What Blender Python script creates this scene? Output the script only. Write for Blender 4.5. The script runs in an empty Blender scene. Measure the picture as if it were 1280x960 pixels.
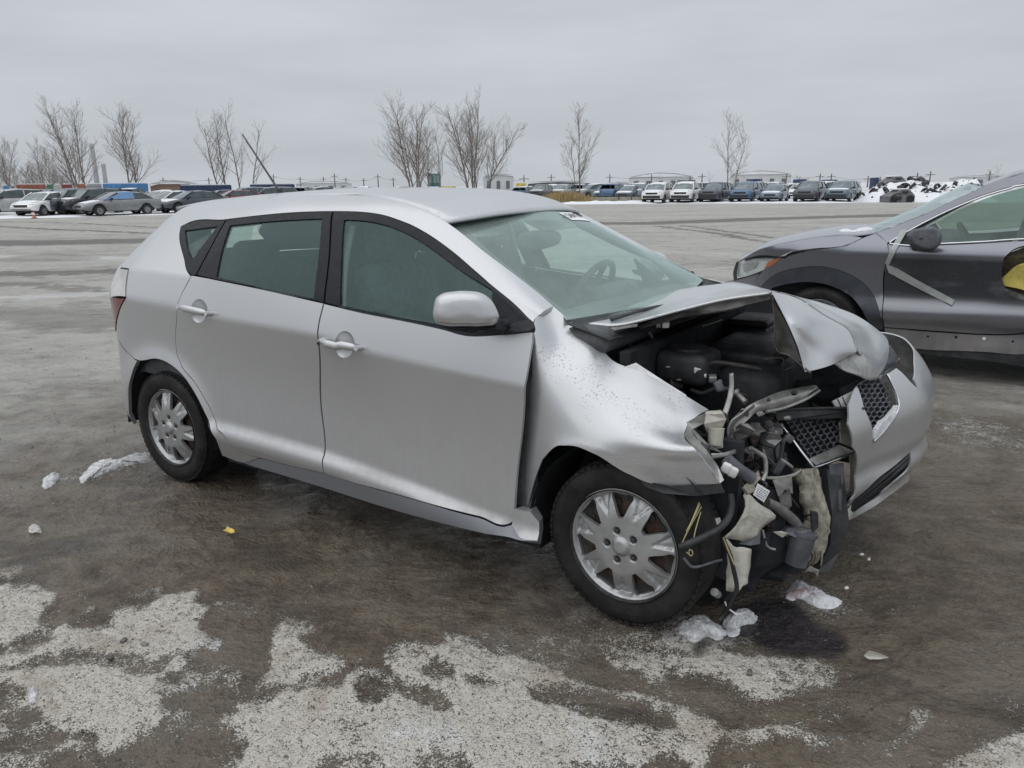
import bpy, bmesh, math, random
import numpy as np
from mathutils import Vector, Matrix, geometry
from math import pi, sin, cos, radians

SC = bpy.context.scene
COL = SC.collection

# ------------------------------------------------------------------ camera
CAM_F, CAM_PITCH, CAM_ROLL, CAM_H, CAM_X, CAM_Y, CAM_YAW = (
    973.426, 0.248898, -0.0105276, 1.521406, 2.350320, -3.104958, 2.156572)
CP = np.array([CAM_X, CAM_Y, CAM_H])
_F = np.array([cos(CAM_YAW), sin(CAM_YAW), 0.0])
_R = np.array([sin(CAM_YAW), -cos(CAM_YAW), 0.0])
_U = np.array([0, 0, 1.0])
CF = _F * cos(CAM_PITCH) - _U * sin(CAM_PITCH)
_Up = _F * sin(CAM_PITCH) + _U * cos(CAM_PITCH)
CR = _R * cos(CAM_ROLL) + _Up * sin(CAM_ROLL)
CU = -_R * sin(CAM_ROLL) + _Up * cos(CAM_ROLL)

cam_data = bpy.data.cameras.new('camera')
cam_data.sensor_fit = 'HORIZONTAL'
cam_data.sensor_width = 36.0
cam_data.lens = CAM_F / 1280.0 * 36.0
cam_data.clip_start = 0.05
cam_data.clip_end = 6000
cam = bpy.data.objects.new('camera', cam_data)
COL.objects.link(cam)
cam.matrix_world = Matrix(((CR[0], CU[0], -CF[0], CP[0]), (CR[1], CU[1], -CF[1], CP[1]),
                           (CR[2], CU[2], -CF[2], CP[2]), (0, 0, 0, 1)))
SC.camera = cam

# ------------------------------------------------------------------ light
SUN_EL, SUN_AZ = radians(62), radians(250)        # azimuth, counter-clockwise from +x
world = bpy.data.worlds.new('World')
SC.world = world
world.use_nodes = True
wn, wl = world.node_tree.nodes, world.node_tree.links
for n in list(wn):
    wn.remove(n)
w_out = wn.new('ShaderNodeOutputWorld')
w_bg = wn.new('ShaderNodeBackground'); w_bg.inputs['Strength'].default_value = 0.10
w_sky = wn.new('ShaderNodeTexSky'); w_sky.sky_type = 'NISHITA'; w_sky.sun_disc = False
w_sky.sun_elevation = SUN_EL; w_sky.sun_rotation = pi / 2 - SUN_AZ
w_sky.air_density = 1.0; w_sky.dust_density = 3.0
w_hs = wn.new('ShaderNodeHueSaturation'); w_hs.inputs['Saturation'].default_value = 0.25
wl.new(w_sky.outputs[0], w_hs.inputs['Color'])
w_tc = wn.new('ShaderNodeTexCoord')
w_sep = wn.new('ShaderNodeSeparateXYZ'); wl.new(w_tc.outputs['Generated'], w_sep.inputs[0])
# a cloud deck: far brighter overhead than at the horizon, streaked in flat layers
w_map = wn.new('ShaderNodeMapping'); w_map.inputs['Scale'].default_value = (1.6, 1.6, 9.0)
wl.new(w_tc.outputs['Generated'], w_map.inputs[0])
w_no = wn.new('ShaderNodeTexNoise'); w_no.inputs['Scale'].default_value = 1.7
w_no.inputs['Detail'].default_value = 6; w_no.inputs['Roughness'].default_value = 0.55
wl.new(w_map.outputs[0], w_no.inputs['Vector'])
w_cr = wn.new('ShaderNodeMapRange'); w_cr.inputs[1].default_value = 0.25; w_cr.inputs[2].default_value = 0.75
w_cr.inputs[3].default_value = 0.895; w_cr.inputs[4].default_value = 1.09
wl.new(w_no.outputs[0], w_cr.inputs[0])
w_gr = wn.new('ShaderNodeMapRange'); w_gr.inputs[1].default_value = 0.0; w_gr.inputs[2].default_value = 1.0
w_gr.inputs[3].default_value = 5.75; w_gr.inputs[4].default_value = 10.8
w_pw = wn.new('ShaderNodeMath'); w_pw.operation = 'POWER'; w_pw.inputs[1].default_value = 1.5; w_pw.use_clamp = True
wl.new(w_sep.outputs[2], w_pw.inputs[0]); wl.new(w_pw.outputs[0], w_gr.inputs[0])
w_mul = wn.new('ShaderNodeMath'); w_mul.operation = 'MULTIPLY'
wl.new(w_cr.outputs[0], w_mul.inputs[0]); wl.new(w_gr.outputs[0], w_mul.inputs[1])
w_tint = wn.new('ShaderNodeVectorMath'); w_tint.operation = 'SCALE'
w_tint.inputs[0].default_value = (0.935, 1.0, 1.075)
wl.new(w_mul.outputs[0], w_tint.inputs['Scale'])
w_mix = wn.new('ShaderNodeMixRGB'); w_mix.inputs[0].default_value = 0.93
wl.new(w_hs.outputs[0], w_mix.inputs[1]); wl.new(w_tint.outputs[0], w_mix.inputs[2])
wl.new(w_mix.outputs[0], w_bg.inputs['Color']); wl.new(w_bg.outputs[0], w_out.inputs['Surface'])

sun_d = bpy.data.lights.new('sun', 'SUN'); sun_d.energy = 1.0; sun_d.angle = radians(100)
sun_d.color = (1.0, 0.96, 0.90)
sun = bpy.data.objects.new('sun', sun_d); COL.objects.link(sun)
_sd = Vector((cos(SUN_EL) * cos(SUN_AZ), cos(SUN_EL) * sin(SUN_AZ), sin(SUN_EL)))
sun.rotation_euler = _sd.to_track_quat('Z', 'Y').to_euler()
SC.view_settings.view_transform = 'Standard'
SC.view_settings.look = 'None'
SC.view_settings.exposure = 0.0
SC.view_settings.gamma = 1.0
SC.cycles.max_bounces = 8
SC.cycles.transparent_max_bounces = 16
SC.cycles.use_denoising = True

# ------------------------------------------------------------------ measuring helpers
def ray(u, v):
    return CR * (u - 640) / CAM_F + CU * (480 - v) / CAM_F + CF

def at(u, v, ax, val):
    d = ray(u, v); i = 'xyz'.index(ax)
    return CP + d * ((val - CP[i]) / d[i])

def Y(u, v, y):
    return at(u, v, 'y', y)

def proj(P):
    d = np.asarray(P, float) - CP
    c = d @ CF
    return np.stack([640 + CAM_F * (d @ CR) / c, 480 - CAM_F * (d @ CU) / c], -1)

def gpos(u, dist):
    """ground point in the bearing of column u, dist metres off"""
    d = ray(u, 235); d = d[:2] / np.linalg.norm(d[:2])
    return np.array([CP[0] + d[0] * dist, CP[1] + d[1] * dist, 0.0])

def bearing(u):
    d = ray(u, 235)
    return math.atan2(d[1], d[0])

# ------------------------------------------------------------------ scene helpers
def empty(name, label, cat, loc=(0, 0, 0), rz=0.0, group=None):
    o = bpy.data.objects.new(name, None); COL.objects.link(o)
    o.location = loc; o.rotation_euler = (0, 0, rz); o.empty_display_size = 0.2
    o['label'] = label; o['category'] = cat
    if group: o['group'] = group
    return o

def tag(o, label, cat, group=None, kind=None):
    o['label'] = label; o['category'] = cat
    if group: o['group'] = group
    if kind: o['kind'] = kind
    return o

def link(name, me, m=None, parent=None, loc=None, rot=None):
    o = bpy.data.objects.new(name, me); COL.objects.link(o)
    if m is not None and not me.materials:
        me.materials.append(m)
    if parent is not None: o.parent = parent
    if loc is not None: o.location = loc
    if rot is not None: o.rotation_euler = rot
    return o

def mesh(name, V, Fc, smooth=True):
    me = bpy.data.meshes.new(name)
    me.from_pydata([tuple(map(float, v)) for v in V], [], [tuple(int(i) for i in f) for f in Fc])
    if smooth:
        me.polygons.foreach_set('use_smooth', [True] * len(me.polygons))
    me.update()
    return me

class MB:
    """collects simple solids into one mesh"""
    def __init__(s): s.V = []; s.F = []; s.S = []; s.mi = []; s.cur = 0
    def add(s, V, Fc, smooth=False):
        b = len(s.V); s.V += [tuple(map(float, v)) for v in V]
        for f in Fc:
            s.F.append(tuple(int(i) + b for i in f)); s.S.append(smooth); s.mi.append(s.cur)
        return s
    def box(s, c, size, rz=0.0, rx=0.0, ry=0.0, taper=1.0):
        x, y, z = [k / 2 for k in size]
        P = [Vector((sx * x * (taper if sz > 0 else 1), sy * y * (taper if sz > 0 else 1), sz * z))
             for sz in (-1, 1) for sx, sy in ((-1, -1), (1, -1), (1, 1), (-1, 1))]
        M = Matrix.Rotation(rz, 3, 'Z') @ Matrix.Rotation(ry, 3, 'Y') @ Matrix.Rotation(rx, 3, 'X')
        P = [M @ p + Vector(c) for p in P]
        return s.add(P, [(3, 2, 1, 0), (4, 5, 6, 7), (0, 1, 5, 4), (1, 2, 6, 5), (2, 3, 7, 6), (3, 0, 4, 7)])
    def rbox(s, c, size, r=0.02, rz=0.0, rx=0.0, ry=0.0, seg=2):
        bm = bmesh.new(); bmesh.ops.create_cube(bm, size=1.0)
        for v in bm.verts: v.co = Vector((v.co.x * size[0], v.co.y * size[1], v.co.z * size[2]))
        bmesh.ops.bevel(bm, geom=bm.edges[:], offset=r, segments=seg, affect='EDGES', profile=0.5)
        M = Matrix.Rotation(rz, 3, 'Z') @ Matrix.Rotation(ry, 3, 'Y') @ Matrix.Rotation(rx, 3, 'X')
        V = [M @ v.co + Vector(c) for v in bm.verts]
        bm.verts.index_update()
        Fc = [[v.index for v in f.verts] for f in bm.faces]; bm.free()
        return s.add(V, Fc, True)
    def cyl(s, a, b, r0, r1=None, n=12, cap=True, smooth=True):
        r1 = r0 if r1 is None else r1
        a, b = Vector(a), Vector(b); d = (b - a).normalized()
        u = d.orthogonal().normalized(); w = d.cross(u)
        V = []
        for p, r in ((a, r0), (b, r1)):
            for k in range(n):
                t = 2 * pi * k / n; V.append(p + (u * cos(t) + w * sin(t)) * r)
        Fc = [(k, (k + 1) % n, n + (k + 1) % n, n + k) for k in range(n)]
        s.add(V, Fc, smooth)
        if cap:
            s.add(V[:n], [tuple(range(n))[::-1]]); s.add(V[n:], [tuple(range(n))])
        return s
    def tube(s, pts, r, n=8, sub=4, cap=True):
        P = smooth_path([np.asarray(p, float) for p in pts], sub) if sub > 1 else [np.asarray(p, float) for p in pts]
        m = len(P); R = r if hasattr(r, '__len__') else [r, r]
        V = []; up = None
        for i, p in enumerate(P):
            d = Vector(P[min(i + 1, m - 1)] - P[max(i - 1, 0)]).normalized()
            if up is None: up = d.orthogonal().normalized()
            up = (up - d * up.dot(d)); up = up.normalized() if up.length > 1e-6 else d.orthogonal().normalized()
            w = d.cross(up); rr = R[0] + (R[1] - R[0]) * i / max(1, m - 1)
            for k in range(n):
                t = 2 * pi * k / n; V.append(Vector(p) + (up * cos(t) + w * sin(t)) * rr)
        Fc = [(i * n + k, i * n + (k + 1) % n, (i + 1) * n + (k + 1) % n, (i + 1) * n + k)
              for i in range(m - 1) for k in range(n)]
        s.add(V, Fc, True)
        if cap:
            s.add(V[:n], [tuple(range(n))[::-1]]); s.add(V[-n:], [tuple(range(n))])
        return s
    def slab(s, pts, th, direction=None):
        """a flat-ish outline given real thickness"""
        P = [Vector(p) for p in pts]; n = len(P)
        if direction is None:
            nv = Vector((0, 0, 0))
            for i in range(n): nv += P[i].cross(P[(i + 1) % n])
            nv.normalize()
            mid = sum(P, Vector()) / n
            if nv.dot(Vector(CP) - mid) < 0: nv = -nv
        else: nv = Vector(direction).normalized()
        back = [p - nv * th for p in P]
        tri = geometry.tessellate_polygon([P])
        s.add(P + back, [tuple(t) for t in tri] + [tuple(n + i for i in reversed(t)) for t in tri])
        s.add(P + back, [(i, (i + 1) % n, n + (i + 1) % n, n + i) for i in range(n)])
        return s
    def lathe(s, prof, axis_pt, ax=(0, 1, 0), n=32, smooth=True, close=False):
        ax = Vector(ax).normalized(); u = ax.orthogonal().normalized(); w = ax.cross(u); c = Vector(axis_pt)
        V = []; m = len(prof)
        for k in range(n):
            t = 2 * pi * k / n; d = u * cos(t) + w * sin(t)
            V += [c + d * r + ax * h for r, h in prof]
        Fc = [(k * m + i, ((k + 1) % n) * m + i, ((k + 1) % n) * m + i + 1, k * m + i + 1)
              for k in range(n) for i in range(m - 1)]
        return s.add(V, Fc, smooth)
    def me(s, name, mats=None):
        me = bpy.data.meshes.new(name)
        me.from_pydata(s.V, [], s.F)
        me.polygons.foreach_set('use_smooth', s.S)
        if mats:
            for m in mats: me.materials.append(m)
            me.polygons.foreach_set('material_index', s.mi)
        bm = bmesh.new(); bm.from_mesh(me); bmesh.ops.recalc_face_normals(bm, faces=bm.faces); bm.to_mesh(me); bm.free()
        me.update()
        return me
    def build(s, name, m, parent=None, loc=None, rot=None):
        return link(name, s.me(name), m, parent, loc, rot)

def smooth_path(P, sub=4, closed=False):
    P = [np.asarray(p, float) for p in P]; n = len(P); out = []
    if n < 3 and not closed: 
        return [P[0] + (P[-1] - P[0]) * k / sub for k in range(sub + 1)]
    for i in range(n if closed else n - 1):
        p0 = P[(i - 1) % n] if closed or i > 0 else 2 * P[0] - P[1]
        p1 = P[i]; p2 = P[(i + 1) % n]
        p3 = P[(i + 2) % n] if closed or i + 2 < n else 2 * P[-1] - P[-2]
        for k in range(sub):
            t = k / sub
            out.append(0.5 * (2 * p1 + (p2 - p0) * t + (2 * p0 - 5 * p1 + 4 * p2 - p3) * t * t
                              + (-p0 + 3 * p1 - 3 * p2 + p3) * t ** 3))
    if not closed: out.append(P[-1])
    return out

def cr1(x, xs, ys):
    """smooth 1-D interpolation (monotone cubic), vectorised"""
    xs = np.asarray(xs, float); ys = np.asarray(ys, float); x = np.clip(x, xs[0], xs[-1])
    h = np.diff(xs); dl = np.diff(ys) / h
    m = np.zeros_like(ys); m[0] = dl[0]; m[-1] = dl[-1]
    for i in range(1, len(xs) - 1):
        m[i] = 0 if dl[i - 1] * dl[i] <= 0 else 2 * dl[i - 1] * dl[i] / (dl[i - 1] + dl[i])
    i = np.clip(np.searchsorted(xs, x, side='right') - 1, 0, len(xs) - 2)
    t = (x - xs[i]) / h[i]
    return ((2 * t**3 - 3 * t**2 + 1) * ys[i] + (t**3 - 2 * t**2 + t) * h[i] * m[i]
            + (-2 * t**3 + 3 * t**2) * ys[i + 1] + (t**3 - t**2) * h[i] * m[i + 1])

def sstep(a, b, x):
    t = np.clip((x - a) / (b - a), 0, 1); return t * t * (3 - 2 * t)

def in_poly(P, poly):
    x, y = P[:, 0], P[:, 1]; r = np.zeros(len(P), bool); n = len(poly)
    for i in range(n):
        x1, y1 = poly[i]; x2, y2 = poly[(i + 1) % n]
        if y1 == y2: continue
        c = ((y1 > y) != (y2 > y)) & (x < (x2 - x1) * (y - y1) / (y2 - y1) + x1)
        r ^= c
    return r

def round_loop(P, step, corner=0.6):
    """closed outline -> evenly stepped loop, smooth except at sharp corners"""
    P = np.asarray(P, float); n = len(P); out = []
    dirs = []
    for i in range(n):
        a = P[i] - P[i - 1]; b = P[(i + 1) % n] - P[i]
        la, lb = np.linalg.norm(a) + 1e-9, np.linalg.norm(b) + 1e-9
        a, b = a / la, b / lb
        ang = math.acos(max(-1, min(1, float(a @ b))))
        if ang > corner: dirs.append((a, b))
        else:
            t = a * lb + b * la; t /= np.linalg.norm(t) + 1e-9; dirs.append((t, t))
    for i in range(n):
        p, q = P[i], P[(i + 1) % n]; L = np.linalg.norm(q - p); k = max(1, int(round(L / step)))
        m0, m1 = dirs[i][1] * L, dirs[(i + 1) % n][0] * L
        for j in range(k):
            t = j / k
            out.append((2*t**3-3*t**2+1)*p + (t**3-2*t**2+t)*m0 + (-2*t**3+3*t**2)*q + (t**3-t**2)*m1)
    return np.array(out)

def inset_loop(P, d):
    n = len(P); A = 0.5 * sum(P[i][0] * P[(i+1) % n][1] - P[(i+1) % n][0] * P[i][1] for i in range(n))
    sgn = 1 if A > 0 else -1
    T = np.roll(P, -1, 0) - np.roll(P, 1, 0); T /= (np.linalg.norm(T, axis=1)[:, None] + 1e-9)
    N = np.stack([-T[:, 1], T[:, 0]], 1) * sgn
    return P + N * d

class Surf:
    """a surface S(a,b)->xyz that can be asked which (a,b) lies behind a measured picture point"""
    def __init__(s, fn, ar, br, na=200, nb=120, scale=(1.0, 1.0), ref=None):
        s.fn = fn; s.scale = np.array(scale); s.ar = ar; s.br = br
        a = np.linspace(*ar, na); b = np.linspace(*br, nb)
        A, B = np.meshgrid(a, b, indexing='ij')
        P = fn(A.ravel(), B.ravel()).reshape(na, nb, 3)
        s.uv = proj(P.reshape(-1, 3)); s.ab = np.stack([A.ravel(), B.ravel()], 1)
        Nn = np.cross(np.gradient(P, axis=0), np.gradient(P, axis=1)).reshape(-1, 3)
        fac = np.sum(Nn * (CP - P.reshape(-1, 3)), 1)
        s.flip = np.sum(fac > 0) < np.sum(fac < 0)
        if ref is not None: s.flip = bool(fac[np.argmin(((s.ab - np.array(ref)) ** 2).sum(1))] < 0)
        ok = fac < 0 if s.flip else fac > 0
        s.uv, s.ab = s.uv[ok], s.ab[ok]
    def f(s, ab): return s.fn(ab[:, 0], ab[:, 1])
    def inv(s, uv):
        uv = np.atleast_2d(np.asarray(uv, float)); out = []
        for q in uv:
            out.append(s.ab[np.argmin(((s.uv - q) ** 2).sum(1))])
        ab = np.array(out); e = 1e-4
        for it in range(12):
            r = proj(s.f(ab)) - uv
            J0 = (proj(s.f(ab + [e, 0])) - proj(s.f(ab - [e, 0]))) / (2 * e)
            J1 = (proj(s.f(ab + [0, e])) - proj(s.f(ab - [0, e]))) / (2 * e)
            det = J0[:, 0] * J1[:, 1] - J0[:, 1] * J1[:, 0]
            det = np.where(abs(det) < 20, np.sign(det + 1e-12) * 20, det)
            da = (r[:, 0] * J1[:, 1] - r[:, 1] * J1[:, 0]) / det
            db = (J0[:, 0] * r[:, 1] - J0[:, 1] * r[:, 0]) / det
            ab = ab - np.clip(np.stack([da, db], 1), -.04, .04)
            ab[:, 0] = np.clip(ab[:, 0], *s.ar); ab[:, 1] = np.clip(ab[:, 1], *s.br)
        return ab
    def params(s, pts):
        """picture points (u,v) and direct ('p',a,b) points"""
        ab = np.zeros((len(pts), 2)); pi_ = [i for i, p in enumerate(pts) if p[0] != 'p']
        if pi_: ab[pi_] = s.inv([pts[i][:2] for i in pi_])
        for i, p in enumerate(pts):
            if p[0] == 'p': ab[i] = p[1:3]
        return ab
    def normal(s, ab):
        e = 1e-3
        d0 = s.f(ab + [e, 0]) - s.f(ab - [e, 0]); d1 = s.f(ab + [0, e]) - s.f(ab - [0, e])
        N = np.cross(d0, d1); N /= np.linalg.norm(N, axis=1)[:, None] + 1e-12
        return -N if s.flip else N
    def panel(s, outline, holes=(), step=0.03, inset=0.0015, off=0.0, th=0.012, corner=0.6, bump=None, hstep=None):
        sc = s.scale
        L = round_loop(s.params(outline) * sc, step, corner)
        if inset: L = inset_loop(L, inset)
        HL = []
        for h in holes:
            hp = s.params(h) * sc if not isinstance(h, np.ndarray) else h * sc
            HL.append(round_loop(hp, hstep or step, corner))
        lo, hi = L.min(0), L.max(0)
        gx = np.arange(lo[0] + step / 2, hi[0], step); gy = np.arange(lo[1] + step / 2, hi[1], step * .866)
        G = np.array([(x + (step / 2 if j % 2 else 0), y) for j, y in enumerate(gy) for x in gx])
        loops = [L] + HL
        keep = in_poly(G, L)
        for h in HL: keep &= ~in_poly(G, h)
        G = G[keep]
        if len(G):
            allb = np.concatenate(loops)
            dmin = np.full(len(G), 9.0)
            for k in range(0, len(allb), 400):
                dmin = np.minimum(dmin, np.sqrt(((G[:, None] - allb[None, k:k+400]) ** 2).sum(-1)).min(1))
            G = G[dmin > step * .45]
        verts = []; edges = []
        for lp in loops:
            b = len(verts); n = len(lp)
            verts += [Vector(p) for p in lp]; edges += [(b + i, b + (i + 1) % n) for i in range(n)]
        verts += [Vector(p) for p in G]
        vo, eo, fo, *_ = geometry.delaunay_2d_cdt(verts, edges, [], 0, 1e-6)
        V2 = np.array([tuple(v) for v in vo]); cen = np.array([V2[list(f)].mean(0) for f in fo])
        ok = in_poly(cen, L)
        for h in HL: ok &= ~in_poly(cen, h)
        F = [list(f) for f, o in zip(fo, ok) if o]
        used = sorted({i for f in F for i in f}); mp = {v: i for i, v in enumerate(used)}
        V2 = V2[used]; F = [[mp[i] for i in f] for f in F]
        ab = V2 / sc
        P = s.f(ab); N = s.normal(ab)
        o = np.full(len(P), off) if np.isscalar(off) else off
        if bump is not None: o = o + bump(P)
        P = P + N * o[:, None]
        # orient triangles along the outward normal
        for f in F:
            a, b, c = P[f[0]], P[f[1]], P[f[2]]
            if np.dot(np.cross(b - a, c - a), N[f[0]]) < 0: f.reverse()
        s.last = (P, N)
        cnt = {}
        for f in F:
            for i in range(len(f)):
                e = (f[i], f[(i + 1) % len(f)]); cnt[e] = cnt.get(e, 0) + 1
        rim = [e for e in cnt if (e[1], e[0]) not in cnt]
        V = [p for p in P]; F2 = list(F)
        if th > 0:
            for a, b in rim:
                i = len(V); V += [P[a], P[b], P[b] - N[b] * th, P[a] - N[a] * th]; F2.append((i + 1, i, i + 3, i + 2))
        return V, F2
    def part(s, name, outline, m, parent, holes=(), **k):
        V, Fc = s.panel(outline, holes, **k)
        return link(name, mesh(name, V, Fc), m, parent)

def mirror_part(o, parent, name=None):
    me = o.data.copy()
    n = len(me.vertices); co = np.empty(n * 3); me.vertices.foreach_get('co', co)
    co = co.reshape(-1, 3); co[:, 1] *= -1; me.vertices.foreach_set('co', co.ravel())
    me.flip_normals(); me.update()
    return link(name or o.name.split('.')[0], me, None, parent)

def patch_fn(grid):
    """smooth sheet through a grid of measured 3-D points -> S(a,b), a,b in 0..1"""
    G = np.asarray(grid, float); nr, nc = G.shape[:2]
    def spl(P, t):
        n = P.shape[0]; x = np.clip(t, 0, 1) * (n - 1); i = np.clip(x.astype(int), 0, n - 2); f = (x - i)[:, None]
        p1 = P[i, np.arange(len(t))]; p2 = P[i + 1, np.arange(len(t))]
        p0 = np.where((i > 0)[:, None], P[np.maximum(i - 1, 0), np.arange(len(t))], 2 * p1 - p2)
        p3 = np.where((i < n - 2)[:, None], P[np.minimum(i + 2, n - 1), np.arange(len(t))], 2 * p2 - p1)
        return 0.5 * (2*p1 + (p2-p0)*f + (2*p0-5*p1+4*p2-p3)*f**2 + (-p0+3*p1-3*p2+p3)*f**3)
    def fn(a, b):
        a = np.asarray(a, float); b = np.asarray(b, float)
        rows = []
        for r in range(nr):
            rows.append(spl(np.repeat(G[r][:, None, :], len(b), 1), b))
        return spl(np.stack(rows), a)
    return fn

def patch(name, grid, m, parent, na=20, nb=20, th=0.004, noise=None, sharp=None):
    fn = patch_fn(grid)
    a, b = np.meshgrid(np.linspace(0, 1, na), np.linspace(0, 1, nb), indexing='ij')
    P = fn(a.ravel(), b.ravel())
    if noise is not None: P = noise(P, a.ravel(), b.ravel())
    F = [(i * nb + j, (i + 1) * nb + j, (i + 1) * nb + j + 1, i * nb + j + 1) for i in range(na - 1) for j in range(nb - 1)]
    o = link(name, mesh(name, P, F), m, parent)
    if sharp: o.data.set_sharp_from_angle(angle=radians(sharp))
    if th:
        md = o.modifiers.new('thickness', 'SOLIDIFY'); md.thickness = th; md.offset = -1
    return o

def inflate(mb, pts, df, db, nrm=None, e=0.7, rings=5):
    """a rounded lump from a closed outline (3-D points): real depth in front and behind"""
    P = np.asarray(pts, float); C = P.mean(0); n = len(P)
    if nrm is None: nrm = CP - C; nrm[2] *= 0.2; nrm /= np.linalg.norm(nrm)
    V = []; ph = np.linspace(-pi / 2, pi / 2, 2 * rings + 1)
    for k in ph[1:-1]:
        sc = cos(k) ** e
        V += list(C + (P - C) * sc + nrm * (df if k > 0 else db) * sin(k))
    m = len(ph) - 2
    F = [(i * n + j, i * n + (j + 1) % n, (i + 1) * n + (j + 1) % n, (i + 1) * n + j) for i in range(m - 1) for j in range(n)]
    V += [C - nrm * db, C + nrm * df]; a, b = len(V) - 2, len(V) - 1
    F += [(a, (j + 1) % n, j) for j in range(n)] + [(b, (m - 1) * n + j, (m - 1) * n + (j + 1) % n) for j in range(n)]
    mb.add(V, F, True)
    return mb

def vnoise(P, seed=0, scale=1.0, octaves=4, rough=0.5):
    """value noise on 2-D or 3-D points, numpy, about -1..1"""
    P = np.asarray(P, float) * scale; out = np.zeros(len(P)); amp = 1.0; tot = 0
    d = P.shape[1]
    for o in range(octaves):
        Q = P * (2 ** o) + 17.3 * o + seed * 7.7
        I = np.floor(Q).astype(np.int64); f = Q - I; f = f * f * (3 - 2 * f)
        acc = np.zeros(len(P))
        for c in range(2 ** d):
            off = np.array([(c >> k) & 1 for k in range(d)])
            w = np.prod(np.where(off, f, 1 - f), axis=1)
            h = (I + off) @ np.array([374761393, 668265263, 2147483647][:d]) + seed * 1013904223 + o * 69069
            h = (h ^ (h >> 13)) * 1274126177; h = h ^ (h >> 16)
            acc += w * ((h & 0xFFFF) / 32767.5 - 1)
        out += amp * acc; tot += amp; amp *= rough
    return out / tot
# ------------------------------------------------------------------ materials
class NT:
    def __init__(s, name):
        s.m = bpy.data.materials.new(name); s.m.use_nodes = True
        s.n = s.m.node_tree.nodes; s.l = s.m.node_tree.links
        s.b = s.n['Principled BSDF']; s.o = s.n['Material Output']
    def new(s, t, **k):
        x = s.n.new(t)
        for a, v in k.items(): setattr(x, a, v)
        return x
    def noise(s, scale, detail=4, rough=0.55, vec=None, dist=0.0):
        x = s.new('ShaderNodeTexNoise'); x.inputs['Scale'].default_value = scale
        x.inputs['Detail'].default_value = detail; x.inputs['Roughness'].default_value = rough
        x.inputs['Distortion'].default_value = dist
        if vec is not None: s.l.new(vec, x.inputs['Vector'])
        return x.outputs[0]
    def obj(s):
        if not hasattr(s, '_tc'): s._tc = s.new('ShaderNodeTexCoord')
        return s._tc.outputs['Object']
    def mapping(s, vec, scale=(1, 1, 1), rot=(0, 0, 0)):
        x = s.new('ShaderNodeMapping'); x.inputs['Scale'].default_value = scale; x.inputs['Rotation'].default_value = rot
        s.l.new(vec, x.inputs['Vector']); return x.outputs[0]
    def ramp(s, v, a, b, lo=0.0, hi=1.0):
        x = s.new('ShaderNodeMapRange'); x.interpolation_type = 'SMOOTHSTEP'
        for i, k in enumerate((a, b, lo, hi)): x.inputs[i + 1].default_value = k
        s.l.new(v, x.inputs[0]); return x.outputs[0]
    def math(s, op, a, b=None):
        x = s.new('ShaderNodeMath', operation=op)
        for i, k in enumerate((a, b)):
            if k is None: continue
            if isinstance(k, (int, float)): x.inputs[i].default_value = k
            else: s.l.new(k, x.inputs[i])
        return x.outputs[0]
    def mix(s, fac, a, b):
        x = s.new('ShaderNodeMixRGB')
        for i, k in zip((0, 1, 2), (fac, a, b)):
            if isinstance(k, (int, float)): x.inputs[i].default_value = k
            elif isinstance(k, tuple): x.inputs[i].default_value = (*k, 1)
            else: s.l.new(k, x.inputs[i])
        return x.outputs[0]
    def set(s, **k):
        for a, v in k.items():
            nm = {'base': 'Base Color', 'rough': 'Roughness', 'metal': 'Metallic', 'coat': 'Coat Weight',
                  'coat_rough': 'Coat Roughness', 'normal': 'Normal', 'spec': 'Specular IOR Level', 'trans': 'Transmission Weight'}[a]
            if isinstance(v, tuple): s.b.inputs[nm].default_value = (*v, 1)
            elif isinstance(v, (int, float)): s.b.inputs[nm].default_value = v
            else: s.l.new(v, s.b.inputs[nm])
        return s
    def bump(s, h, dist=0.01, strength=1.0):
        x = s.new('ShaderNodeBump'); x.inputs['Distance'].default_value = dist; x.inputs['Strength'].default_value = strength
        s.l.new(h, x.inputs['Height']); s.l.new(x.outputs[0], s.b.inputs['Normal']); return s

def plain(name, col, rough=0.6, metal=0.0, var=0.25, nscale=9.0, bump=0.0, coat=0.0, spec=0.5):
    t = NT(name); f = t.ramp(t.noise(nscale, 6, 0.6, t.obj()), 0.3, 0.7)
    lo = tuple(c * (1 - var) for c in col); hi = tuple(min(1, c * (1 + var)) for c in col)
    t.set(base=t.mix(f, lo, hi), rough=t.ramp(t.noise(nscale * 2.3, 3, .5, t.obj()), .3, .7, max(0.05, rough - .08), min(1, rough + .08)),
          metal=metal, coat=coat, spec=spec)
    if bump: t.bump(t.noise(nscale * 4, 5, 0.6, t.obj()), bump, 0.6)
    return t.m

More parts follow.
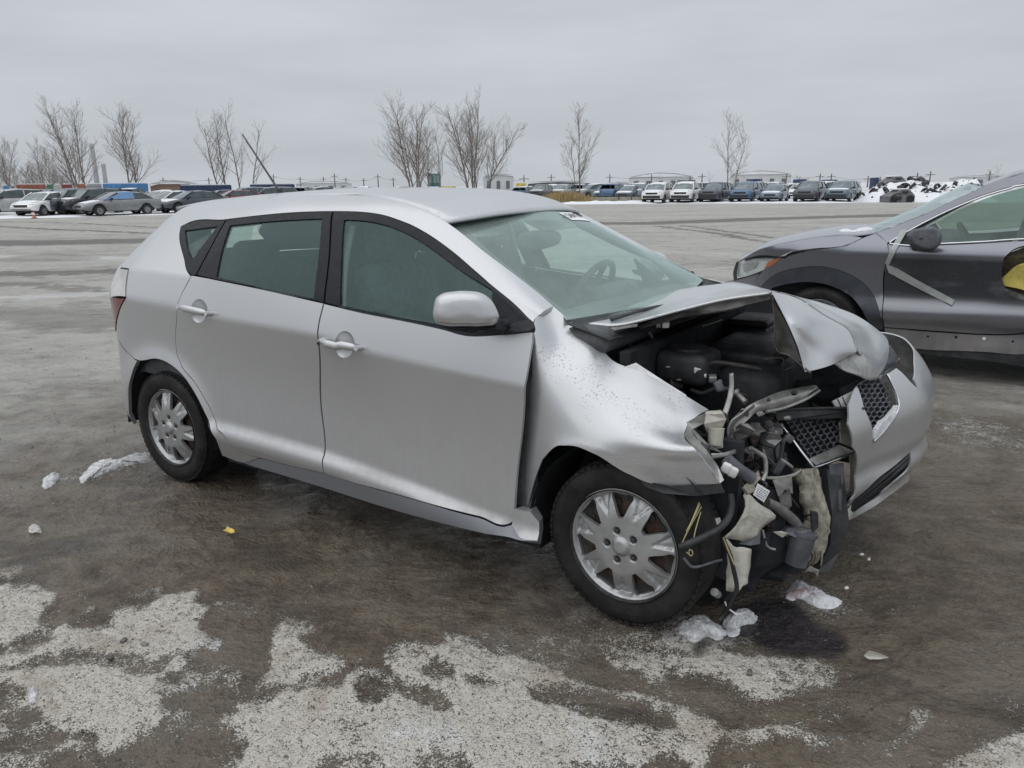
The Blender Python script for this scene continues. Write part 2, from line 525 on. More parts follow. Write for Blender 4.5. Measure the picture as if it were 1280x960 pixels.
def paint(name, col, dirt=(0.22, 0.205, 0.185), dirt_amt=0.5, drops=0.0, metal=0.62, rough=0.31, coat=0.45, dark_band=None):
    t = NT(name); o = t.obj()
    sep = t.new('ShaderNodeSeparateXYZ'); t.l.new(o, sep.inputs[0])
    # road film: heavier low on the body, drawn down in streaks
    streak = t.noise(14, 5, .6, t.mapping(o, (2.2, 2.2, .16)))
    patchy = t.noise(3.0, 5, .6, o)
    low = t.ramp(sep.outputs[2], .95, .30)
    d = t.math('MULTIPLY', low, t.ramp(t.math('ADD', t.math('MULTIPLY', streak, .35), t.math('MULTIPLY', patchy, .65)), .35, .68, .25, 1.0))
    d = t.math('MULTIPLY', d, dirt_amt)
    fine = t.ramp(t.noise(260, 2, .5, o), .45, .62)
    spots = t.math('MULTIPLY', t.ramp(t.noise(140, 3, .6, o), .60, .70), t.math('MULTIPLY', t.ramp(sep.outputs[2], .72, .32), t.ramp(t.noise(5, 4, .6, o), .40, .62)))
    d = t.math('ADD', d, t.math('MULTIPLY', spots, .28 if dirt_amt > .4 else .08))
    d2 = t.math('ADD', d, t.math('MULTIPLY', fine, .015))
    flake = t.new('ShaderNodeTexVoronoi'); flake.inputs['Scale'].default_value = 900; t.l.new(o, flake.inputs['Vector'])
    fl = t.ramp(flake.outputs['Color'], .2, .8, .96, 1.04); fm = t.new('ShaderNodeVectorMath', operation='SCALE'); fm.inputs[0].default_value = col; t.l.new(fl, fm.inputs['Scale'])
    t.set(base=t.mix(d2, fm.outputs[0], dirt), metal=t.math('MULTIPLY', t.math('SUBTRACT', 1.0, d2), metal),
          rough=t.math('ADD', rough, t.math('MULTIPLY', d2, .15)), coat=t.math('MULTIPLY', t.math('SUBTRACT', 1.0, d2), coat), coat_rough=.12)
    if dark_band:   # darker, duller patchy band across the door between two heights
        m = t.math('MULTIPLY', t.ramp(sep.outputs[2], dark_band[1] + .03, dark_band[1] - .02), t.ramp(sep.outputs[2], dark_band[0] - .04, dark_band[0] + .06))
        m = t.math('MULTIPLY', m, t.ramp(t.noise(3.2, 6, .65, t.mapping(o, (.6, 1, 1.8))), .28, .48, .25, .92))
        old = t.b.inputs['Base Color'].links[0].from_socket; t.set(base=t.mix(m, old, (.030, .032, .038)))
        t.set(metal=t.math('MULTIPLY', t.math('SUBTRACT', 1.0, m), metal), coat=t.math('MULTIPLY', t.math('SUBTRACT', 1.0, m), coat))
    if drops:
        h = t.ramp(t.noise(150, 2, .5, o), .62, .72)
        h = t.math('MULTIPLY', h, t.ramp(t.noise(4.5, 3, .5, o), .42, .62))
        t.bump(h, .003, drops)
    return t.m

def glass(name, tint, film=0.10, film_col=(0.55, 0.62, 0.60), ior=1.5, var=.4):
    t = NT(name); n, l = t.n, t.l; n.remove(t.b)
    tr = t.new('ShaderNodeBsdfTransparent'); tr.inputs[0].default_value = (*tint, 1)
    gl = t.new('ShaderNodeBsdfGlossy'); gl.inputs['Roughness'].default_value = 0.03; gl.inputs[0].default_value = (.84, 1, .98, 1)
    df = t.new('ShaderNodeBsdfDiffuse'); df.inputs[0].default_value = (*film_col, 1)
    ge = t.new('ShaderNodeNewGeometry'); dp = t.new('ShaderNodeVectorMath', operation='DOT_PRODUCT'); l.new(ge.outputs['Normal'], dp.inputs[0]); l.new(ge.outputs['Incoming'], dp.inputs[1])
    fz = t.math('SUBTRACT', 1.0, t.math('ABSOLUTE', dp.outputs['Value'])); fz = t.math('ADD', .045, t.math('MULTIPLY', .955, t.math('POWER', fz, 5.0)))
    f = t.ramp(t.noise(7, 6, .65, t.obj()), .25, .75, film * (1 - var), film * (1 + var))
    m1 = t.new('ShaderNodeMixShader'); l.new(f, m1.inputs[0]); l.new(tr.outputs[0], m1.inputs[1]); l.new(df.outputs[0], m1.inputs[2])
    m2 = t.new('ShaderNodeMixShader'); l.new(fz, m2.inputs[0]); l.new(m1.outputs[0], m2.inputs[1]); l.new(gl.outputs[0], m2.inputs[2])
    l.new(m2.outputs[0], t.o.inputs['Surface'])
    return t.m

M = {}
M['silver'] = paint('silver_paint', (0.56, 0.565, 0.58), dirt_amt=0.45, drops=0.10)
M['silver_wet'] = paint('silver_paint_wet', (0.56, 0.565, 0.58), dirt_amt=0.15, drops=.8)
M['grey_paint'] = paint('dark_grey_paint', (0.215, 0.222, 0.255), dirt_amt=0.30, metal=.6, rough=.27, coat=.8)
M['torn_paint'] = plain('torn_paint_back', (0.33, 0.33, 0.32), .7, .0, .3, 20, .002)
M['rocker'] = paint('rocker_grey', (0.30, 0.325, 0.37), dirt_amt=0.4, metal=.3, rough=.45)
M['black_trim'] = plain('black_trim', (0.014, 0.0155, 0.019), .45, 0, .25, 30, .0004, 0, .22)
M['black_plastic'] = plain('black_plastic', (0.030, 0.031, 0.034), .55, 0, .5, 14, .002)
M['grey_plastic'] = plain('grey_plastic', (0.10, 0.105, 0.12), .55, 0, .35, 14, .002)
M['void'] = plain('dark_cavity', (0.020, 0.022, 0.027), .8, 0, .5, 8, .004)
M['rubber'] = plain('tyre_rubber', (0.017, 0.0165, 0.017), .7, 0, .5, 12, .002, 0, .3)
M['cover'] = plain('wheel_cover_silver', (0.40, 0.405, 0.41), .36, .6, .12, 16, .0003, .3)
M['steel'] = plain('dark_steel', (0.05, 0.048, 0.048), .6, .5, .5, 18, .002)
M['rust'] = plain('rusty_disc', (0.060, 0.036, 0.028), .85, .1, .5, 24, .003)
M['chrome'] = plain('chrome', (0.62, 0.63, 0.65), .2, 1.0, .08, 20)
M['bare'] = plain('bare_sheet_metal', (0.36, 0.355, 0.34), .45, .55, .35, 14, .003)
M['bare_dark'] = plain('dirty_sheet_metal', (0.15, 0.145, 0.14), .55, .4, .5, 14, .004)
M['cream'] = plain('cream_plastic', (0.50, 0.48, 0.42), .6, 0, .25, 12, .004)
M['cream_dirty'] = plain('dirty_foam', (0.30, 0.28, 0.225), .9, 0, .45, 26, .006)
M['seat'] = plain('seat_fabric', (0.075, 0.085, 0.09), .95, 0, .3, 30, .002)
M['dash'] = plain('dashboard', (0.085, 0.09, 0.095), .7, 0, .25, 25, .001)
M['liner'] = plain('headliner', (0.70, 0.71, 0.68), .95, 0, .1, 20)
M['pillar_trim'] = plain('pillar_trim', (0.55, 0.56, 0.54), .8, 0, .1, 20)
M['glass'] = glass('door_glass', (0.68, 0.82, 0.78), .10, (.17, .33, .335), var=.15)
M['glass_ws'] = glass('windshield_glass', (0.90, 0.97, 0.93), .29, (.52, .63, .59), var=.12)
M['frit'] = plain('glass_border', (0.075, 0.085, 0.09), .35, 0, .15, 12)
M['lens'] = glass('lamp_lens', (0.92, 0.94, 0.95), .04, (.8, .8, .8))
M['lens_red'] = plain('red_lens', (0.17, 0.022, 0.020), .15, 0, .2, 12, 0, .6)
M['lens_clear'] = plain('pale_lens', (0.55, 0.53, 0.51), .15, .2, .2, 10, 0, .8)
M['amber'] = plain('amber_lens', (0.60, 0.16, 0.04), .2, 0, .2, 12, 0, .6)
M['sticker'] = plain('white_paper', (0.80, 0.81, 0.82), .6, 0, .03, 12)
M['ink'] = plain('black_ink', (0.03, 0.03, 0.035), .6, 0, .1)
M['tape'] = plain('grey_tape', (0.36, 0.38, 0.37), .45, .2, .12, 20, .001)
M['yellow'] = plain('yellow_padding', (0.55, 0.46, 0.12), .85, 0, .3, 10, .006)
M['white_plastic'] = plain('white_plastic', (0.70, 0.70, 0.69), .45, 0, .15, 20)
M['wire'] = plain('yellow_wire', (0.42, 0.36, 0.18), .6, 0, .2)
M['snow'] = plain('snow', (0.76, 0.77, 0.80), .8, 0, .14, 26, .016)
M['lump'] = plain('snow_lump', (0.66, 0.66, 0.67), .85, 0, .30, 34, .02)
M['snow_dirty'] = plain('dirty_snow', (0.55, 0.54, 0.52), .8, 0, .25, 26, .012)
# ------------------------------------------------------------------ ground: wet mud, wheel tracks, granular snow
def G0(u, v):
    return at(u, v, 'z', 0.0)[:2]

SNOW = [  # outline in the picture, strength
 ([(-60, 735), (0, 731), (37, 725), (67, 737), (107, 737), (117, 753), (133, 767), (143, 762), (167, 753), (170, 763), (207, 743), (233, 737), (253, 732), (243, 750), (267, 757), (250, 773), (263, 793), (287, 803), (240, 813), (187, 817), (133, 815), (67, 817), (20, 828), (-60, 822)], 1),
 ([(-40, 712), (0, 708), (38, 704), (25, 713), (0, 722), (-40, 727)], .8),
 ([(7, 837), (67, 835), (150, 835), (187, 842), (213, 833), (227, 817), (240, 830), (205, 842), (207, 853), (247, 858), (207, 870), (213, 887), (247, 885), (213, 897), (187, 917), (157, 930), (140, 942), (123, 933), (130, 917), (100, 910), (63, 910), (53, 893), (37, 870), (0, 857), (-60, 850), (-60, 835)], 1),
 ([(230, 843), (260, 830), (293, 825), (302, 853), (293, 862), (280, 853), (247, 862), (230, 853)], .72),
 ([(-60, 885), (0, 880), (20, 873), (40, 860), (52, 880), (63, 906), (43, 923), (20, 917), (0, 930), (-60, 930)], .8),
 ([(-60, 950), (0, 947), (43, 943), (87, 925), (113, 933), (67, 948), (40, 975), (-60, 990)], .9),
 ([(268, 745), (290, 744), (320, 752), (332, 757), (318, 770), (303, 778), (293, 768), (276, 760)], .62),
 ([(338, 787), (354, 770), (376, 772), (392, 784), (373, 795), (400, 814), (433, 820), (433, 838), (400, 839), (368, 852), (335, 857), (322, 853), (341, 830), (335, 824), (341, 808)], .95),
 ([(300, 879), (341, 868), (403, 864), (430, 860), (435, 846), (452, 835), (470, 838), (490, 850), (500, 870), (517, 879), (544, 889), (565, 879), (552, 865), (530, 857), (495, 845), (476, 818), (487, 800), (517, 795), (554, 796), (556, 780), (592, 793), (617, 806), (643, 812), (668, 824), (685, 830), (720, 847), (750, 855), (795, 865), (825, 877), (855, 885), (873, 892), (905, 912), (897, 930), (885, 950), (880, 1000), (300, 1000), (305, 952), (316, 930), (316, 914), (302, 903)], 1),
 ([(213, 897), (250, 890), (262, 900), (300, 880), (315, 905), (300, 935), (310, 965), (330, 1000), (250, 1000), (262, 960), (300, 930), (285, 910), (250, 915), (225, 925)], .55),
 ([(662, 795), (685, 775), (720, 765), (730, 782), (750, 785), (775, 792), (805, 782), (818, 787), (855, 805), (888, 815), (880, 830), (830, 842), (795, 837), (760, 822), (735, 815), (700, 807)], .60),
 ([(755, 822), (775, 815), (850, 820), (888, 812), (892, 809), (921, 816), (971, 820), (1036, 827), (1043, 856), (1000, 859), (975, 870), (949, 874), (913, 856), (885, 845), (842, 841), (830, 843), (815, 852), (795, 838)], 1),
 ([(765, 752), (790, 757), (800, 765), (780, 763)], .7), ([(742, 775), (760, 772), (758, 785), (745, 785)], .7),
 ([(825, 880), (859, 888), (892, 906), (974, 902), (1021, 899), (1050, 906), (1071, 920), (1097, 926), (1118, 917), (1136, 899), (1140, 877), (1158, 884), (1176, 897), (1158, 906), (1143, 924), (1107, 938), (1064, 927), (1014, 935), (1000, 924), (978, 918), (949, 924), (928, 938), (900, 926), (860, 930), (880, 953), (830, 950)], .95),
 ([(931, 942), (955, 950), (1000, 965), (990, 980), (940, 975)], .75),
 ([(1161, 958), (1208, 938), (1262, 917), (1340, 900), (1340, 1000), (1140, 1000)], .9),
 ([(1136, 794), (1165, 796), (1194, 802), (1179, 816), (1160, 806)], .6), ([(1226, 866), (1255, 866), (1300, 853), (1290, 872), (1248, 888)], .6),
 ([(1101, 782), (1115, 785), (1128, 795), (1108, 790)], .6),
 ([(1165, 520), (1200, 516), (1250, 527), (1300, 540), (1300, 572), (1230, 563), (1170, 545)], .62),
 ([(1140, 455), (1175, 452), (1200, 460), (1170, 466)], .7), ([(1200, 455), (1290, 468), (1290, 474), (1190, 463)], .55),
 ([(1180, 575), (1215, 585), (1205, 590), (1180, 585)], .5), ([(1225, 603), (1262, 615), (1285, 622), (1270, 630), (1235, 615)], .6),
 ([(35, 517), (60, 512), (95, 513), (80, 522), (40, 523)], .8), ([(75, 378), (100, 374), (130, 376), (110, 382), (80, 383)], .9), ([(0, 352), (60, 350), (110, 352), (50, 357), (0, 356)], .5),
 ([(0, 322), (50, 317), (105, 318), (110, 325), (40, 327), (0, 328)], .75), ([(120, 333), (165, 330), (170, 335), (130, 337)], .6), ([(20, 555), (45, 548), (75, 552), (40, 562)], .5), ([(108, 540), (128, 535), (130, 541)], .5), ([(80, 565), (100, 562), (95, 569)], .55),
 ([(448, 758), (470, 757), (512, 768), (500, 770), (470, 764)], .6), ([(383, 753), (390, 757), (410, 775), (402, 775)], .5), ([(157, 738), (180, 735), (205, 728), (208, 736), (185, 742), (165, 742)], .7), ([(215, 713), (245, 710), (246, 713), (225, 717)], .7),
 ([(50, 696), (70, 698), (80, 703), (60, 702)], .55),
 ([(825, 785), (860, 768), (905, 780), (925, 757), (955, 765), (950, 790), (915, 803), (860, 812), (830, 800)], .8), ([(972, 745), (988, 718), (1030, 735), (1066, 755), (1055, 772), (1010, 765), (985, 758)], .75), ([(85, 606), (110, 580), (150, 568), (195, 562), (198, 577), (145, 594), (105, 606)], .75), ([(42, 610), (60, 590), (82, 588), (78, 606)], .7)]
MUD = [
 [(67, 753), (80, 747), (110, 747), (115, 757), (100, 767), (73, 780), (53, 783), (50, 775)], [(90, 772), (113, 767), (140, 773), (133, 783), (97, 785)],
 [(17, 803), (40, 792), (67, 787), (68, 793), (40, 813), (23, 815)], [(-40, 803), (0, 803), (13, 808), (10, 817), (-40, 822)],
 [(655, 860), (685, 855), (735, 860), (792, 875), (830, 887), (850, 902), (842, 912), (805, 910), (755, 900), (720, 895), (707, 884), (687, 884), (665, 877)],
 [(522, 827), (535, 820), (571, 830), (565, 843), (544, 846)], [(575, 838), (600, 840), (618, 848), (610, 857), (585, 852)],
 [(443, 858), (457, 843), (484, 852), (492, 873), (473, 880), (454, 879)], [(490, 851), (535, 857), (557, 873), (565, 879), (544, 889), (517, 879), (500, 870)],
 [(398, 975), (400, 945), (430, 941), (468, 939), (480, 952), (478, 975)], [(490, 975), (517, 949), (557, 945), (587, 953), (592, 975)],
 [(690, 975), (700, 955), (730, 946), (760, 950), (797, 953), (800, 975)], [(803, 975), (805, 952), (825, 940), (848, 939), (862, 952), (868, 975)],
 [(-40, 858), (0, 856), (35, 862), (30, 872), (15, 878), (-40, 880)], [(0, 893), (20, 885), (50, 893), (52, 900), (25, 912), (0, 905)],
 [(850, 870), (880, 873), (913, 880), (905, 895), (880, 897), (856, 885)], [(372, 795), (395, 790), (435, 800), (430, 817), (404, 812)],
 [(1000, 906), (1040, 905), (1062, 913), (1040, 915)]]
STAIN = [[(905, 770), (920, 758), (981, 744), (1021, 776), (1053, 791), (1057, 816), (1021, 823), (971, 816), (938, 801), (885, 805), (868, 814), (862, 806), (890, 795)]]
# darker churned tracks and paler dust bands across the yard: (picture line, half width m, strength, dark?)
BANDS = [([(560, 277), (800, 279), (960, 273), (1150, 268)], 1.3, 1, 1), ([(820, 282), (900, 292), (960, 302), (1030, 316)], .22, .8, 1), ([(850, 281), (960, 296), (1060, 305)], .22, .8, 1),
         ([(-60, 280), (80, 287), (220, 292)], .30, .9, 1), ([(-60, 275), (100, 279), (220, 285)], .22, .8, 1), ([(-60, 303), (60, 303), (230, 299)], 1.4, .9, 1), ([(-60, 343), (80, 340), (200, 336)], .55, .8, 1), ([(-60, 352), (60, 357), (140, 365)], .30, .6, 1),
         ([(-60, 395), (60, 392), (150, 400)], .9, .5, 1), ([(-60, 373), (140, 366)], .35, .8, 0), ([(-60, 320), (180, 322)], .55, .8, 0), ([(800, 312), (950, 320), (1010, 330)], .6, .4, 0)]

ang_f = np.concatenate([np.linspace(-pi, -.70, 40)[:-1], np.linspace(-.70, .70, 760), np.linspace(.70, pi, 40)[1:-1]])
rad = np.concatenate([[0.0, .6, 1.0], np.geomspace(1.25, 12, 440), np.geomspace(12.2, 90, 300), np.geomspace(95, 5500, 26)])
A_, R_ = np.meshgrid(CAM_YAW + ang_f, rad, indexing='ij')
gx = CP[0] + R_ * np.cos(A_); gy = CP[1] + R_ * np.sin(A_)
GP = np.stack([gx.ravel(), gy.ravel()], 1); GR = R_.ravel()
nA, nR = A_.shape
near = (GR < 75)
warp = np.stack([vnoise(GP, 1, 5.0, 3), vnoise(GP, 2, 5.0, 3)], 1)
wob = GP + .030 * np.stack([vnoise(GP, 21, 2.2, 2), vnoise(GP, 22, 2.2, 2)], 1) * (GR < 12)[:, None] + warp * (.012 + .010 * np.clip(GR - 2, 0, 4))[:, None]
snow = np.zeros(len(GP)); stain = np.zeros(len(GP)); band = np.zeros(len(GP))
def fill(dst, poly, val, op):
    pg = np.array([G0(u, v) for u, v in poly]); lo, hi = pg.min(0) - .1, pg.max(0) + .1
    k = np.where(near & (wob[:, 0] > lo[0]) & (wob[:, 0] < hi[0]) & (wob[:, 1] > lo[1]) & (wob[:, 1] < hi[1]))[0]
    if len(k):
        k = k[in_poly(wob[k], round_loop(pg, .04, 9))]
        dst[k] = op(dst[k], val)
for poly, s in SNOW: fill(snow, poly, s, np.maximum)
for poly in MUD: fill(snow, poly, 0.0, lambda a, b: a * 0)
for poly in STAIN: fill(stain, poly, 1.0, np.maximum)
def dist_line(P, L):
    d = np.full(len(P), 1e9)
    for a, b in zip(L[:-1], L[1:]):
        t = np.clip(((P - a) @ (b - a)) / ((b - a) @ (b - a)), 0, 1); d = np.minimum(d, np.linalg.norm(P - a - t[:, None] * (b - a), axis=1))
    return d
k75 = np.where((GR > 3) & (GR < 90))[0]
w2 = GP[k75] + .35 * warp[k75]
for L, hw, s, dark in BANDS:
    d = dist_line(w2, np.array([G0(u, v) for u, v in L])); m = s * (1 - sstep(hw * .5, hw * 1.3, d))
    band[k75] = np.where(m > .02, np.minimum(band[k75], -m) if dark else np.maximum(band[k75], m), band[k75])
def blur(f, n=1):
    f = f.reshape(nA, nR)
    for _ in range(n):
        f = (f + np.roll(f, 1, 0) + np.roll(f, -1, 0)) / 3
        g = f.copy(); g[:, 1:-1] = (f[:, :-2] + f[:, 1:-1] + f[:, 2:]) / 3; f = g
    return f.ravel()
def wide(f):
    f = f.reshape(nA, nR).copy()
    for s_ in (1, 2, 4, 8, 13, 8):
        f = (f + np.roll(f, s_, 0) + np.roll(f, -s_, 0)) / 3
        p = np.pad(f, ((0, 0), (s_, s_)), mode='edge'); f = (p[:, :nR] + p[:, s_:s_ + nR] + p[:, 2 * s_:]) / 3
    return f.ravel()
halo = wide(snow); snow = blur(snow, 3); stain = blur(stain, 4)
puv = np.full((len(GP), 2), -9.0); kk = np.where((GR > 1) & (GR < 30))[0]; puv[kk] = proj(np.stack([GP[kk, 0], GP[kk, 1], 0 * kk], 1))
loose = sstep(715, 790, puv[:, 1]) * sstep(1230, 1080, puv[:, 0]) * sstep(-.05, .45, vnoise(GP, 15, 3.2, 4))
snow = np.maximum(snow, .46 * loose)
far_snow = sstep(60, 64, GR) * (GR < 1e6)
# height: churned mud, ruts, snow standing a little proud
lat = np.array([sin(CAM_YAW), -cos(CAM_YAW)]); fwd = np.array([cos(CAM_YAW), sin(CAM_YAW)])
L2 = np.stack([GP @ lat, GP @ fwd], 1)
fade = 1 / (1 + (GR / 9) ** 2)
hz = fade * (.012 * vnoise(GP, 4, 1.3, 3) + .0075 * vnoise(L2 * [1.0, 3.0], 5, 2.6, 3) + .0045 * vnoise(GP, 6, 14, 3))
hz += fade * snow * (.010 + .006 * vnoise(GP, 7, 22, 3))
hz += .02 * (1 - fade) * vnoise(L2 * [.15, 1.0], 8, .35, 2) * np.clip(GR / 20, 0, 1)
for cx_, cy_ in ((-1.3, -.75), (1.3, -.75), (-1.3, .75), (1.25, .75)):
    hz *= 1 - np.exp(-(np.hypot(GP[:, 0] - cx_, GP[:, 1] - cy_) / .22) ** 2)
hz -= .010 * (GR < 60)
for cx_, cy_ in ((-1.3, -.75), (1.3, -.75), (-1.3, .75), (1.25, .75)): hz += .024 * np.exp(-(((GP[:, 0] - cx_) / .20) ** 2 + ((GP[:, 1] - cy_) / .16) ** 2))
Fq = [(i * nR + j, i * nR + j + 1, ((i + 1) % nA) * nR + j + 1, ((i + 1) % nA) * nR + j) for i in range(nA) for j in range(nR - 1)]
gme = bpy.data.meshes.new('ground')
Vg = np.stack([GP[:, 0], GP[:, 1], hz], 1)
gme.vertices.add(len(Vg)); gme.vertices.foreach_set('co', Vg.ravel())
Fq = np.array(Fq)[:, ::-1]
gme.loops.add(Fq.size); gme.loops.foreach_set('vertex_index', Fq.ravel().astype(np.int32))
gme.polygons.add(len(Fq)); gme.polygons.foreach_set('loop_start', np.arange(0, Fq.size, 4, dtype=np.int32))
gme.polygons.foreach_set('use_smooth', [True] * len(Fq)); gme.update(calc_edges=True); gme.validate()
for nm, arr in (('snow_cover', snow), ('stain', stain), ('band', band), ('snow_halo', halo)):
    at_ = gme.attributes.new(nm, 'FLOAT', 'POINT'); at_.data.foreach_set('value', arr.astype(np.float32))

t = NT('yard_ground'); n, l = t.n, t.l
geo = t.new('ShaderNodeNewGeometry'); pos = geo.outputs['Position']
def attr(nm):
    x = t.new('ShaderNodeAttribute'); x.attribute_name = nm; return x.outputs['Fac']
lv = t.mapping(pos, (1, 1, 1), (0, 0, -(CAM_YAW - pi / 2)))       # x across the view, y along it
vd = t.new('ShaderNodeVectorMath', operation='DISTANCE'); l.new(pos, vd.inputs[0]); vd.inputs[1].default_value = (CP[0], CP[1], 0)
dist = vd.outputs['Value']
coarse = t.noise(1.1, 5, .6, pos); mid = t.noise(7, 6, .62, pos); fine = t.noise(55, 5, .65, pos); grit = t.noise(210, 3, .6, pos)
streak = t.math('ADD', t.math('MULTIPLY', t.noise(1.0, 8, .68, t.mapping(lv, (.50, 1.1, 1)), .8), .55), t.math('MULTIPLY', t.noise(2.6, 8, .72, pos), .45))
streak2 = t.noise(1.0, 8, .68, t.mapping(lv, (.10, .45, 1), (0, 0, .06)), .8)
mudmix = t.ramp(t.math('ADD', t.math('MULTIPLY', mid, .6), t.math('MULTIPLY', fine, .4)), .34, .66)
mud = t.mix(mudmix, (.062, .044, .029), (.185, .147, .105))
mud = t.mix(t.ramp(coarse, .42, .64, 0, .6), mud, (.20, .172, .138))
mud = t.mix(t.ramp(t.noise(2.4, 6, .65, t.mapping(lv, (.6, 1.3, 1)), .5), .50, .66, 0, .75), mud, (.050, .037, .026))
mud = t.mix(t.ramp(grit, .62, .74, 0, .35), mud, (.20, .185, .165))
# drier, paler, ice-dusted ground away from the car
pale = t.mix(t.ramp(t.math('ADD', t.math('MULTIPLY', streak, .75), t.math('MULTIPLY', fine, .25)), .36, .62), (.23, .219, .20), (.46, .447, .415))
pale = t.mix(t.ramp(streak2, .44, .60, 0, .75), pale, (.45, .435, .40))
crumb = t.math('MULTIPLY', t.ramp(t.noise(75, 2, .5, pos), .66, .72), t.ramp(t.noise(1.7, 4, .6, pos), .48, .66))
mud = t.mix(crumb, mud, (.45, .43, .40))
mott = t.noise(3.3, 7, .7, t.mapping(lv, (.75, 1.0, 1)), .25)
pale = t.mix(t.ramp(mott, .52, .72, 0, .7), pale, (.135, .124, .108)); pale = t.mix(t.ramp(mott, .42, .30, 0, .55), pale, (.52, .51, .485))
pale = t.mix(t.ramp(t.noise(13, 5, .7, pos), .56, .70, 0, .6), pale, (.15, .138, .12))
pf = t.ramp(t.math('ADD', dist, t.math('MULTIPLY', t.math('SUBTRACT', streak, .5), 7.0)), 4.2, 8.5)
base = t.mix(pf, mud, pale)
bd = attr('band')
base = t.mix(t.ramp(t.math('MULTIPLY', bd, -1.0), .05, .9, 0, .8), base, (.105, .099, .090))
base = t.mix(t.ramp(bd, .1, 1.0, 0, .7), base, (.60, .595, .58))
# snow: granular, dirty at the edges, broken by grit
sa = attr('snow_cover')
rag = t.noise(17, 5, .68, pos)
edge = t.math('ADD', sa, t.math('ADD', t.math('MULTIPLY', t.math('SUBTRACT', rag, .5), 1.5), t.math('MULTIPLY', t.math('SUBTRACT', fine, .5), 1.1)))
g1 = t.math('ADD', t.math('MULTIPLY', t.noise(170, 3, .7, pos), .7), t.math('MULTIPLY', t.noise(48, 4, .65, pos), .3))
dens = t.noise(5.5, 5, .65, pos)
cov = t.math('ADD', t.math('MULTIPLY', sa, .52), t.math('MULTIPLY', attr('snow_halo'), .88))
cov = t.math('ADD', cov, t.math('MULTIPLY', t.math('SUBTRACT', rag, .5), t.math('ADD', .25, t.math('MULTIPLY', cov, 1.1))))
cov = t.math('ADD', cov, t.math('MULTIPLY', t.math('SUBTRACT', dens, .5), t.math('MULTIPLY', cov, 1.3)))
cov = t.math('MINIMUM', cov, .98)
sf = t.ramp(t.math('ADD', g1, t.math('MULTIPLY', t.math('SUBTRACT', cov, .5), .31)), .515, .60)
clean = t.ramp(t.noise(2.3, 5, .6, pos), .52, .72)
snowc = t.mix(clean, (.64, .60, .53), (.80, .80, .81))
snowc = t.mix(t.ramp(t.noise(3.1, 5, .65, pos), .52, .68, 0, .65), snowc, (.42, .355, .28))
snowc = t.mix(t.ramp(t.noise(160, 2, .5, pos), .35, .65, 0, .35), snowc, (.30, .28, .25))
base = t.mix(sf, base, snowc)
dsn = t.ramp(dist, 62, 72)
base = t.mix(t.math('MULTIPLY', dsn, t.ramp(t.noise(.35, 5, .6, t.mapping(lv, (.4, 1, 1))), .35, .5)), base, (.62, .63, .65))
base = t.mix(t.math('MULTIPLY', attr('stain'), t.ramp(fine, .2, .5, .5, 1.0)), base, (.020, .014, .017))
wet = t.ramp(t.math('ADD', coarse, t.math('MULTIPLY', mid, .35)), .48, .74)
rough = t.mix(pf, t.mix(wet, (.72, .72, .72), (.15, .15, .15)), (.82, .82, .82))
rough = t.mix(sf, rough, (.85, .85, .85)); rough = t.mix(attr('stain'), rough, (.28, .28, .28))
t.set(base=base, rough=rough, spec=.5)
h = t.math('ADD', t.math('MULTIPLY', fine, .5), t.math('MULTIPLY', t.noise(20, 6, .65, pos), 1.0))
h = t.math('ADD', h, t.math('MULTIPLY', t.noise(1.0, 5, .6, t.mapping(lv, (3, 16, 8), (0, 0, .35))), .7))
h = t.math('ADD', h, t.math('MULTIPLY', mid, 2.2)); h = t.math('ADD', h, t.math('MULTIPLY', mott, 3.0))
h = t.math('ADD', h, t.math('MULTIPLY', sf, .55)); h = t.math('ADD', h, t.math('MULTIPLY', grit, .12))
t.bump(h, .026, .95)
GM = t.m
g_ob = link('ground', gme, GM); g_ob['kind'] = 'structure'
# ------------------------------------------------------------------ the wrecked silver hatchback
CAR = empty('wrecked_hatchback', 'silver five-door hatchback with its front corner smashed open and hood buckled', 'car')
XA, REAR_N = -1.45, 2.6

